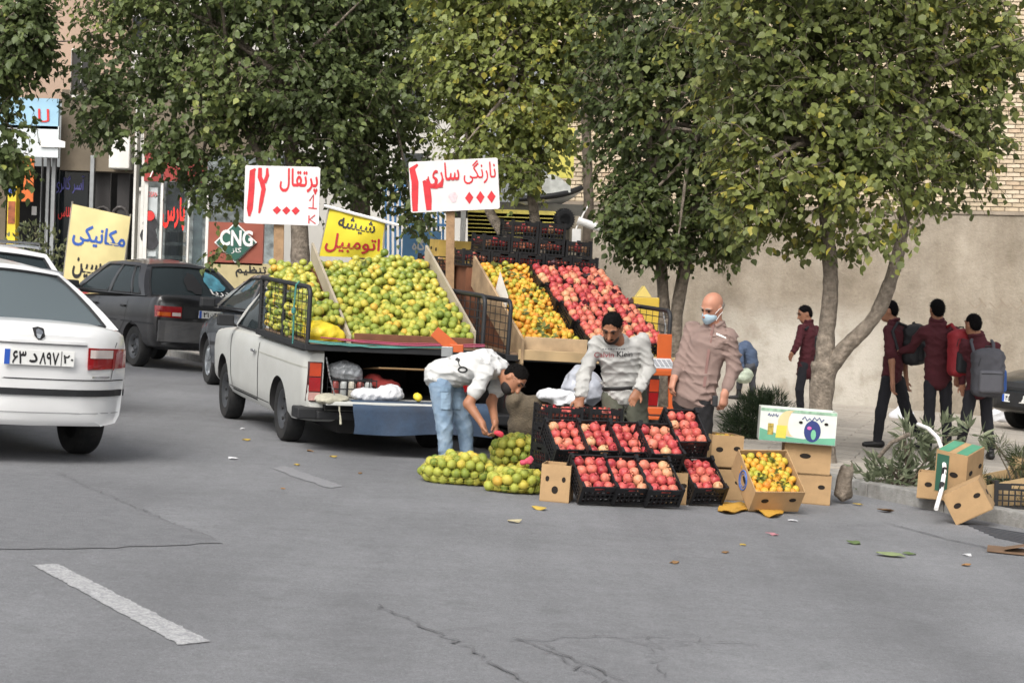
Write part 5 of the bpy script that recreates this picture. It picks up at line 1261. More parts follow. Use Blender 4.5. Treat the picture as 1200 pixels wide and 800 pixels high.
def side_board(mb, y, xa, za, xb, zb, h, t): mb.add([(xa, y-t, za-h), (xb, y-t, zb-h), (xb, y-t, zb), (xa, y-t, za), (xa, y+t, za-h), (xb, y+t, zb-h), (xb, y+t, zb), (xa, y+t, za)], [(3, 2, 1, 0), (4, 5, 6, 7), (0, 1, 5, 4), (1, 2, 6, 5), (2, 3, 7, 6), (3, 0, 4, 7)])
mb = MB(); side_board(mb, .415, -2.12, 1.10, -.62, 1.86, .15, .012); mb.build('side_board', M_PLANK, disA)
mb = MB(); side_board(mb, -.745, -2.08, 1.18, -.50, 1.90, .2, .012); mb.build('side_board', M_PLANK, disA)
mb = MB(); mb.box((-2.13, -.17, 1.075), (.02, 1.10, .09)); mb.build('front_board', M_BRNB, disA, bevel=.004)
# cords across the tail
for k, (col, z, y0, y1) in enumerate((('#4f8f86', 1.045, .80, -.45), ('#5a978c', 1.03, .80, -.40), ('#9a4258', 1.075, .70, -.80), ('#a35066', 1.06, .55, -.80))):
    mb = MB(); mb.tube([(-2.20-.004*k, y0+(y1-y0)*t, z-.02*math.sin(math.pi*t)+random.gauss(0, .003)) for t in np.linspace(0, 1, 14)], .007, 6)
    o = mb.build('tie_cord', mat('cord_%d' % k, col, .8), None, MTA); tag(o, ('upper green tie cord', 'lower green tie cord', 'upper pink tie cord', 'lower pink tie cord')[k]+' stretched across the tail of the white pickup', 'cord')
mb = MB(); mb.tube([(-1.75, .83, .98), (-1.75, .835, 1.25), (-1.755, .84, 1.3), (-1.75, .83, 1.5), (-1.74, .80, 1.53)], .008, 6); mb.lathe([(0, -.03), (.02, -.02), (.022, .02), (0, .03)], 8, Matrix.Translation((-1.752, .84, 1.27)))
o = mb.build('rack_rope', mat('rope_green', '#3f7b74', .85), None, MTA); tag(o, 'green rope knotted round the left rack of the white pickup', 'rope')
# net sack of oranges behind the left rack
def relax(n, c, r, rad, floor=None, it=140, seed=3):
    rs = np.random.default_rng(seed); c = np.array(c); r = np.array(r); P = c+rs.uniform(-.8, .8, (n, 3))*r
    for k in range(it):
        P[:, 2] -= .002; P += (c-P)*.004
        D = P[:, None]-P[None]; d = np.sqrt((D**2).sum(-1))+1e-9; np.fill_diagonal(d, 9); ov = np.maximum(2*rad*.97-d, 0)
        P += (D/d[..., None]*ov[..., None]*.42).sum(1)
        q = (P-c)/r; l = np.sqrt((q**2).sum(1)); out = l > 1; P[out] = c+q[out]/l[out][:, None]*r
        if floor is not None: P[:, 2] = np.maximum(P[:, 2], floor(P[:, 0], P[:, 1])+rad)
    return P
M_NET = mat('yellow_net', '#c6bd4a', .5, var=.1); M_NETD = mat('yellow_sack', '#cdb52a', .55, var=.2, scale=9, bump=.4, bscale=20)
def sackz(x): return 1.20+(x+2.0)*.28
sk = [(x, y, sackz(x)+random.gauss(0, .02)) for x, y in hexfill(-1.95, -.45, .46, .755, .072, .01)]
sk += [(x+random.gauss(0, .01), .765+random.gauss(0, .008), z+random.gauss(0, .01)) for x in np.arange(-1.80, -.45, .072) for z in np.arange(1.08, sackz(x)-.04, .07)]
sk += [(-1.93+random.gauss(0, .01), y, z+random.gauss(0, .01)) for y in np.arange(.5, .74, .072) for z in np.arange(1.2, 1.25, .07)]
sk = np.array(sk)
od = np.argsort(sk[:, 0])
for i in od[:48]: fruit('orange', ORM, MTA @ Vector(sk[i]), 'orange in the sack behind the left rack of the white pickup', 'oranges behind the rack')
fruit_mass('sacked_oranges', [MTA @ Vector(sk[i]) for i in od[48:]], .039, M_ORS, None, 'further oranges piled behind the left rack of the white pickup', 'oranges')
s = Sdf(); s.ell((-2.0, .62, 1.10), (.12, .16, .09), k=.05).ell((-1.86, .68, 1.12), (.14, .10, .12), k=.05).cone((-2.05, .48, 1.07), (-1.95, .66, 1.14), .05, .06, k=.05)
o = sdf_obj('yellow_net_sack', s, M_NETD, None, .014, lambda P: .008*np.sin(P[:, 0]*60)*np.sin(P[:, 1]*47+P[:, 2]*35)); o.matrix_basis = MTA; tag(o, 'crumpled yellow net sack at the rear corner of the left rack', 'sack')
# ---- crates
CW, CL, CH = .275, .365, .155
M_CRATE = mat('black_crate', '#161618', .5, var=.2, scale=12)
def crate_parts():
    "open lattice crate: x across, y along, z up, origin at the front bottom edge centre"
    P = {}
    mb = MB(); 
    for i in range(6): mb.box((-CW/2+.03+i*(CW-.06)/5, CL/2, .008), (.016, CL-.02, .012))
    for j in range(7): mb.box((0, .02+j*(CL-.04)/6, .0095), (CW-.02, .014, .012))
    P['base'] = mb
    def panel(n, W, flip):
        mb = MB(); 
        for z, h in ((.008, .016), (.05, .008), (.085, .008), (.118, .012)): mb.box((0, 0, z), (W, .009, h))
        for i in range(n+1): mb.box((-W/2+i*W/n, 0, CH*.40), (.008, .0085, CH*.8))
        for sx in (-1, 1): mb.box((sx*W*.33, 0, CH-.016), (W*.34, .012, .03))
        mb.box((0, 0, CH-.005), (W*.34, .012, .012)); return mb
    P['end_panel'] = panel(7, CW-.02, 0); P['side_panel'] = panel(9, CL-.02, 1)
    mb = MB()
    for sx in (-1, 1):
        for y in (.008, CL-.008): mb.box((sx*(CW/2-.008), y, CH/2+.008), (.024, .024, CH+.016)); mb.box((sx*(CW/2-.01), y+(.02 if y < .1 else -.02), CH+.004), (.02, .05, .022))
    P['corner_post'] = MB(); P['corner_post'].box((0, 0, CH/2+.008), (.024, .024, CH+.016)); P['corner_post'].box((-.002, .02, CH+.004), (.02, .05, .022))
    return {k: v.build(k, M_CRATE, None) for k, v in P.items()}
CP = {k: o.data for k, o in crate_parts().items()}
for o in [o for o in COL.objects if o.name.split('.')[0] in CP and o.parent is None]: bpy.data.objects.remove(o)
def crate(M, label, group):
    root = empty('plastic_crate', M); tag(root, label, 'crate', group)
    link('base', CP['base'], root)
    for sx in (-1, 1):
        for sy in (-1, 1): link('corner_post', CP['corner_post'], root, Matrix.Translation((sx*(CW/2-.008), CL/2+sy*(CL/2-.008), 0)) @ Matrix.Diagonal((sx, -sy, 1, 1)))
    link('end_panel', CP['end_panel'], root, Matrix.Translation((0, .006, .001))); link('end_panel', CP['end_panel'], root, Matrix.Translation((0, CL-.006, .001)))
    for sx in (-1, 1): link('side_panel', CP['side_panel'], root, Matrix.Translation((sx*(CW/2-.006), CL/2, 0)) @ Matrix.Rotation(R(90), 4, 'Z'))
    return root
def fill_crate(M, label, group, rows=4, cols=3, z=.118):
    for j in range(rows):
        for i in range(cols):
            p = Vector((-CW/2+.055+i*(CW-.11)/(cols-1)+random.gauss(0, .004), .055+j*(CL-.11)/(rows-1)+random.gauss(0, .004), z+random.gauss(0, .006)))
            e = (M.to_3x3() @ Matrix.Rotation(random.uniform(0, 6.3), 3, 'Z') @ Matrix.Rotation(random.gauss(0, .75), 3, 'X')).to_euler()
            fruit('pomegranate', POM, M @ p, label, group, e)
def crate_matrix(p, yaw, tilt): M = Matrix.Translation(p) @ Matrix.Rotation(yaw, 4, 'Z') @ Matrix.Rotation(tilt, 4, 'X'); return M
YC = R(19)
ORD = ('first', 'second', 'third', 'fourth')
for k, (px, py) in enumerate(((698, 592.5), (737, 594), (775, 596), (827, 593))):
    p = gp(px, py); p.z += .015; M = crate_matrix(p, YC+random.uniform(-.03, .03), R(36))
    who = ('left', 'middle', 'right')[k]+' of the three pomegranate crates in the bottom row' if k < 3 else 'lone bottom pomegranate crate next to the tangerine box'
    crate(M, who, 'pomegranate crates set out on the road'); fill_crate(M, 'pomegranate in the '+who.replace('pomegranate ', ''), 'pomegranates in the crates on the road')
for k, (px, py, dd) in enumerate(((667, 546, 14.75), (705, 547, 14.72), (743, 549, 14.70), (777, 551, 14.66), (806, 535, 14.95))):
    p = at(px, py, dd); M = crate_matrix(p, YC+random.uniform(-.03, .03), R(36 if k < 4 else 40))
    who = ORD[k]+' pomegranate crate from the left in the tilted upper row' if k < 4 else 'highest tilted pomegranate crate, in front of the masked man'
    crate(M, who, 'pomegranate crates set out on the road'); fill_crate(M, 'pomegranate in the '+who.replace('pomegranate ', ''), 'pomegranates in the crates on the road')
for k, px in enumerate((657, 704)):
    g = gp(px, 573.5); M0 = TILT @ Matrix.Rotation(YC, 4, 'Z'); 
    for j in range(4):
        M = M0.copy(); M.translation = g+NRM*(.004+j*.158); lv = ('bottom', 'second lowest', 'second highest', 'top')[j]
        crate(M, '%s crate of the %s level crate stack behind the tilted rows' % (lv, ('left', 'right')[k]), 'level crate stacks')
        if j == 3 or k == 0: fill_crate(M, 'pomegranate in the %s crate of the %s level crate stack' % (lv, ('left', 'right')[k]), 'pomegranates in the level stacks', z=.105 if j == 3 else .06)
# ---- the dark pickup's display: tangerines left, tilted pomegranate crates right
disB = empty('display_stand', MTB); tag(disB, 'sloping plank fruit stand on the dark pickup under tangerines and pomegranates', 'stand')
def heapB(x, y): return 1.12+(x+2.05)*.49
mb = MB(); ramp_box(mb, -2.08, -.62, -.77, .68, heapB, .15, 1.035); mb.build('ramp', M_BRNB, disB)
mb = MB(); side_board(mb, .68, -2.22, 1.16, -.55, 1.92, .30, .012); mb.build('side_board', mat('ply_weathered', '#a68c6c', .85, var=.3, scale=7, dirt='#6d5b45', dirt_amt=.6), disB)
mb = MB(); mb.box((-2.14, .33, 1.12), (.022, .62, .13)); mb.build('front_board', M_PLY, disB, bevel=.004)
mb = MB(); mb.box((-2.19, -.08, 1.02), (.03, 1.58, .095)); mb.build('plank', mat('pale_plank', '#b59b74', .8, var=.25, scale=5, dirt='#836b4b', dirt_amt=.4), disB, bevel=.005)
mb = MB(); mb.box((-.45, 0, 1.39), (.40, 1.5, .72)); mb.build('platform', M_BRNB, disB)
mb = MB(); mb.add([(-1.55, .63, 1.28), (-1.2, .64, 1.5), (-1.22, .60, 1.75), (-1.5, .60, 1.52)], [(0, 1, 2, 3)]); mb.build('card_sheet', mat('pale_card', '#c9c4ba', .8), disB)
tp = [(x, y, heapB(x, y)-.01+.025*math.sin(x*9)*math.sin(y*8)+random.gauss(0, .012)) for x, y in hexfill(-2.07, -.66, .08, .64, .0605, .009)]
tp = [p for p in tp if p[1] > .06+.05*math.sin(p[0]*7)-.06*(p[0]+2.05) ]
tp.sort(key=lambda p: p[0])
for p in tp[:252]: fruit('tangerine', TAM, MTB @ Vector(p), 'tangerine in the yellow heap on the dark pickup', 'tangerines heaped on the dark pickup')
fruit_mass('heaped_tangerines', [MTB @ Vector(p) for p in tp[252:]]+[MTB @ Vector((x, y, heapB(x, y)-.055)) for x, y in hexfill(-2.06, -.64, .03, .66, .06, .006)], .032, M_TAS, None, 'top and lower layers of the tangerine heap on the dark pickup', 'tangerines')
def leaf_sprig(M, pts, name, label, n=5, size=.06):
    P = []; D = []; Nn = []
    for p in pts:
        for k in range(n): P.append(np.array(M @ Vector(p))+RNG.normal(0, .015, 3)); dd = RNG.normal(0, 1, 3); dd[2] = abs(dd[2])*.3; D.append(dd); Nn.append(np.array((0, -.6, .8))+RNG.normal(0, .4, 3))
    me = leaves_mesh(name, np.array(P), np.array(D), np.array(Nn), size*RNG.uniform(.7, 1.2, len(P)), RNG.uniform(.2, .8, len(P)), ML_MID, NARROW*np.array((2.6, 1, 1)), NARROWF)
    o = link(name, me); tag(o, label, 'leaves', kind='stuff')
leaf_sprig(MTB, [(x, y, heapB(x, y)+.03) for x, y in [(random.uniform(-2, -.7), random.uniform(.1, .6)) for _ in range(20)]]+[(-1.85+random.gauss(0, .05), .38+random.gauss(0, .05), heapB(-1.85, 0)+.03) for _ in range(6)], 'tangerine_leaves', 'green leaves among the tangerines on the dark pickup')
leaf_sprig(MTA, [(x, y, heapA(x, y)+.04) for x, y in [(random.uniform(-1.1, -.7), random.uniform(-.6, .5)) for _ in range(4)]], 'orange_leaves', 'few green leaves among the heaped oranges', 3)
slope = math.atan(.49); lng = math.hypot(1, .49)
names = (('lower left', 'lower middle', 'lower right'), ('second row left', 'second row middle', 'second row right'), ('third row left', 'third row middle', 'third row right'), ('top row left', 'top row middle', 'top row right'))
for j in range(4):
    for i in range(3):
        y = -.075-i*.262+.05*(j-1); x = -2.06+j*CL*.98/lng
        q = Vector((x, y, heapB(x, y)-.075))
        M = MTB @ Matrix.Translation(q) @ Matrix.Rotation(R(-90), 4, 'Z') @ Matrix.Rotation(slope, 4, 'X') @ Matrix.Scale(.95, 4, (1, 0, 0))
        who = names[j][i]+' tilted crate on the dark pickup'
        crate(M, who, 'tilted pomegranate crates on the dark pickup')
        fill_crate(M, 'pomegranate in the '+who, 'pomegranates on the dark pickup', z=.16)
# dark wilted leaves tucked between them
MW = leaf_mat('wilted_leaves', [(0, (.02, .008, .01)), (.5, (.05, .012, .018)), (1, (.12, .02, .03))])
P = []; 
for _ in range(16):
    x, y = random.uniform(-1.9, -.75), random.uniform(-.75, -.05); P += [np.array(MTB @ Vector((x, y, heapB(x, y)+.10)))+RNG.normal(0, .02, 3) for k in range(14)]
P = np.array(P); me = leaves_mesh('wilted_leaves', P, RNG.normal(0, 1, P.shape), RNG.normal(0, 1, P.shape)+np.array((0, -.5, .6)), .05*RNG.uniform(.6, 1.2, len(P)), RNG.uniform(0, 1, len(P)), MW)
tag(link('wilted_leaves', me), 'dark red wilted leaves among the pomegranates on the dark pickup', 'leaves', kind='stuff')
# upright crate wall behind
def stackB(y, z, x=-.62): return MTB @ Matrix.Translation((x, y, z)) @ Matrix.Rotation(R(-90), 4, 'Z')
lab = []
for lv, z, ys in (('bottom', 1.765, (.66, .37, .08, -.21, -.50)), ('middle', 1.925, (.46, .17, -.12, -.42)), ('top', 2.085, (.16, -.13))):
    for k, y in enumerate(ys):
        M = stackB(y, z, -.66 if lv != 'top' else -.64); n_ = len(ys)
        who = '%s row crate of the upright stack on the dark pickup, %s from the left' % (lv, ('first', 'second', 'third', 'fourth', 'fifth')[k])
        crate(M, who, 'upright crates on the dark pickup')
        fill_crate(M, 'pomegranate in a crate of the upright stack on the dark pickup', 'pomegranates in the upright stack', rows=2, z=.09)
for k, (y, z) in enumerate(((.80, 1.05), (.80, 1.208), (.80, 1.366), (.80, 1.524), (.80, 1.682))):
    M = stackB(y+.1, z, -.30); crate(M, '%s crate of the column left of the tangerine board' % ('lowest', 'second', 'third', 'fourth', 'highest')[k], 'crate column left of the tangerines')
    if k > 2: fill_crate(M, 'pomegranate in the crate column left of the tangerine board', 'pomegranates in the left column', rows=2, z=.10)
# ---- cardboard boxes
M_CARD = mat('cardboard', '#a98a63', .85, var=.12, scale=8, bump=.12, bscale=90, dirt='#84684a', dirt_amt=.35); M_CARDI = mat('cardboard_inner', '#94774f', .9, var=.12, scale=8)
M_HOLE = mat('box_hole', '#1d140c', .9)
def carton(name, label, M, w, l, h, group=None, mt=None, holes=True, flaps=False, open_=True, part_fn=None):
    "x across, y back, z up; origin front bottom edge centre"
    mt = mt or M_CARD; t = .007; root = empty(name, M); tag(root, label, 'box', group)
    mb = MB(); mb.box((0, l/2, t/2), (w, l, t)); mb.build('bottom', mt, root)
    for nm, c, dm in (('front_wall', (0, t/2, h/2+.001), (w, t, h)), ('back_wall', (0, l-t/2, h/2+.001), (w, t, h)), ('side_wall', (-w/2+t/2, l/2, h/2+.0015), (t, l-2*t-.001, h)), ('side_wall', (w/2-t/2, l/2, h/2+.0015), (t, l-2*t-.001, h))):
        mb = MB(); mb.box(c, dm); o = mb.build(nm, mt, root)
        if holes and nm in ('front_wall', 'side_wall'):
            hset = [(-.28, .62, .014, .02), (.28, .62, .014, .02), (0, .33, .024, .028)] if 'face' in label else random.choice(([(-.05, .6, .045, .02)], [(-.25, .55, .03, .02), (.3, .6, .028, .018)], [(.1, .5, .035, .022), (.38, .3, .016, .016)], [(-.3, .65, .02, .018), (.05, .62, .04, .02)]))
            for hx, hz, ra, rb in hset:
                mb = MB(); pts = [(ra*math.cos(a), rb*math.sin(a)) for a in np.linspace(0, 2*math.pi, 15)[:-1]]
                if nm == 'front_wall': Mh = Matrix.Translation((hx*w, -.0015, hz*h)) @ Matrix.Rotation(R(90), 4, 'X')
                else: Mh = Matrix.Translation((c[0]+math.copysign(t/2+.0015, c[0]), l/2+hx*l, hz*h)) @ Matrix.Rotation(R(90), 4, 'Z') @ Matrix.Rotation(R(90), 4, 'X')
                mb.prism(pts, -.001, .001, Mh); mb.build('hand_hole', M_HOLE, o)
    if not open_: mb = MB(); mb.box((0, l/2, h+.004), (w-.002, l-.002, t)); mb.build('lid', mt, root)
    if flaps:
        for sx in (-1, 1): mb = MB(); mb.box((0, 0, .06), (t, l*.95, .12), Matrix.Translation((sx*(w/2-.003), l/2, h)) @ Matrix.Rotation(sx*R(25), 4, 'Y')); mb.build('flap', mt, root)
    return root
def gm_(px, py, yaw, dz=0, dx=0): M = TILT @ Matrix.Rotation(yaw, 4, 'Z'); M.translation = gp(px, py)+NRM*dz; return M
carton('cardboard_box', 'cardboard box with three holes like a face at the left of the crates', gm_(649, 588, R(-8)), .215, .3, .27, 'cardboard boxes')
carton('cardboard_box', 'cardboard box supporting the crates between bottom rows', gm_(792, 591, R(14)), .16, .3, .24, 'cardboard boxes')
def stackbox(px, py, yaw, k, w, l, h, label, **kw): return carton('cardboard_box', label, gm_(px, py, yaw, k*(h+.004)), w, l, h, 'cardboard boxes', **kw)
stackbox(852, 586, R(12), 0, .27, .34, .24, 'lower cardboard box between the masked man and tangerine box')
stackbox(848, 585, R(12), 1, .26, .34, .25, 'upper open cardboard box between masked man and tangerine box', flaps=False)
stackbox(944, 590, R(-6), 0, .38, .34, .235, 'bottom cardboard box of the stack before the forked tree')
stackbox(942, 590, R(-4), 1, .37, .34, .235, 'middle cardboard box with torn white label before the forked tree')
# the printed box on top
M_PRW = mat('print_white', '#c9cdc6', .6, var=.06, scale=10); Mp = gm_(928, 590, R(-5), .482)
pr = carton('printed_fruit_box', 'white printed fruit box with green band and blue emblem, topmost of its stack', Mp, .60, .40, .26, 'cardboard boxes', mt=M_PRW, holes=False, flaps=False)
MGRN = mat('print_green', '#5f9a7e', .6, var=.15); 
fr = [c for c in pr.children if c.name.startswith('front_wall')][0]
def print_shape(poly, mt, off=-.0016): mb = MB(); mb.prism(poly, -.0006, .0006, Matrix.Translation((0, off, 0)) @ Matrix.Rotation(R(90), 4, 'X')); return mb.build('print', mt, fr)
print_shape([(-.298, .004), (.298, .004), (.298, .06), (.18, .05), (.05, .035), (-.1, .045), (-.298, .1)], MGRN)
print_shape([(-.298, .235), (.298, .235), (.298, .258), (-.298, .258)], mat('print_band', '#86a58c', .6, var=.4, scale=20))
print_shape([(-.07+.09*math.cos(a), .15+.10*math.sin(a)) for a in np.linspace(math.pi*.5, math.pi*1.5, 10)]+[(-.03+.05*math.cos(a), .15+.10*math.sin(a)) for a in np.linspace(math.pi*1.5, math.pi*.5, 10)], mat('print_sand', '#d2b98a', .6), -.0022)
print_shape([(.115+.066*math.cos(a), .10+.085*math.sin(a)*(1 if math.sin(a) > 0 else 1)) for a in np.linspace(0, 2*math.pi, 22)[:-1]], mat('print_navy', '#23306a', .6), -.0028)
print_shape([(.115+.02*math.cos(a)+.01, .075+.04*math.sin(a)) for a in np.linspace(0, 2*math.pi, 14)[:-1]], mat('print_leaf', '#6fb08a', .6), -.0036)
print_shape([(.09+.018*math.cos(a), .125+.014*math.sin(a)) for a in np.linspace(0, 2*math.pi, 10)[:-1]], mat('print_pink', '#c45a9a', .6), -.0036)
for x, z, w_, h_ in ((.115, .195, .17, .035), (-.2, .205, .08, .025)):
    quads_obj('print_lettering', stroke_quads([(x-w_/2+w_*k/9, z+h_*(.5 if k % 2 else -.4)*(1 if k % 3 else .4)) for k in range(10)], .009), mat('print_navy', '#23306a', .6), fr, None, -.0045)
print_shape([(-.17, .03), (-.09, .03), (-.085, .13), (-.165, .13)], mat('print_yellow', '#c9bf4a', .6), -.003); print_shape([(-.235, .05), (-.19, .05), (-.19, .14), (-.235, .14)], mat('print_olive', '#a08a3c', .6, var=.5, scale=40), -.003)
for x in (.02, .22): print_shape([(x+.016*math.cos(a), .165+.011*math.sin(a)) for a in np.linspace(0, 2*math.pi, 10)[:-1]], M_HOLE, -.0052)
# tilted open box of tangerines
Mt = crate_matrix(gp(906, 601)+Vector((0, 0, .012)), R(16), R(38))
carton('tangerine_box', 'tilted open cardboard box full of tangerines, blue ring on its side', Mt, .40, .46, .20, 'cardboard boxes')
tq = [(x, y) for y, x in hexfill(.045, .42, -.16, .165, .058, .006)]
for (x, y) in tq: fruit('tangerine', TAM, Mt @ Vector((x, y, .155+.02*math.cos(x*9)+random.gauss(0, .008))), 'tangerine in the tilted cardboard box on the road', 'tangerines in the tilted box')
fruit_mass('boxed_tangerines', [Mt @ Vector((x, y, .10)) for x, y in tq], .031, M_TAS, None, 'lower layer of tangerines in the tilted cardboard box', 'tangerines')
leaf_sprig(Mt, [(random.uniform(-.13, .13), random.uniform(.06, .4), .19) for _ in range(12)], 'box_leaves', 'green leaves among tangerines in the tilted box', 5, .055)
tb = [o for o in COL.objects if o.name.startswith('tangerine_box')][0]; sw = [c for c in tb.children if c.name.startswith('side_wall')][0]
mb = MB(); mb.tube([(-.2015, .23+.07*math.cos(a), .10+.075*math.sin(a)) for a in np.linspace(0, 2*math.pi, 28)], .006, 5, False); mb.tube([(-.2015, .23+.05*math.cos(a), .10+.052*math.sin(a)) for a in np.linspace(0, 2*math.pi, 28)], .003, 5, False); mb.build('blue_ring_print', mat('print_blue', '#3a62a8', .6), sw)
for (bx, k0) in ((gm_(848, 585, R(12), .254), 1),):
    for i in range(9): fruit('tangerine', TAM, bx @ Vector((-.08+.08*(i % 3)+random.gauss(0, .008), .08+.09*(i//3), .215)), 'tangerine in the upper open cardboard box beside the masked man', 'tangerines in the upper box')
# yellow folded sheet on the road
V = []; n_, k_ = 18, 7
for i in range(n_+1):
    for j in range(k_+1):
        u, v = i/n_, j/k_; p = gp(844+72*u+3*math.sin(v*5), 592+6*u+(7+3*math.sin(u*9))*v); V.append(p+Vector((0, 0, .012+.014*abs(math.sin(u*8+v*3))+.02*(1-v)*math.sin(math.pi*u)+.008*math.sin(u*23+v*11))))
F = [(i*(k_+1)+j, i*(k_+1)+j+1, (i+1)*(k_+1)+j+1, (i+1)*(k_+1)+j) for i in range(n_) for j in range(k_)]
mb = MB(); mb.add(V+[p-Vector((0, 0, .006)) for p in V], F+[tuple(len(V)+q for q in f[::-1]) for f in F]); o = mb.build('yellow_plastic_sheet', mat('yellow_sheet', '#c4963c', .55, var=.15, bump=.3, bscale=25), None, smooth=35, fix=False); tag(o, 'crumpled yellow plastic sheet on the road before the tangerine box', 'sheet')
# discarded boxes at the right
carton('cardboard_box', 'discarded open cardboard box at the kerb beneath the green one', gm_(1098, 600, R(-14), .1), .34, .3, .21, 'discarded boxes', flaps=False)
Mg = Matrix.Translation(at(1112, 579, 15.15)) @ Matrix.Rotation(R(-38), 4, 'Z') @ Matrix.Rotation(R(12), 4, 'X') @ Matrix.Rotation(R(8), 4, 'Y')
gb = carton('green_printed_box', 'tilted cardboard box with green printed top among discarded boxes', Mg, .26, .30, .33, 'discarded boxes', open_=False)
for x0, x1 in ((-.12, -.03), (.03, .12)):
    mb = MB(); mb.box(((x0+x1)/2, .15, .3395), (x1-x0, .28, .002)); mb.build('green_print', mat('print_green_dark', '#4d8a6d', .6, var=.15), [c for c in gb.children if c.name.startswith('lid')][0])
mb = MB(); mb.box((-.07, -.0025, .16), (.10, .002, .30)); mb.build('green_print', mat('print_green_deep', '#2f5a48', .6), [c for c in gb.children if c.name.startswith('front_wall')][0])
Mt3 = Matrix.Translation(at(1142, 606, 14.75)) @ Matrix.Rotation(R(-20), 4, 'Z') @ Matrix.Rotation(R(-28), 4, 'Y') @ Matrix.Rotation(R(6), 4, 'X')
carton('cardboard_box', 'brown cardboard box with punched holes tipped on its edge at kerb', Mt3, .30, .24, .24, 'discarded boxes', open_=False)
carton('cardboard_box', 'wide pale cardboard box lying open behind the black crate', Matrix.Translation(at(1192, 600, 15.5)) @ Matrix.Rotation(R(20), 4, 'Z') @ Matrix.Rotation(R(-10), 4, 'Y'), .5, .45, .26, 'discarded boxes', mt=mat('cardboard_pale', '#b59a72', .85, var=.12), flaps=True, holes=False)
M = Matrix.Translation(gp(1192, 612)+Vector((0, 0, .1))) @ Matrix.Rotation(R(-6), 4, 'Z') @ Matrix.Scale(1.3, 4); crate(M, 'empty black plastic crate at the right picture edge', 'discarded crate')
# bent white tube and sticks
tbx = empty('bent_white_pipe', Matrix.Translation(gp(1097, 598))); tag(tbx, 'bent white pipe with black bands leaning among the discarded boxes', 'pipe'); Iv = tbx.matrix_basis.inverted()
pth = [(1076, 497, 16.2), (1088, 502, 15.9), (1099, 513, 15.6), (1106, 532, 15.3), (1107, 552, 15.0), (1103, 575, 14.8), (1097, 596, 14.6)]
mb = MB(); mb.tube([at(*p) for p in pth], .017, 8); o = mb.build('tube', M_WHTP, tbx, smooth=50); o.matrix_basis = Iv
for a, b in (((1107, 549, 15.03), (1106, 557, 14.96)), ((1104, 566, 14.87), (1102.5, 576, 14.8))): mb = MB(); mb.tube([at(*a), at(*b)], .0195, 8); o = mb.build('black_band', M_BLKP, tbx, smooth=50); o.matrix_basis = Iv
mb = MB(); mb.tube([at(1030, 535, 16.6), at(1045, 518, 16.5), at(1066, 508, 16.4)], .018, 7); o = mb.build('cut_branch', M_BARK, None, smooth=50); tag(o, 'pale cut branch lying across the narrow-leaved shrub', 'branch')
mb = MB(); mb.tube([at(1165, 520, 15.6), at(1178, 535, 15.6), at(1190, 555, 15.6), at(1196, 580, 15.6)], [.008, .008, .009, .01], 6); o = mb.build('dry_twig', M_TWIG, None); tag(o, 'dry bent twig among the pine sprigs at the right edge', 'twig')
# jagged stump by the kerb
s = Sdf(); b0 = gp(990, 578, .08); s.cone(b0, b0+Vector((0, 0, .17)), .062, .05, k=.04).cone(b0+Vector((.03, 0, .15)), b0+Vector((.045, 0, .25)), .03, .008, k=.04).cone(b0+Vector((-.02, 0, .15)), b0+Vector((-.03, 0, .215)), .03, .01, k=.04).cone(b0+Vector((-.05, -.02, 0)), b0+Vector((-.015, 0, .1)), .04, .035, k=.05)
o = sdf_obj('broken_stump', s, M_BARK, None, .012, lambda P: .008*np.sin(P[:, 0]*70)*np.sin(P[:, 2]*22)); tag(o, 'small jagged grey stump at the kerb right of the forked tree', 'stump')
# ---- net bags of oranges on the road
def net_bag(label, c, r, n, seed, tail=None, show=40):
    P = relax(n, c, r, .0395, lambda x, y: -SLOPE*x, 170, seed)
    root = empty('net_bag', Matrix.Translation(on_plane(c))); tag(root, label, 'bag', 'net bags of oranges on the road'); Iv = root.matrix_basis.inverted()
    front = np.argsort(P[:, 1]-.9*P[:, 2])
    for k in front[:show]: fruit('orange', ORM, P[k], 'orange inside the '+label, 'oranges in net bags on the road')
    if n > show: fruit_mass('bagged_oranges', [P[k] for k in front[show:]], .039, M_ORS, None, 'hindmost oranges inside the '+label, 'oranges')
    s = Sdf()
    for p in P: s.ell(p, (.043, .043, .043), k=.03)
    if tail is not None: s.cone(P.mean(0)+np.array((0, 0, r[2]*.5)), tail[0], .06, .03, k=.06).cone(tail[0], tail[1], .03, .045, k=.04)
    V, F = s.mesh(.046); me = mesh_np('net', V-np.array(root.location), F, [M_NET]); o = link('net', me, root)
    md = o.modifiers.new('net', 'WIREFRAME'); md.thickness = .0022; md.use_replace = True; md.use_even_offset = False
    tag(o, kind='stuff'); return root
g1 = gp(538, 566); g2 = gp(600, 560); g3 = gp(601, 576)
net_bag('flat yellow net bag of oranges at the feet of the bending man', (g1.x, g1.y, g1.z+.17), (.33, .20, .21), 128, 1, None, 48)
net_bag('tall net bag of oranges the bending man is tying', (g2.x+.02, g2.y+.02, g2.z+.29), (.185, .16, .33), 104, 2, None, 40)
net_bag('small front net bag of oranges beside the face-like box', (g3.x, g3.y-.04, g3.z+.13), (.225, .14, .165), 54, 3, None, 32)
s = Sdf(); a = np.array(at(583, 507, 14.62)); s.ell(a, (.03, .02, .02)).ell(a+np.array((.03, 0, -.015)), (.02, .015, .02)); o = sdf_obj('red_net_knot', s, mat('red_net', '#b8323f', .7, bump=.5, bscale=60), None, .008); tag(o, 'red net knot at the top of the tall orange bag', 'knot')
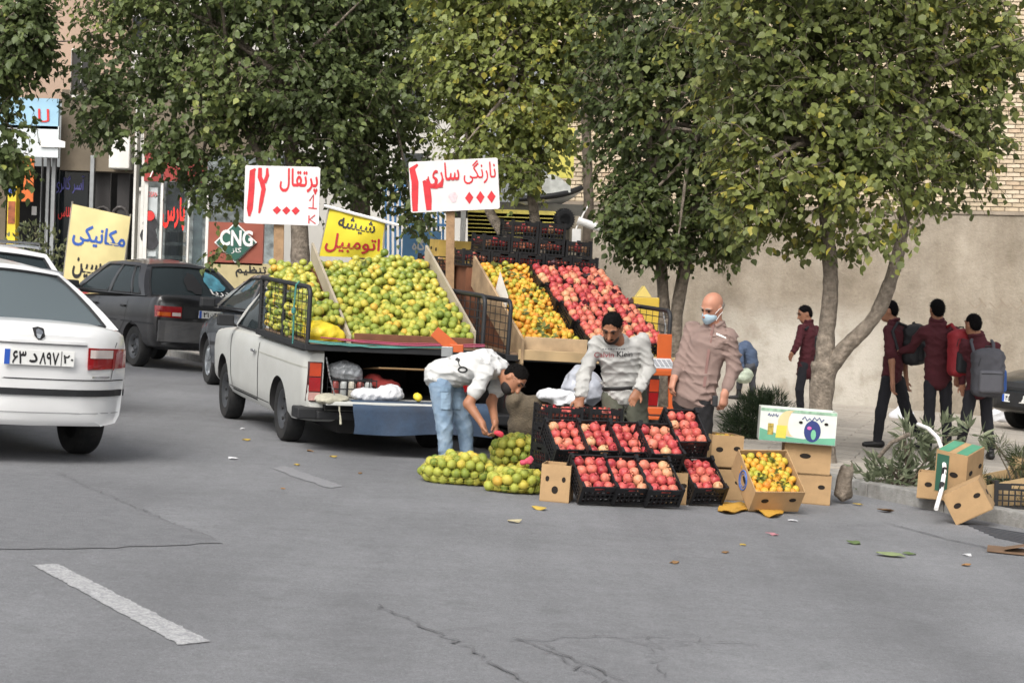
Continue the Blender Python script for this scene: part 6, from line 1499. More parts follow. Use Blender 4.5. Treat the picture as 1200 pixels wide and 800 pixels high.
s = Sdf(); a = np.array(at(616, 541, 14.55)); s.ell(a, (.035, .02, .02)).ell(a+np.array((.035, 0, .02)), (.022, .014, .028)).ell(a+np.array((-.03, 0, -.01)), (.02, .014, .014)); o = sdf_obj('pink_net_bunch', s, mat('pink_net', '#c2485c', .7, bump=.5, bscale=60), None, .009, lambda P: .006*np.sin(P[:, 0]*120)*np.sin(P[:, 2]*100)); tag(o, 'bunched pink net beside the small front orange bag', 'net')
# ---- price boards
def price_board(label, c4, d, post, pd_bottom, words_fn, th=.015):
    P = [at(x, y, d) for x, y in c4]; ctr = (P[0]+P[1]+P[2]+P[3])/4; ux = (P[1]-P[0]); w = ux.length; ux /= w; uz = (P[0]-P[3]); h = uz.length
    uy = ux.cross(uz).normalized(); uz = uy.cross(ux) if False else uz.normalized(); uz = (uz-ux*uz.dot(ux)).normalized(); uy = uz.cross(ux)
    M = Matrix((ux, uy, uz)).transposed().to_4x4(); M.translation = ctr
    root = empty('price_board', M); tag(root, label, 'price sign', 'hand-painted price boards')
    rr = .02; pts = []
    for sx, sz in ((1, 1), (-1, 1), (-1, -1), (1, -1)):
        for a in np.linspace(0, math.pi/2, 5): an = math.atan2(sz, sx)-math.pi/4+a; pts.append((sx*(w/2-rr)+rr*math.cos(an), sz*(h/2-rr)+rr*math.sin(an)))
    mb = MB(); mb.prism([(p[0]+random.gauss(0, .002), p[1]+random.gauss(0, .002)) for p in pts], -th, th, Matrix.Rotation(R(90), 4, 'X')); mb.build('board', mat('board_white', '#d3d0cf', .6, var=.06, scale=7, dirt='#a9a3a3', dirt_amt=.35, dscale=6), root)
    a, b = at(post[0], post[1], d+.05), at(post[0]-1, pd_bottom, d+.05); Iv = M.inverted(); mb = MB(); mb.bar(Iv @ a, Iv @ b, post[2], .035, (0, 1, 0)); mb.build('post', mat('raw_timber', '#96795a', .85, var=.2, scale=12, bump=.3), root)
    words_fn(root, w, h, -th-.004); return root
M_BRUSH = mat('red_brush', '#c3252e', .6, var=.2, scale=14)
def brush(root, pts, wd, off, name='painted_stroke'): quads_obj(name, stroke_quads(pts, wd), M_BRUSH, root, None, off)
def dia(root, x, z, rx, rz, off): quads_obj('painted_zero', [((x-rx, z), (x, z-rz), (x+rx, z+.004), (x+.003, z+rz))], M_BRUSH, root, None, off)
def w1(root, w, h, o):
    brush(root, [(-w*.36, h*.44), (-w*.40, h*.40), (-w*.405, h*.1), (-w*.42, -h*.25), (-w*.425, -h*.38)], [.02, .055, .06, .06, .02], o)
    brush(root, [(-w*.30, h*.46), (-w*.30, h*.30), (-w*.27, h*.22), (-w*.245, h*.10), (-w*.27, -h*.12), (-w*.295, -h*.32)], [.035, .045, .05, .045, .04, .02], o-.0015)
    brush(root, [(-w*.29, h*.24), (-w*.23, h*.22), (-w*.20, h*.34), (-w*.205, h*.46)], [.03, .04, .035, .02], o-.003)
    letters('painted_word', 'پرتقال', w*.50, h*.42, M_BRUSH, root, (w*.22, h*.25), o, 40, .02)
    for k in range(3): dia(root, -w*.06+k*w*.125, -h*.26, .042, .042, o)
    brush(root, [(w*.37, -h*.08), (w*.42, h*.03), (w*.42, -h*.2)], .012, o); brush(root, [(w*.36, -h*.2), (w*.47, -h*.21)], .012, o)
    brush(root, [(w*.37, -h*.33), (w*.37, -h*.47)], .012, o-.001); brush(root, [(w*.45, -h*.32), (w*.38, -h*.4), (w*.46, -h*.47)], .011, o-.002)
def w2(root, w, h, o):
    brush(root, [(-w*.40, h*.44), (-w*.465, h*.36), (-w*.44, h*.1), (-w*.45, -h*.2), (-w*.455, -h*.47)], [.02, .06, .07, .065, .05], o)
    brush(root, [(-w*.34, h*.12), (-w*.31, -h*.02), (-w*.30, -h*.25), (-w*.30, -h*.46)], [.03, .07, .07, .05], o)
    brush(root, [(-w*.30, h*.15), (-w*.28, -h*.0), (-w*.21, -h*.02), (-w*.20, h*.14)], [.03, .05, .05, .025], o-.0015); brush(root, [(-w*.21, -h*.0), (-w*.15, 0), (-w*.125, h*.14)], [.04, .045, .02], o-.003)
    letters('painted_word', 'نارنگی', w*.36, h*.46, M_BRUSH, root, (w*.29, h*.24), o, 40, .012); letters('painted_word', 'ساری', w*.36, h*.44, M_BRUSH, root, (-w*.12, h*.22), o-.0045, 40, .012)
    for k in range(3): dia(root, w*.16+k*w*.125, -h*.26, .042, .062, o)
    quads_obj('rubbed_stain', [[(-w*.02+.05*math.cos(a)*random.uniform(.6, 1), -h*.22+.06*math.sin(a)*random.uniform(.6, 1)) for a in np.linspace(0, 6.28, 14)[:-1]]], mat('pink_stain', '#cdb9bd', .7, var=.15, scale=40), root, None, o)
price_board('white price board with red lettering above the orange heap, left one', ((286, 194), (374, 197), (375, 263), (287, 262)), 19.75, (327, 262, .10), 345, w1)
price_board('white price board with red lettering above the tangerines, right one', ((480, 190), (584, 185), (585, 244), (481, 250)), 19.55, (528, 246, .085), 345, w2)
# ---- cloth banners of the workshops
def banner(name, label, c4, d, mt, text_fn, bow=.06, poles=True):
    P = [at(x, y, d) for x, y in c4]; n = 12; V = []
    def pt(u, v, off=0): p = (P[0]*(1-u)+P[1]*u)*(1-v)+(P[3]*(1-u)+P[2]*u)*v; return p+Vector((0, -bow*math.sin(math.pi*u)*math.sin(math.pi*v)-.012*math.sin(9*u+4*v)-off, 0))
    V = [pt(i/n, j/n) for i in range(n+1) for j in range(n+1)]; V2 = [p+Vector((0, .004, 0)) for p in V]; k = n+1; m = len(V)
    F = [(i*k+j, i*k+j+1, (i+1)*k+j+1, (i+1)*k+j) for i in range(n) for j in range(n)]
    base = (P[2]+P[3])/2; root = empty(name, Matrix.Translation(base)); tag(root, label, 'banner'); I_ = root.matrix_basis.inverted()
    mb = MB(); mb.add(V+V2, F+[tuple(m+q for q in f[::-1]) for f in F]); o = mb.build('cloth', mt, root, smooth=60, fix=False); o.matrix_basis = I_
    def put(t, u0, v0, u1, v1, mtx, bold=.03, rows=30):
        Q = text_quads(t, u1-u0, v1-v0, rows, bold); o = quads_obj('lettering', Q, mtx, root, I_, fn=lambda x, y: pt((u0+u1)/2+x, (v0+v1)/2-y, .008)); return o
    text_fn(put, pt, root, I_)
    for a, b in (((c4[0], c4[3])), (c4[1], c4[2])):
        e = Vector((b[0], b[1]))+(Vector((b[0], b[1]))-Vector((a[0], a[1])))*.45; mb = MB(); mb.tube([at(a[0], a[1]-3, d+.02), at(e.x, e.y, d+.02)], .016, 6); o = mb.build('pole', mat('banner_pole', '#8f897e', .7), root); o.matrix_basis = I_
    return root
def b1(put, pt, root, I_):
    put('مکانیکی', .08, .20, .96, .44, mat('banner_blue', '#2f57a4', .7), .03, 44); put('حسین', .14, .58, .80, .80, M_BLKP, .025, 44)
    A = [(.02, .93), (.10, .97), (.04, 1.06), (.35, 1.08), (.36, 1.13), (.62, 1.04), (.34, .96), (.34, 1.0)]
    A = [(x, v*.88) for x, v in A]
    o = quads_obj('red_arrow', [A], mat('banner_red', '#b8474a', .7), root, I_, fn=lambda x, y: pt(x, y, .008))
banner('workshop_banner', 'pale yellow cloth banner with blue and black lettering and red arrow, leaning at left', ((85, 239), (153, 254), (141, 348), (72, 345)), 33.5, mat('banner_cream', '#d2c38c', .8, var=.08, scale=3), b1)
def b2(put, pt, root, I_): put('شیشه', .20, .10, .84, .44, M_BLKP, .016, 44); put('اتومبیل', .06, .50, .94, .90, mat('banner_crimson', '#a8242c', .7), .02, 44)
banner('glass_banner', 'bright yellow cloth banner with black and red lettering behind the orange heap', ((387, 243), (451, 259), (448, 303), (374, 300)), 23.0, mat('banner_yellow', '#cdbb2e', .8, var=.1, scale=3), b2)
mb = MB(); mb.tube([at(380, 241, 22.97), at(467, 264, 22.97)], .02, 6); o = mb.build('banner_rod', M_WHTP, None); tag(o, 'white rod along the top of the bright yellow banner', 'rod')
# ---- things about the white pickup's tail
cl = MB(); n, k = 24, 8; V = []
for i in range(n+1):
    for j in range(k+1):
        u, v = i/n, j/k; y = .44-1.26*u; V.append((-2.30-.17*min(1, v*5)-.012*math.sin(u*17+v*2)*v-.02*v, y+.01*math.sin(v*6), (.556 if v < .15 else .562-.31*(v-.1)) -.012*math.sin(u*7)*v))
F = [(i*(k+1)+j, i*(k+1)+j+1, (i+1)*(k+1)+j+1, (i+1)*(k+1)+j) for i in range(n) for j in range(k)]
cl.add(V+[(x+.006, y, z-.003) for x, y, z in V], F+[tuple(len(V)+q for q in f[::-1]) for f in F]); o = cl.build('blue_cloth', mat('blue_denim_cloth', '#35465b', .9, var=.2, scale=3, dirt='#33343a', dirt_amt=.7, dscale=2.2, bump=.2), None, MTA, smooth=60, fix=False); tag(o, 'worn blue cloth hanging over the tailgate of the white pickup', 'cloth')
s = Sdf(); s.ell((-2.28, .58, .56), (.17, .14, .035), k=.04).cone((-2.42, .56, .55), (-2.45, .55, .36), .018, .015, k=.03).ell((-2.36, .66, .55), (.1, .1, .03), k=.04)
o = sdf_obj('pale_rag', s, mat('rag_cream', '#aaa694', .9, var=.15, bump=.5, bscale=30), None, .011, lambda P: .008*np.sin(P[:, 0]*55+P[:, 1]*40)); o.matrix_basis = MTA; tag(o, 'pale rag hanging off the tailgate corner beside the tail lamp', 'rag')
M_BAGW = mat('white_plastic_bag', '#d0d1d4', .35, var=.06, bump=.5, bscale=22)
def wr(a, b, n=7, seed=4):
    "crumpled film: creases in random directions"
    rs = np.random.default_rng(seed); K = rs.normal(size=(n, 3)); K /= np.linalg.norm(K, axis=1)[:, None]; K *= b*rs.uniform(.45, 1.5, n)[:, None]; ph = rs.uniform(0, 6, n)
    def f(P):
        w = P+.012*np.stack([np.sin(P[:, 1]*31+1), np.sin(P[:, 2]*27+2), np.sin(P[:, 0]*33)], 1)
        return a*1.5*(np.abs(np.sin(w@K.T+ph)).mean(1)-.62)*2
    return f
s = Sdf(); s.ell((-2.26, .17, .60), (.10, .22, .06), k=.05).ell((-2.25, .05, .63), (.08, .10, .07), k=.05).ell((-2.26, .30, .60), (.07, .1, .05), k=.05); o = sdf_obj('white_plastic_bag', s, M_BAGW, None, .010, wr(.012, 40)); o.matrix_basis = MTA; tag(o, 'white plastic bag on the tailgate of the white pickup above the blue cloth', 'bag')
s = Sdf(); s.ell((-2.0, .42, .78), (.10, .14, .09), k=.05).ell((-2.0, .34, .74), (.08, .10, .07), k=.05); o = sdf_obj('clear_plastic_bag', s, mat('grey_plastic', '#84878a', .3, var=.25, bump=.6, bscale=25), None, .010, wr(.015, 45)); o.matrix_basis = MTA; tag(o, 'crumpled grey plastic bag in the bed of the white pickup', 'bag')
jr = empty('jar_rack', MTA @ Matrix.Translation((-2.08, .36, .55))); tag(jr, 'small wire rack of jars in the bed of the white pickup', 'rack')
mb = MB()
for z in (.01, .08, .16):
    mb.tube([(-.08, -.2, z), (-.08, .2, z)], .006, 5); mb.tube([(.08, -.2, z), (.08, .2, z)], .006, 5)
for y in np.linspace(-.2, .2, 7): mb.tube([(-.08, y, 0), (-.08, y, .17)], .005, 5); mb.tube([(.08, y, 0), (.08, y, .17)], .005, 5)
mb.build('wire_frame', M_TRIM, jr)
for k in range(5):
    mb = MB(); mb.lathe([(.03, 0), (.034, .01), (.034, .11), (.025, .13), (0, .132)], 12, Matrix.Translation((0, -.15+.075*k, .01))); o = mb.build('jar', mat('jar_%d' % (k % 3), ('#a3a6a4', '#7d3a35', '#b8b2a4')[k % 3], .35, var=.25, scale=14), None, jr.matrix_basis, smooth=50); tag(o, ('pale', 'dark red', 'cream', 'grey', 'rust red')[k]+' jar standing in the wire rack on the white pickup', 'jar', 'jars in the rack')
mb = MB(); mb.box((-1.9, -.15, .60), (.5, .55, .012), Matrix.Rotation(R(6), 4, 'Y')); o = mb.build('cardboard_sheet', M_CARD, None, MTA); tag(o, 'flat cardboard piece lying in the bed of the white pickup', 'cardboard')
s = Sdf(); s.ell((-1.95, .02, .66), (.1, .14, .05), k=.05).ell((-1.9, .12, .7), (.1, .08, .05), k=.05); o = sdf_obj('red_cloth', s, mat('red_cloth', '#7c2622', .85), None, .012, wr(.01, 40)); o.matrix_basis = MTA; tag(o, 'red cloth bundle in the bed of the white pickup', 'cloth')
fruit('lemon', [lumpy_sphere('lemon', .036, mat('lemon_peel', '#d9c13a', .45), 9, flat=1.3)], MTA @ Vector((-2.36, -.16, .60)), 'single yellow lemon on the tailgate edge above the blue cloth', None)
mb = MB(); mb.box((-2.2, -.55, .59), (.28, .3, .06)); mb.box((-2.2, -.55, .63), (.24, .26, .02)); o = mb.build('black_tray', M_TRIM, None, MTA, bevel=.008); tag(o, 'flat black tray at the right end of the white pickup bed', 'tray')
def zigchain(name, label, pts, MT):
    mb = MB(); 
    for a, b in zip(pts[:-1], pts[1:]):
        a, b = Vector(a), Vector(b); k = max(2, int((b-a).length/.035))
        for i in range(k): p, q = a+(b-a)*i/k, a+(b-a)*(i+.8)/k; mb.bar(p, q, .012 if i % 2 else .007, .007 if i % 2 else .012)
    o = mb.build(name, M_STEEL, None, MT); tag(o, label, 'chain')
zigchain('tailgate_chain', 'steel chain holding the tailgate beside the left tail lamp', [(-2.13, .62, .90), (-2.2, .60, .74), (-2.36, .58, .57)], MTA)
# ---- orange scales
M_ORG = mat('scale_orange', '#b9541f', .45, var=.08, scale=6, dirt='#8a4a25', dirt_amt=.3)
def put(mb, *px): return [at(*p) for p in px]
scl = empty('orange_scale', Matrix.Translation(at(786, 490, 17.2))); tag(scl, 'tall orange weighing scale with silver keypad between the two men', 'scale'); Is = scl.matrix_basis.inverted()
def sp(mb, name, mt, bevel=0): o = mb.build(name, mt, scl, bevel=bevel); o.matrix_basis = Is; return o
s_ = FPX/17.2
mb = MB(); mb.bar(at(786.5, 492, 17.2), at(786, 428, 17.2), .05, .05); sp(mb, 'post', M_ORG, .006)
c_ = at(776, 433, 17.2); Mx = Matrix.Translation(c_) @ Matrix.Rotation(R(16), 4, 'Z')
mb = MB(); mb.add([(-.12, -.12, -.05), (.12, -.12, -.05), (.12, .10, -.05), (-.12, .10, -.05), (-.12, -.12, .0), (.12, -.12, .0), (.12, .10, .10), (-.12, .10, .10)], [(3, 2, 1, 0), (4, 5, 6, 7), (0, 1, 5, 4), (1, 2, 6, 5), (2, 3, 7, 6), (3, 0, 4, 7)], Mx); sp(mb, 'head', M_ORG, .008)
mb = MB(); Ml = Mx @ Matrix.Translation((0, -.01, .054)) @ Matrix.Rotation(math.atan2(.1, .22), 4, 'X'); mb.box((0, 0, .0), (.20, .19, .008), Ml); kp_ = sp(mb, 'keypad', mat('silver_panel', '#b9bbbd', .35, var=.1))
for i in range(4):
    for j in range(4): mb = MB(); mb.box((-.066+i*.044, -.06+j*.036, .006), (.03, .022, .006), Ml); o = mb.build('key', mat('key_grey', '#8b8f93', .5), kp_)
mb = MB(); mb.box((.055, .115, .16), (.135, .016, .30), Mx); sp(mb, 'lid', M_ORG, .006)
mb = MB(); mb.lathe([(0, 0), (.014, 0), (.014, .03), (0, .03)], 10, Mx @ Matrix.Translation((.07, -.12, -.025)) @ Matrix.Rotation(R(90), 4, 'X')); sp(mb, 'lock_knob', M_CHR)
mb = MB(); mb.box(at(770, 489, 17.15), (.24, .2, .03)); mb.box(at(770, 481, 17.15), (.2, .16, .06)); sp(mb, 'foot', M_ORG, .005)
zigchain('rack_chain', 'steel chain hanging from the right rack of the dark pickup', [at(777, 366, 17.9), at(780, 382, 17.8), at(779, 394, 17.5)], None)
sc2 = empty('orange_scale_bracket', Matrix.Translation(at(525, 404, 16.9))); tag(sc2, 'small orange metal bracket at the tail of the white pickup', 'bracket'); I_ = sc2.matrix_basis.inverted()
mb = MB(); mb.bar(at(509, 388, 16.9), at(532, 408, 16.9), .10, .02, (0, 1, 0)); o = mb.build('arm', M_ORG, sc2, bevel=.004); o.matrix_basis = I_
mb = MB(); mb.box(at(535, 408, 16.9), (.12, .08, .07)); o = mb.build('head', M_ORG, sc2, bevel=.006); o.matrix_basis = I_
mb = MB(); mb.box(at(524, 412, 16.88), (.10, .06, .09)); o = mb.build('grey_block', M_STEEL, sc2, bevel=.006); o.matrix_basis = I_
# ---- beneath the dark pickup's tail: burlap bundle, bags, box on top, yellow bin beyond
s = Sdf(); d_ = 16.6
for (x, y, rx, rz, k) in ((618, 500, .17, .24, .06), (640, 495, .16, .22, .06), (604, 470, .09, .10, .06), (628, 478, .14, .10, .06), (655, 500, .12, .22, .06)): c_ = at(x, y, d_); s.ell(c_, (rx, .16, rz), k=k)
o = sdf_obj('burlap_bundle', s, mat('burlap', '#5e5343', .95, var=.3, scale=12, bump=.6, bscale=70, dirt='#39332a', dirt_amt=.6), None, .014, wr(.012, 22)); tag(o, 'brown burlap bundle standing behind the crates below white bags', 'bundle')
s = Sdf()
for (x, y, rx, rz) in ((648, 464, .12, .05), (664, 466, .12, .06), (640, 462, .07, .04), (676, 470, .08, .05), (655, 476, .05, .07)): s.ell(at(x, y, 16.4), (rx, .12, rz), k=.05)
o = sdf_obj('white_plastic_bag', s, M_BAGW, None, .010, wr(.016, 38)); tag(o, 'white plastic bags lying on the burlap bundle', 'bag')
s = Sdf()
for (x, y, rx, rz) in ((672, 455, .10, .12), (684, 450, .12, .14), (678, 440, .08, .08), (694, 458, .10, .12)): s.ell(at(x, y, 16.9), (rx, .14, rz), k=.06)
o = sdf_obj('pale_plastic_sack', s, mat('grey_white_plastic', '#a5a8b0', .4, var=.12, bump=.5, bscale=20), None, .012, wr(.016, 26)); tag(o, 'pale grey plastic sack left of the man in the light sweatshirt', 'sack')
carton('wooden_fruit_box', 'yellowish board box behind the post of the right price board', MTB @ Matrix.Translation((-.1, .66, 1.78)) @ Matrix.Rotation(R(-90), 4, 'Z'), .44, .3, .22, None, mt=mat('board_yellowish', '#b89a4e', .7, var=.2, scale=8), holes=True)
mb = MB(); mb.box((.08, .66, 1.40), (.34, .5, .74)); o = mb.build('crate_plinth', M_BRNB, None, MTB); tag(o, 'brown board plinth under the yellowish box on the dark pickup', 'plinth')
yb = empty('yellow_bin', Matrix.Translation(at(755, 430, 21.0))); tag(yb, 'yellow metal bin with gabled top behind the right rack', 'bin'); I_ = yb.matrix_basis.inverted()
a = at(738, 480, 21); b = at(773, 349, 21); mb = MB(); mb.box(((a.x+b.x)/2, 21.2, (a.z+b.z)/2), (b.x-a.x, .4, b.z-a.z)); o = mb.build('body', mat('bin_yellow', '#c9a83a', .5, var=.1), yb, bevel=.01); o.matrix_basis = I_
w_ = (b.x-a.x)/2; mb = MB(); mb.add([(-w_*.6, -.2, 0), (w_*.6, -.2, 0), (w_*.6, .2, 0), (-w_*.6, .2, 0), (0, -.2, .12), (0, .2, .12)], [(3, 2, 1, 0), (0, 1, 4), (2, 3, 5), (1, 2, 5, 4), (3, 0, 4, 5)], Matrix.Translation(((a.x+b.x)/2-.03, 21.2, b.z+.003))); o = mb.build('gable_top', mat('bin_yellow_pale', '#d8c06a', .5, var=.08), yb); o.matrix_basis = I_
# ================================================================ people
def nv(v): v = np.array(v, float); return v/np.linalg.norm(v)
def frame(f, u):
    f = nv(f); u = nv(np.array(u)-f*np.dot(u, f)); r = np.cross(f, u); return r, f, u         # right, forward, up
SKIN = lambda n, c: mat('skin_'+n, c, .5, var=.08, scale=14, spec=.35)
def fold(a, b, seed=0, axis=(.3, .2, 1)):
    "cloth folds: ridged creases, mostly across the limb, in patches"
    rs = np.random.default_rng(seed+20); n = 6; K = rs.normal(size=(n, 3))*np.array((.8, .8, 1.2)); K /= np.linalg.norm(K, axis=1)[:, None]; K *= b*rs.uniform(.6, 1.6, n)[:, None]; ph = rs.uniform(0, 6, n); K2 = rs.normal(size=(n, 3))*7
    def f(P):
        w = P+.02*np.stack([np.sin(P[:, 1]*17+1), np.sin(P[:, 2]*19+2), np.sin(P[:, 0]*18)], 1)
        rid = (1-np.abs(np.sin(w@K.T+ph)))**2.5; msk = np.clip(.5+.8*np.sin(P@K2.T+ph*2), 0, 1)
        return -a*1.6*((rid*msk).sum(1)-.45)
    return f
def hand(s, w, d, side, nrm, curl=.5, r=1., spread=.016):
    w, d, side, nrm = np.array(w, float), nv(d), nv(side), nv(nrm)
    s.ell(w+d*.045, (.001, .001, .001), k=.001)
    s.cone(w, w+d*.075, .022*r, .024*r, k=.02, n=side, f=1.6)
    for i, (ln, o) in enumerate(((.066, -1.5), (.075, -.5), (.071, .5), (.055, 1.5))):
        b = w+d*(.082-.004*abs(o))+side*(o*spread*1.15); c = nv(d*math.cos(curl*.7)+nrm*math.sin(curl*.7)); e = b+c*ln*.55; c2 = nv(d*math.cos(curl*1.9)+nrm*math.sin(curl*1.9))
        s.cone(b-d*.02, e, .0098*r, .0088*r, k=.006); s.cone(e, e+c2*ln*.5, .0088*r, .0072*r, k=.004)
    b = w+d*.028-side*.026; e = b+nv(d*.7-side*.75+nrm*.35)*.042; s.cone(b, e, .014*r, .011*r, k=.012); s.cone(e, e+nv(d*.95-side*.15+nrm*.4)*.032, .0105*r, .0085*r, k=.005)
def head_parts(s, c, fr, sc=1., nose=True):
    r, f, u = fr; c = np.array(c); Rm = np.stack([r, f, u], 1); q = lambda x, y, z: c+(r*x+f*y+u*z)*sc
    s.ell(q(0, -.008, .03), np.array((.074, .094, .088))*sc, Rm, k=.03); s.ell(q(0, .018, -.035), np.array((.062, .072, .082))*sc, Rm, k=.04); s.ell(q(0, .045, -.088), np.array((.036, .034, .028))*sc, Rm, k=.04)
    if nose: s.cone(q(0, .09, .012), q(0, .112, -.028), .009*sc, .016*sc, k=.018); s.ell(q(0, .088, -.06), np.array((.026, .012, .010))*sc, Rm, k=.012)
    for x in (-1, 1):
        s.ell(q(x*.076, -.008, -.008), np.array((.011, .022, .034))*sc, Rm, k=.01); s.ell(q(x*.03, .094, .014), np.array((.017, .014, .011))*sc, Rm, k=.014, op='c')
    for x in (-1, 1): s.cone(q(x*.014, .088, .032), q(x*.05, .074, .030), .010*sc, .008*sc, k=.012)
    return q, Rm
def person(label, base, J, skin, shirt, trousers, shoes, hair='short', hairc=None, face=True, vox=.009, sleeve=1., sc=1., arm=.042, girth=1., hem=None, group=None, collar=False, beard=None, mask=None, shirt_noise=.006, belly=1., hands=None, sh_args=None):
    root = empty('person', Matrix.Translation(base)); tag(root, label, 'person', group); B = np.array(base)
    g = {k: np.array(v, float) for k, v in J.items()}
    wid = nv(g['shR']-g['shL']); fr = frame(J['face'], J['up'])
    s = Sdf(); q, Rm = head_parts(s, g['head'], fr, sc)
    s.cone(g['neck'], g['head']-fr[2]*.05*sc-fr[1]*.015, .058*sc, .052*sc, k=.03)
    s.cone(g['chest'], g['neck'], .078*girth, .05, k=.03, n=wid, f=1.4); s.cone(g['waist'], g['chest'], .072*girth, .082*girth, k=.03, n=wid, f=1.4); s.cone(g['pel'], g['waist'], .072*girth, .072*girth, k=.03, n=wid, f=1.4)
    for sd in 'LR':
        s.cone(g['sh'+sd], g['el'+sd], arm*1.0, arm*.86, k=.02); s.cone(g['el'+sd], g['wr'+sd], arm*.88, arm*.58, k=.02)
        hs = (hands or {}).get(sd, {}); d = hs.get('d', g['wr'+sd]-g['el'+sd]); side = hs.get('side', wid if sd == 'L' else -wid); nr = hs.get('n', -np.array(fr[1]))
        d = nv(d); side = nv(np.array(side)-d*np.dot(side, d)); nr = nv(np.cross(d, side)) if np.dot(np.cross(d, side), nr) > 0 else -nv(np.cross(d, side))
        hand(s, g['wr'+sd], d, side, nr, hs.get('curl', .6), sc)
        s.cone(g['hip'+sd], g['kn'+sd], .056*girth, .042, k=.02); s.cone(g['kn'+sd], g['an'+sd], .042, .032, k=.02)
    sdf_obj('body', s, SKIN(skin[0], skin[1]), root, vox*.72, None, B, 1)
    # trousers
    t = Sdf(); t.cone(g['pel'], g['waist']*.5+g['pel']*.5, .090*girth, .086*girth, k=.03, n=wid, f=1.42)
    for sd in 'LR':
        t.cone(g['hip'+sd], g['kn'+sd], .082*girth*trousers.get('w', 1), .062*trousers.get('w', 1), k=.025); t.cone(g['kn'+sd], g['an'+sd]+np.array((0, 0, .015)), .061*trousers.get('w', 1), .052*trousers.get('w', 1), k=.02)
    to = sdf_obj('trousers', t, trousers['m'], root, vox, fold(trousers.get('a', .005), 46, 1, (.1, .1, 1)), B)
    # shirt
    h = Sdf(); hm = g['pel'] if hem is None else np.array(hem)
    h.cone(hm, g['waist'], .108*girth*belly, .102*girth*belly, k=.02, n=wid, f=1.44); h.cone(g['waist'], g['chest'], .102*girth*belly, .106*girth, k=.03, n=wid, f=1.44); h.cone(g['chest'], g['neck'], .100*girth, .062, k=.03, n=wid, f=1.4)
    for sd in 'LR':
        h.cone(g['chest']*.4+g['sh'+sd]*.6, g['sh'+sd], .062*girth, arm+.012, k=.03)
        if sleeve >= 1:
            h.cone(g['sh'+sd], g['el'+sd], arm+.013, arm+.009, k=.02); e = g['el'+sd]+(g['wr'+sd]-g['el'+sd])*min(sleeve-1, .97); h.cone(g['el'+sd], e, arm+.009, arm*.72+.010, k=.02)
        else: e = g['sh'+sd]+(g['el'+sd]-g['sh'+sd])*sleeve; h.cone(g['sh'+sd], e, arm+.014, arm+.020, k=.02)
    h.cone(g['neck']-(g['chest']-g['neck'])*.0, g['head']-fr[2]*.075*sc-fr[1]*.02, .046*sc, .046*sc, k=.001, op='c')
    sh = sdf_obj('shirt', h, shirt, root, vox, fold(shirt_noise, 40, 2), B)
    if collar:
        mb = MB(); nn = g['neck']+(g['head']-g['neck'])*.18; ax = nv(g['head']-g['neck']); r_ = nv(np.cross(ax, fr[1])); f_ = np.cross(r_, ax); pts = [Vector(nn+(r_*math.cos(a)*.068+f_*math.sin(a)*.066)+ax*(-.012+.010*math.cos(a*2))-B) for a in np.linspace(-1.25*math.pi, .25*math.pi, 20)]
        mb.tube(pts, .017, 7); mb.build('collar', shirt, root, smooth=60)
    # shoes
    for sd in 'LR':
        k = Sdf(); a = g['an'+sd]; to_ = nv(g['toe'+sd]-a); to_[2] = 0; gd = a*1.; gd[2] = B[2]+.0
        z = gz(a[0])+(B[2]-gz(B[0])); k.cone((a[0]-to_[0]*.05, a[1]-to_[1]*.05, z+.045), (a[0]+to_[0]*.15, a[1]+to_[1]*.15, z+.034), .042, .032, k=.02); k.cone((a[0], a[1], z+.05), a+np.array((0, 0, .0)), .042, .038, k=.02)
        sdf_obj('shoe', k, shoes, root, vox*1.1, None, B)
    r, f, u = fr
    if hairc is not None:
        hh = Sdf(); c = g['head']; Q = lambda x, y, z: c+(r*x+f*y+u*z)*sc
        if hair == 'short':
            hh.ell(Q(0, -.013, .040), np.array((.0785, .098, .086))*sc, Rm, k=.02); hh.ell(Q(0, -.055, -.01), np.array((.07, .055, .07))*sc, Rm, k=.03)
            hh.ell(Q(0, .102, .0), np.array((.078, .058, .098))*sc, Rm, k=.012, op='c')
            for x in (-1, 1): hh.ell(Q(x*.09, .035, -.05), np.array((.04, .06, .06))*sc, Rm, k=.01, op='c')
        else:                                              # bald on top, fringe round the back
            hh.ell(Q(0, -.02, -.005), np.array((.0775, .094, .045))*sc, Rm, k=.02); hh.ell(Q(0, .07, .0), np.array((.12, .075, .1))*sc, Rm, k=.01, op='c')
        hn = lambda P: .003*np.sin(P[:, 0]*230)*np.sin(P[:, 1]*210+P[:, 2]*190)
        hm_ = mat('hair_'+hairc, hairc, .75, var=.3, scale=60, bump=.6, bscale=180, spec=.08); ho = sdf_obj('hair', hh, hm_, root, vox*.75, hn, B)
        vs = np.array([v.co[:] for v in ho.data.vertices]); ns = np.array([v.normal[:] for v in ho.data.vertices]); pick = RNG.integers(len(vs), size=1100 if hair == 'short' else 260)
        dd = ns[pick]*.35+RNG.normal(0, .4, (len(pick), 3))-np.array(fr[2])*.25
        hs_ = leaves_mesh('hair_strands', vs[pick]-ns[pick]*.004, dd, RNG.normal(0, 1, (len(pick), 3)), .026*sc*RNG.uniform(.6, 1.2, len(pick)), np.zeros(len(pick)), hm_, NEEDLE*np.array((2.2, 1, 1)), NEEDLEF); tag(link('hair_strands', hs_, ho), kind='stuff')
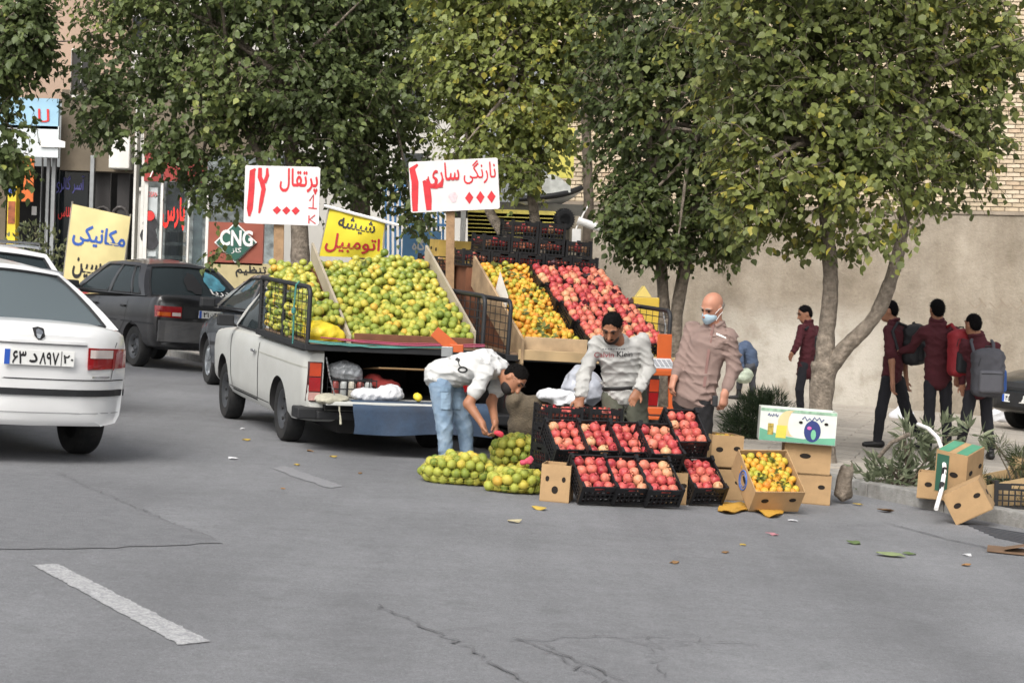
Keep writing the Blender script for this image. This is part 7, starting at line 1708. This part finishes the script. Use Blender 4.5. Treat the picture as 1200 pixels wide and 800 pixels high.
    if beard:
        bb = Sdf(); Q = lambda x, y, z: g['head']+(r*x+f*y+u*z)*sc
        bb.ell(Q(0, .020, -.066), np.array((.0635, .072, .056))*sc, Rm, k=.02); bb.ell(Q(0, .047, -.094), np.array((.038, .037, .030))*sc, Rm, k=.03); bb.ell(Q(0, .085, .0), np.array((.07, .062, .050))*sc, Rm, k=.012, op='c'); bb.ell(Q(0, .115, -.066), np.array((.03, .02, .012))*sc, Rm, k=.006, op='c')
        bb.ell(Q(0, -.06, -.06), np.array((.1, .06, .1))*sc, Rm, k=.01, op='c')
        sdf_obj('beard', bb, mat('beard_'+beard, beard, .7, var=.2, scale=60, bump=.4, bscale=160), root, vox*.75, None, B)
    if face:
        Q = lambda x, y, z: Vector(g['head']+(r*x+f*y+u*z)*sc-B)
        for x in (-1, 1):
            mb = MB(); mb.lathe([(0, -.010), (.008, -.006), (.0105, 0), (.008, .006), (0, .010)], 10, Matrix.Translation(Q(x*.031, .083, .012)) @ Matrix(np.array([r, f, u]).T.tolist()).to_4x4()); mb.build('eye', mat('eye_dark', '#2a1f1a', .3), root)
            mb = MB(); mb.tube([Q(x*.013, .098, .036), Q(x*.032, .096, .043), Q(x*.054, .082, .036)], [.005, .006, .003], 6); mb.build('eyebrow', mat('brow_'+(hairc or 'grey'), hairc or '#8a8078', .7), root)
    if mask:
        mm = Sdf(); Q = lambda x, y, z: g['head']+(r*x+f*y+u*z)*sc
        mm.ell(Q(0, .040, -.052), np.array((.064, .074, .056))*sc, Rm, k=.02); mm.cone(Q(0, .105, -.02), Q(0, .09, -.085), .016, .022, k=.03); mm.ell(Q(0, -.035, -.04), np.array((.12, .075, .12))*sc, Rm, k=.008, op='c')
        mo = sdf_obj('face_mask', mm, mat('mask_blue', '#a9c0cc', .7, var=.06), root, .007, lambda P: .002*np.sin((P@fr[2])*420), B)
        for x in (-1, 1): mb = MB(); mb.tube([Q(x*.062, .05, -.02)-B, Q(x*.08, .012, .008)-B, Q(x*.086, -.015, .01)-B], .0025, 5); mb.build('ear_loop', M_WHTP, mo)
        for x in (-1, 1): mb = MB(); mb.tube([Q(x*.062, .05, -.08)-B, Q(x*.08, .012, -.04)-B, Q(x*.086, -.015, -.03)-B], .0025, 5); mb.build('ear_loop', M_WHTP, mo)
    return root, sh, to, g, fr
def cloth(name, col, rough=.9, **k): return mat('cloth_'+name, col, rough, var=k.pop('var', .07), scale=k.pop('scale', 9), bump=k.pop('bump', .25), bscale=k.pop('bscale', 220), sheen=.0, **k)
def JJ(d0, **kw):
    out = {}
    for k, v in kw.items(): out[k] = v if k in ('face', 'up') else np.array(at(v[0], v[1], d0+(v[2] if len(v) > 2 else 0)))
    return out
M_SHOE = mat('shoe_black', '#1c1b1b', .55, var=.15)
# man bending over the net bags
d0 = 15.6; b0 = gp(535, 557); b0 = Vector((b0.x, d0, gz(b0.x)))
J = JJ(d0, head=(602, 444, -.12), neck=(587, 431, -.08), chest=(568, 427, -.05), waist=(543, 432, -.02), pel=(521, 444, 0), shL=(569, 437, -.20), shR=(590, 436, .14), elL=(549, 473, -.24), wrL=(565, 496, -.30), elR=(576, 471, .05), wrR=(580, 494, -.14),
       hipL=(516, 452, -.10), hipR=(528, 450, .10), knL=(521, 501, -.12), knR=(545, 503, .10), anL=(523, 549, -.10), anR=(548, 550, .10), toeL=(545, 556, -.14), toeR=(570, 555, .06), face=(.50, -.42, -.74), up=(.78, -.05, .6))
HB = {'L': dict(d=(.35, -.2, -.9), side=(.2, .95, 0), n=(1, 0, -.2), curl=.9), 'R': dict(d=(.1, -.3, -.95), side=(.1, .95, 0), n=(-1, 0, -.2), curl=.9)}
r1, sh1, to1, g1_, f1_ = person('bearded man in white t-shirt and pale jeans bending over the net bags', b0, J, ('tan', '#9a6b51'), cloth('white_tee', '#bfbfbd'), dict(m=cloth('pale_denim', '#70869c', scale=5, var=.16, dirt='#b3c0c9', dirt_amt=.5, dscale=6), w=1.02, a=.0035), M_SHOE, 'short', '#141211', True, .010, .62, 1., .047, 1.12, beard='#1a1412', hands=HB, shirt_noise=.008, hem=np.array(at(517, 440, d0)), belly=1.04)
bv1 = bvh_of([sh1]); o1 = Vector(at(535, 434, d0-1.2))-b0
ringq = []
for k in range(20):
    a0, a1 = 2*math.pi*k/20, 2*math.pi*(k+1)/20; c_, e_ = (.02, -.03), ((.040, .026), (.026, .014))
    ringq.append(((c_[0]+e_[0][0]*math.cos(a0), c_[1]+e_[0][1]*math.sin(a0)), (c_[0]+e_[0][0]*math.cos(a1), c_[1]+e_[0][1]*math.sin(a1)), (c_[0]+e_[1][0]*math.cos(a1), c_[1]+e_[1][1]*math.sin(a1)), (c_[0]+e_[1][0]*math.cos(a0), c_[1]+e_[1][1]*math.sin(a0))))
decal('shirt_print', ringq, M_BLKP, sh1, bv1, o1, (1, 0, 0), (0, 0, 1), (0, 1, 0), .004); decal('shirt_print', grid_poly([(-.045, .045), (-.01, .03), (-.002, .05), (-.03, .065)], 3)+stroke_quads([(-.02, .04), (-.01, .01), (.0, -.005)], .008), M_BLKP, sh1, bv1, o1, (1, 0, 0), (0, 0, 1), (0, 1, 0), .004)
# cargo pocket on the jeans
bt = bvh_of([to1]); ot = Vector(at(523, 474, d0-1.2))-b0
decal('cargo_pocket', grid_poly([(-.075, -.09), (.075, -.10), (.07, .07), (-.08, .085)], 8), cloth('pale_denim_pocket', '#8ca3b8', scale=5, var=.16), to1, bt, ot, (1, 0, 0), (0, 0, 1), (0, 1, 0), .012, .012)
decal('pocket_flap', grid_poly([(-.082, .05), (.075, .035), (.073, .075), (-.082, .09)], 6), cloth('pale_denim_flap', '#7890a6', scale=5, var=.16), to1, bt, ot, (1, 0, 0), (0, 0, 1), (0, 1, 0), .018, .01)
# man in the light sweatshirt
d0 = 15.8; b0 = gp(734, 571); b0 = Vector((b0.x, d0, gz(b0.x)))
J = JJ(d0, head=(717, 384, -.27), neck=(724, 398, -.17), chest=(725, 415, -.08), waist=(729, 444, 0), pel=(731, 462, .02), shL=(700, 402, -.10), shR=(753, 399, -.08), elL=(685, 439, -.12), wrL=(680, 466, -.26), elR=(760, 433, -.05), wrR=(748, 457, -.22),
       hipL=(718, 466, .02), hipR=(745, 466, .02), knL=(721, 522, -.06), knR=(750, 522, -.06), anL=(720, 560, .06), anR=(752, 561, .06), toeL=(716, 572, -.1), toeR=(756, 572, -.1), face=(-.22, -.78, -.60), up=(-.05, -.5, .85))
HB = {'L': dict(d=(-.15, -.25, -.95), side=(.9, -.2, -.1), n=(0, -1, -.2), curl=.45), 'R': dict(d=(-.45, -.25, -.85), side=(-.85, -.1, .4), n=(0, -1, -.2), curl=.35)}
r2_, sh2, to2, g2_, f2_ = person('man in light grey sweatshirt leaning over the pomegranate crates', b0, J, ('olive', '#8f6249'), cloth('grey_sweat', '#aaa9a5'), dict(m=cloth('olive_cargo', '#55564a', scale=6, var=.12), w=1.10, a=.004), M_SHOE, 'short', '#100f0f', True, .010, 1.86, 1., .047, 1.06, beard=None, hands=HB, shirt_noise=.008)
bv2 = bvh_of([sh2]); u2 = Vector((.995, 0, .05)); o2 = Vector(at(727, 420, d0-1.2))-b0
decal('shirt_lettering', shift(text_quads('Calvin', .155, .042, 22, .004), -.075, 0), mat('print_wine', '#8c2f38', .7), sh2, bv2, o2, u2, (0, 0, 1), (0, 1, 0), .004)
decal('shirt_lettering', shift(text_quads('Klein', .125, .042, 22, .004), .09, .004), M_BLKP, sh2, bv2, o2, u2, (0, 0, 1), (0, 1, 0), .004)
decal('shirt_lettering', [q for k in range(9) for q in stroke_quads([(-.09+.021*k, .045), (-.078+.021*k, .046)], .007)], mat('print_grey', '#55565a', .7), sh2, bv2, o2, u2, (0, 0, 1), (0, 1, 0), .004)
# thin moustache and beard shadow
Qm = lambda x, y, z: Vector(g2_['head']+(f2_[0]*x+f2_[1]*y+f2_[2]*z)-np.array(b0))
mb = MB(); mb.tube([Qm(-.03, .084, -.05), Qm(-.012, .099, -.046), Qm(0, .101, -.046), Qm(.012, .099, -.046), Qm(.03, .084, -.05)], [.004, .006, .006, .006, .004], 6); mb.build('moustache', mat('hair_#100f0f', '#100f0f', .6), r2_)
s = Sdf(); Rm2 = np.stack(f2_, 1); Q2 = lambda x, y, z: g2_['head']+(f2_[0]*x+f2_[1]*y+f2_[2]*z)
s.ell(Q2(0, .047, -.091), (.041, .038, .031), Rm2, k=.02).ell(Q2(0, .03, -.07), (.064, .062, .05), Rm2, k=.02).ell(Q2(0, .09, -.02), (.06, .06, .05), Rm2, k=.01, op='c').ell(Q2(0, -.06, -.06), (.1, .07, .1), Rm2, k=.01, op='c'); sdf_obj('beard', s, mat('beard_shadow', '#2a1d17', .7, var=.2, scale=60), r2_, .008, None, np.array(b0))
mb = MB(); w_ = nv(g2_['shR']-g2_['shL']); cc = g2_['pel']*.55+g2_['waist']*.45; mb.tube([Vector(cc+w_*.158*math.cos(a)+np.array((0, 1, 0))*.112*math.sin(a)-np.array(b0)) for a in np.linspace(0, 2*math.pi, 28)], .016, 6, False); mb.build('belt', mat('belt_black', '#1b1a1a', .6), r2_, smooth=60)
# masked man
def stripes(name, a, b, sc):
    m = mat(name, a, .9, var=.06, scale=9, bump=.2, bscale=200); N = m.node_tree.nodes; L = m.node_tree.links; B = N['Principled BSDF']; src = B.inputs['Base Color'].links[0].from_socket
    tc = N.new('ShaderNodeTexCoord'); wv = N.new('ShaderNodeTexWave'); wv.bands_direction = 'X'; wv.inputs['Scale'].default_value = sc; wv.inputs['Distortion'].default_value = .6; L.new(tc.outputs['Object'], wv.inputs[0])
    mr = N.new('ShaderNodeMapRange'); mr.inputs['From Min'].default_value = .6; mr.inputs['To Max'].default_value = .5; L.new(wv.outputs['Fac'], mr.inputs[0])
    mx = N.new('ShaderNodeMix'); mx.data_type = 'RGBA'; L.new(mr.outputs[0], mx.inputs['Factor']); L.new(src, mx.inputs['A']); mx.inputs['B'].default_value = C(b); L.new(mx.outputs['Result'], B.inputs['Base Color']); return m
d0 = 15.6; b0 = gp(813, 579); b0 = Vector((b0.x, d0, gz(b0.x)))
J = JJ(d0, head=(835, 360, -.08), neck=(838, 381, -.03), chest=(830, 404, 0), waist=(819, 438, .02), pel=(813, 462, .03), shL=(811, 386, .12), shR=(854, 396, -.10), elL=(799, 424, .06), wrL=(790, 443, -.02), elR=(860, 432, -.10), wrR=(849, 462, -.16),
       hipL=(802, 470, .07), hipR=(823, 472, -.04), knL=(801, 520, .06), knR=(825, 521, -.06), anL=(800, 567, .08), anR=(826, 569, -.04), toeL=(789, 577, -.1), toeR=(815, 579, -.18), face=(-.66, -.58, -.48), up=(-.12, -.36, .92))
HB = {'L': dict(d=(-.25, -.2, -.95), side=(.3, -.9, 0), n=(1, .3, 0), curl=.6), 'R': dict(d=(-.12, -.15, -.97), side=(-.75, -.65, 0), n=(-.6, .7, 0), curl=.75)}
r3_, sh3, to3, g3_, f3_ = person('older bald man in mauve striped shirt and blue face mask beside the scale', b0, J, ('ruddy', '#b07d66'), stripes('cloth_mauve_stripe', '#857169', '#705a53', 42), dict(m=cloth('black_trousers', '#1a191b'), w=1.0, a=.0035), M_SHOE, 'fringe', '#8f857c', True, .010, 1.72, 1., .050, 1.13, collar=True, mask=True, hands=HB, shirt_noise=.008, hem=np.array(at(812, 464, d0+.02)), belly=1.06)
bv3 = bvh_of([sh3]); dv = Vector((.15, .98, 0)); o3 = Vector(at(838, 400, d0-1.2))-b0
decal('chest_pocket', grid_poly([(-.055, -.07), (.05, -.085), (.06, .02), (-.045, .035)], 6), MATS['cloth_mauve_stripe'], sh3, bv3, o3, (1, 0, 0), (0, 0, 1), dv, .006, .008)
decal('pocket_paper', grid_poly([(-.045, .035), (.035, .006), (.035, .018), (-.045, .05)], 3), M_WHTP, sh3, bv3, o3, (1, 0, 0), (0, 0, 1), dv, .012)
decal('button_placket', stroke_quads([(-.07, .14), (-.085, .03), (-.10, -.1), (-.115, -.25), (-.125, -.38)], .022), mat('placket_mauve', '#7d5f59', .9), sh3, bv3, o3, (1, 0, 0), (0, 0, 1), dv, .005)
s = Sdf(); a = np.array(at(838, 470, d0-.26)); s.box(a, (.022, .008, .045), rad=.006); o = sdf_obj('mobile_phone', s, M_TRIM, None, .005); tag(o, 'dark phone held low by the masked man', 'phone')
# ---- students and the far man
MAR = cloth('maroon', '#4a1a22', var=.1); BLK = cloth('black_denim', '#202026', var=.1); HC = '#121011'
def student(label, d0, sleeve, g, hem=None, face=True, mt=None, tr=None, hairc=HC, skin=('boy', '#9c6f57'), curl=.6, sc=.96, girth=.92, collar=True, dz=.12, group='students in maroon shirts walking on the pavement', base=None):
    J = JJ(d0, **g); ax = (J['anL'][0]+J['anR'][0])/2; b = Vector((ax, d0, gz(ax)+dz))
    return person(label, b, J, skin, mt or MAR, dict(m=tr or BLK, w=.95, a=.0035), M_SHOE, 'short', hairc, face, .013, sleeve, sc, .040, girth, hem=None if hem is None else np.array(at(hem[0], hem[1], d0)), group=group, collar=collar, hands={'L': dict(curl=curl), 'R': dict(curl=curl)})
student('student in maroon long shirt looking down, left of the forked trunk', 26.5, 1.9, dict(head=(943, 368), neck=(947, 378), chest=(948, 392), waist=(948, 412), pel=(948, 424), shL=(939, 385, -.08), shR=(956, 386, .12), elL=(935, 402, -.16), wrL=(929, 413, -.2), elR=(955, 404, .1), wrR=(948, 414, .0), hipL=(942, 428, -.06), hipR=(953, 428, .06), knL=(937, 456, -.08), knR=(954, 456, .06), anL=(938, 480, -.05), anR=(953, 481, .08), toeL=(930, 484, -.1), toeR=(945, 484, 0), face=(-.9, -.25, -.3), up=(-.2, 0, .97)), hem=(944, 436))
student('student in short-sleeved maroon shirt striding left with black backpack', 21.5, .75, dict(head=(1041, 364), neck=(1047, 377), chest=(1050, 394), waist=(1047, 424), pel=(1045, 440), shL=(1041, 387, -.14), shR=(1057, 387, .14), elL=(1045, 424, -.20), wrL=(1046, 449, -.24), elR=(1060, 420, .16), wrR=(1062, 445, .16), hipL=(1040, 446, -.08), hipR=(1053, 446, .08), knL=(1032, 484, -.06), knR=(1062, 482, .16), anL=(1028, 517, 0), anR=(1080, 517, .25), toeL=(1012, 523, 0), toeR=(1064, 525, .25), face=(-.97, .2, -.1), up=(0, 0, 1)))
student('student seen from behind with red and black bag, arm round his friend', 21.2, 1.9, dict(head=(1098, 363), neck=(1098, 376), chest=(1100, 395), waist=(1099, 428), pel=(1099, 444), shL=(1119, 388, 0), shR=(1082, 388, 0), elR=(1068, 408, .16), wrR=(1054, 412, .2), elL=(1124, 416, -.05), wrL=(1122, 440, -.08), hipL=(1108, 450, 0), hipR=(1090, 450, 0), knL=(1109, 490, .05), knR=(1089, 490, -.05), anL=(1110, 524, 0), anR=(1087, 524, -.1), toeL=(1111, 522, .2), toeR=(1086, 522, .15), face=(-.15, 1, 0), up=(0, 0, 1)), hem=(1099, 447))
student('shorter student with large grey backpack nearest the parked saloon', 20.8, 1.9, dict(head=(1140, 380), neck=(1144, 393), chest=(1149, 411), waist=(1147, 440), pel=(1146, 454), shL=(1131, 404, 0), shR=(1166, 406, 0), elL=(1126, 430, .1), wrL=(1128, 450, .12), elR=(1172, 428, 0), wrR=(1168, 445, .1), hipL=(1138, 460, 0), hipR=(1155, 460, 0), knL=(1131, 497, -.02), knR=(1157, 497, .06), anL=(1125, 524, .2), anR=(1161, 525, .06), toeL=(1118, 530, .3), toeR=(1157, 530, .26), face=(-.45, .88, -.05), up=(0, 0, 1)), hem=(1147, 458), sc=.93, girth=.9)
student('far grey-haired man in blue shirt stooping by the plastered wall', 31.2, 1.9, dict(head=(864, 410), neck=(868, 407), chest=(873, 407), waist=(879, 415), pel=(881, 426), shL=(868, 410, -.15), shR=(872, 408, .15), elL=(868, 422, -.18), wrL=(870, 434, -.2), elR=(872, 422, .1), wrR=(873, 434, .0), hipL=(880, 428, -.08), hipR=(882, 428, .08), knL=(868, 440, -.12), knR=(881, 442, .1), anL=(866, 455, -.1), anR=(882, 456, .1), toeL=(858, 458, -.1), toeR=(874, 459, .1), face=(-.7, -.1, -.7), up=(-.65, 0, .7)), mt=cloth('faded_blue', '#4a5870'), tr=cloth('grey_trousers', '#4c4d52'), hairc='#8d8f92', collar=False, group=None, sc=1.0, girth=1.0, curl=.7)
s = Sdf(); s.ell(at(874, 440, 30.9), (.12, .1, .12), k=.05).ell(at(868, 443, 30.9), (.08, .08, .08), k=.05); o = sdf_obj('green_white_bag', s, mat('bag_pale_green', '#a9b3a0', .5, var=.3, scale=14), None, .016, wr(.015, 30)); tag(o, 'pale green and white bag held by the far stooping man', 'bag')
def backpack(label, c, d, hw, hh, hd, yaw, mt, mt2, straps):
    o0 = at(c[0], c[1], d); root = empty('backpack', Matrix.Translation(o0) @ Matrix.Rotation(yaw, 4, 'Z')); tag(root, label, 'backpack', 'school backpacks')
    s = Sdf(); s.box((0, 0, 0), (hw, hd, hh), rad=min(hw, hd)*.7, k=.02); s.ell((0, -hd*.2, hh*.55), (hw*.9, hd*.8, hh*.5), k=.04); sdf_obj('main_bag', s, mt, root, .014, fold(.006, 30, 3))
    s = Sdf(); s.box((0, -hd*.95, -hh*.35), (hw*.78, hd*.42, hh*.48), rad=.035); sdf_obj('front_pocket', s, mt2, root, .012)
    mb = MB(); mb.tube([(-hw*.7, -hd*1.38, -hh*.02), (0, -hd*1.42, .0), (hw*.7, -hd*1.38, -hh*.02)], .004, 5); mb.tube([(-hw*.8, -hd*.9, hh*.3), (-hw*.7, -hd*.95, hh*.6), (0, -hd*.98, hh*.72), (hw*.7, -hd*.95, hh*.6), (hw*.8, -hd*.9, hh*.3)], .004, 5); mb.build('zips', M_TRIM, root)
    mb = MB(); mb.tube([(-.03, hd*.2, hh*.98), (-.025, hd*.1, hh*1.12), (.025, hd*.1, hh*1.12), (.03, hd*.2, hh*.98)], .008, 6); mb.build('grab_loop', M_TRIM, root)
    for pts in straps:
        Iv = root.matrix_basis.inverted(); mb = MB(); mb.tube([Iv @ at(*p) for p in pts], .018, 6); mb.build('strap', mt, root, smooth=60)
    return root
MBK = mat('bag_black', '#1d1e22', .7, var=.15, bump=.2, bscale=120); MGY = mat('bag_grey', '#4a4a50', .8, var=.12, bump=.25, bscale=120); MGY2 = mat('bag_grey_light', '#5a5a60', .8, var=.12, bump=.25, bscale=120); MRD = mat('bag_red', '#8c1f28', .7, var=.1)
backpack('black backpack on the striding student', (1071, 404), 21.5, .15, .22, .11, R(62), MBK, MBK, [[(1062, 382, 21.4), (1052, 378, 21.36), (1046, 388, 21.3), (1052, 410, 21.3)]])
backpack('red and black backpack hanging on the student seen from behind', (1126, 414), 20.95, .14, .25, .10, R(20), MRD, MBK, [[(1124, 392, 20.95), (1115, 380, 21.05), (1108, 384, 21.2)]])
backpack('large grey backpack on the shorter student', (1157, 437), 20.58, .165, .25, .11, R(6), MGY, MGY2, [[(1142, 415, 20.62), (1138, 400, 20.7), (1140, 396, 20.82)], [(1165, 416, 20.62), (1164, 402, 20.7), (1162, 399, 20.82)]])
backpack('dark shoulder bag of the student left of the forked trunk', (955, 412), 26.55, .12, .24, .08, R(70), MBK, MBK, [[(952, 392, 26.5), (948, 382, 26.45), (944, 386, 26.35)]])
s = Sdf(); s.cone(at(1176, 436, 20.7), at(1176, 456, 20.7), .035, .035, k=.01); o = sdf_obj('blue_bottle', s, mat('bottle_blue', '#2a4f8f', .4), None, .010); tag(o, 'small blue bottle at the side of the grey backpack', 'bottle')
# ================================================================ litter and small details
M_PAPER = mat('paper_white', '#c9c9ca', .8); M_YLEAF = mat('fallen_yellow', '#ab9140', .7, var=.2); M_OPEEL = mat('orange_scrap', '#9c7549', .7, var=.2); M_GLEAF = mat('fallen_green', '#596a40', .7, var=.2); M_BLEAF = mat('fallen_brown', '#7a5c3a', .8, var=.2)
def scrap(px, py, size, mt, name, label, cat='litter', flat=.3):
    p = gp(px, py); n = 9; mb = MB(); pts = []
    for k in range(n): a = 2*math.pi*k/n; rr = size*random.uniform(.55, 1.1); pts.append((rr*math.cos(a), rr*.75*math.sin(a), random.uniform(.004, .004+size*flat)))
    c = (0, 0, size*flat*.8+.006); V = [c]+pts+[(x, y, max(.001, z-.004)) for x, y, z in pts]
    mb.add(V, [(0, 1+k, 1+(k+1) % n) for k in range(n)]+[(1+k, 1+n+k, 1+n+(k+1) % n, 1+(k+1) % n) for k in range(n)]+[tuple(1+n+k for k in range(n-1, -1, -1))])
    M = TILT @ Matrix.Rotation(random.uniform(0, 6), 4, 'Z'); M.translation = p+NRM*.001
    o = mb.build(name, mt, None, M); tag(o, label, cat, 'litter on the road')
for (x, y, s_, mt, nm, lb) in ((273, 538, .055, M_PAPER, 'paper_scrap', 'white paper scrap on the road left of the pickup'), (288, 516, .05, M_YLEAF, 'plastic_scrap', 'yellow scrap on the road beside the pickup rear wheel'), (284, 503, .04, M_PAPER, 'paper_scrap', 'small pale scrap close to the pickup wheels'),
        (390, 536, .05, M_YLEAF, 'plastic_scrap', 'bright yellow scrap before the blue cloth'), (363, 529, .04, M_OPEEL, 'peel_scrap', 'orange peel before the pickup tail'), (348, 545, .035, M_YLEAF, 'leaf', 'small yellow leaf right of the worn lane mark'), (422, 555, .03, M_BLEAF, 'leaf', 'brown scrap left of the net bags'),
        (632, 597, .07, M_YLEAF, 'plastic_scrap', 'pale yellow strip before the face-like box'), (602, 612, .06, mat('paper_cream', '#b9ae8c', .8), 'paper_scrap', 'cream scrap on open road before the net bags'), (332, 573, .02, M_OPEEL, 'peel_scrap', 'tiny orange crumb beside the worn lane mark'),
        (930, 611, .045, M_PAPER, 'paper_scrap', 'white scrap right of the yellow sheet'), (850, 648, .03, M_BLEAF, 'leaf', 'brown scrap on the road below the crates'), (790, 660, .04, M_BLEAF, 'leaf', 'small dark twig scrap on the open road'), (871, 639, .03, M_YLEAF, 'leaf', 'ochre leaf below the tilted tangerine box'),
        (1000, 637, .06, M_GLEAF, 'leaf', 'dark green leaf right of the tangerine box'), (1045, 652, .10, mat('leaf_pale', '#7f8b62', .7), 'leaf', 'large pale green leaf on the road'), (1066, 650, .05, M_GLEAF, 'leaf', 'green leaf beside the large pale leaf'), (1132, 663, .05, M_OPEEL, 'peel_scrap', 'orange peel near the watermark corner of road'),
        (1134, 651, .04, M_PAPER, 'paper_scrap', 'white scrap close to the right kerb'), (905, 627, .05, mat('pink_scrap', '#a8737a', .7), 'plastic_scrap', 'pink string scrap below the yellow sheet'), (1005, 592, .05, M_YLEAF, 'leaf', 'yellow leaf at the foot of the kerb'), (1038, 600, .09, M_BLEAF, 'bark_scrap', 'brown bark debris in the gutter')):
    if 'watermark' in lb: lb = 'orange peel on the road near the right corner'
    scrap(x, y, s_, mt, nm, lb)
mb = MB(); M = TILT @ Matrix.Rotation(R(-15), 4, 'Z'); M.translation = gp(1180, 648)+NRM*.002; mb.box((0, 0, .02), (.26, .16, .006), Matrix.Rotation(R(8), 4, 'X')); mb.box((.06, .0, .035), (.14, .15, .006), Matrix.Rotation(R(-14), 4, 'Y')); o = mb.build('flattened_carton', mat('carton_rust', '#6b5440', .85, var=.2), None, M); tag(o, 'flattened brown carton on the road at the right', 'carton')
# white rubbish bags by the wall
for k, (x, y, dd) in enumerate(((1171, 486, 30.3), (1056, 486, 29.0))):
    s = Sdf(); c_ = at(x, y, dd)
    for (dx, dz, r_) in ((0, 0, .12), (.10, -.02, .10), (-.09, -.03, .09), (.03, .08, .08)): s.ell(c_+Vector((dx, 0, dz)), (r_, r_*.8, r_), k=.06)
    o = sdf_obj('rubbish_bag', s, M_BAGW, None, .016, wr(.02, 22)); tag(o, ('white rubbish bag before the parked saloon', 'white rubbish bags at the wall between the students')[k], 'bag')
# drain grate at the right kerb
gr = empty('drain_grate', Matrix.Translation(gp(1180, 624))); tag(gr, 'long metal drain grate in the road at the right kerb', 'grate'); I_ = gr.matrix_basis.inverted()
for k in range(7):
    a, b = gp(1130+k*6, 614+k*2.6), gp(1215+k*6, 628+k*3.2); mb = MB(); mb.bar(a+Vector((0, 0, .004)), b+Vector((0, 0, .004)), .022, .012); o = mb.build('bar', mat('grate_iron', '#55565a', .6, metal=.5), gr); o.matrix_basis = I_
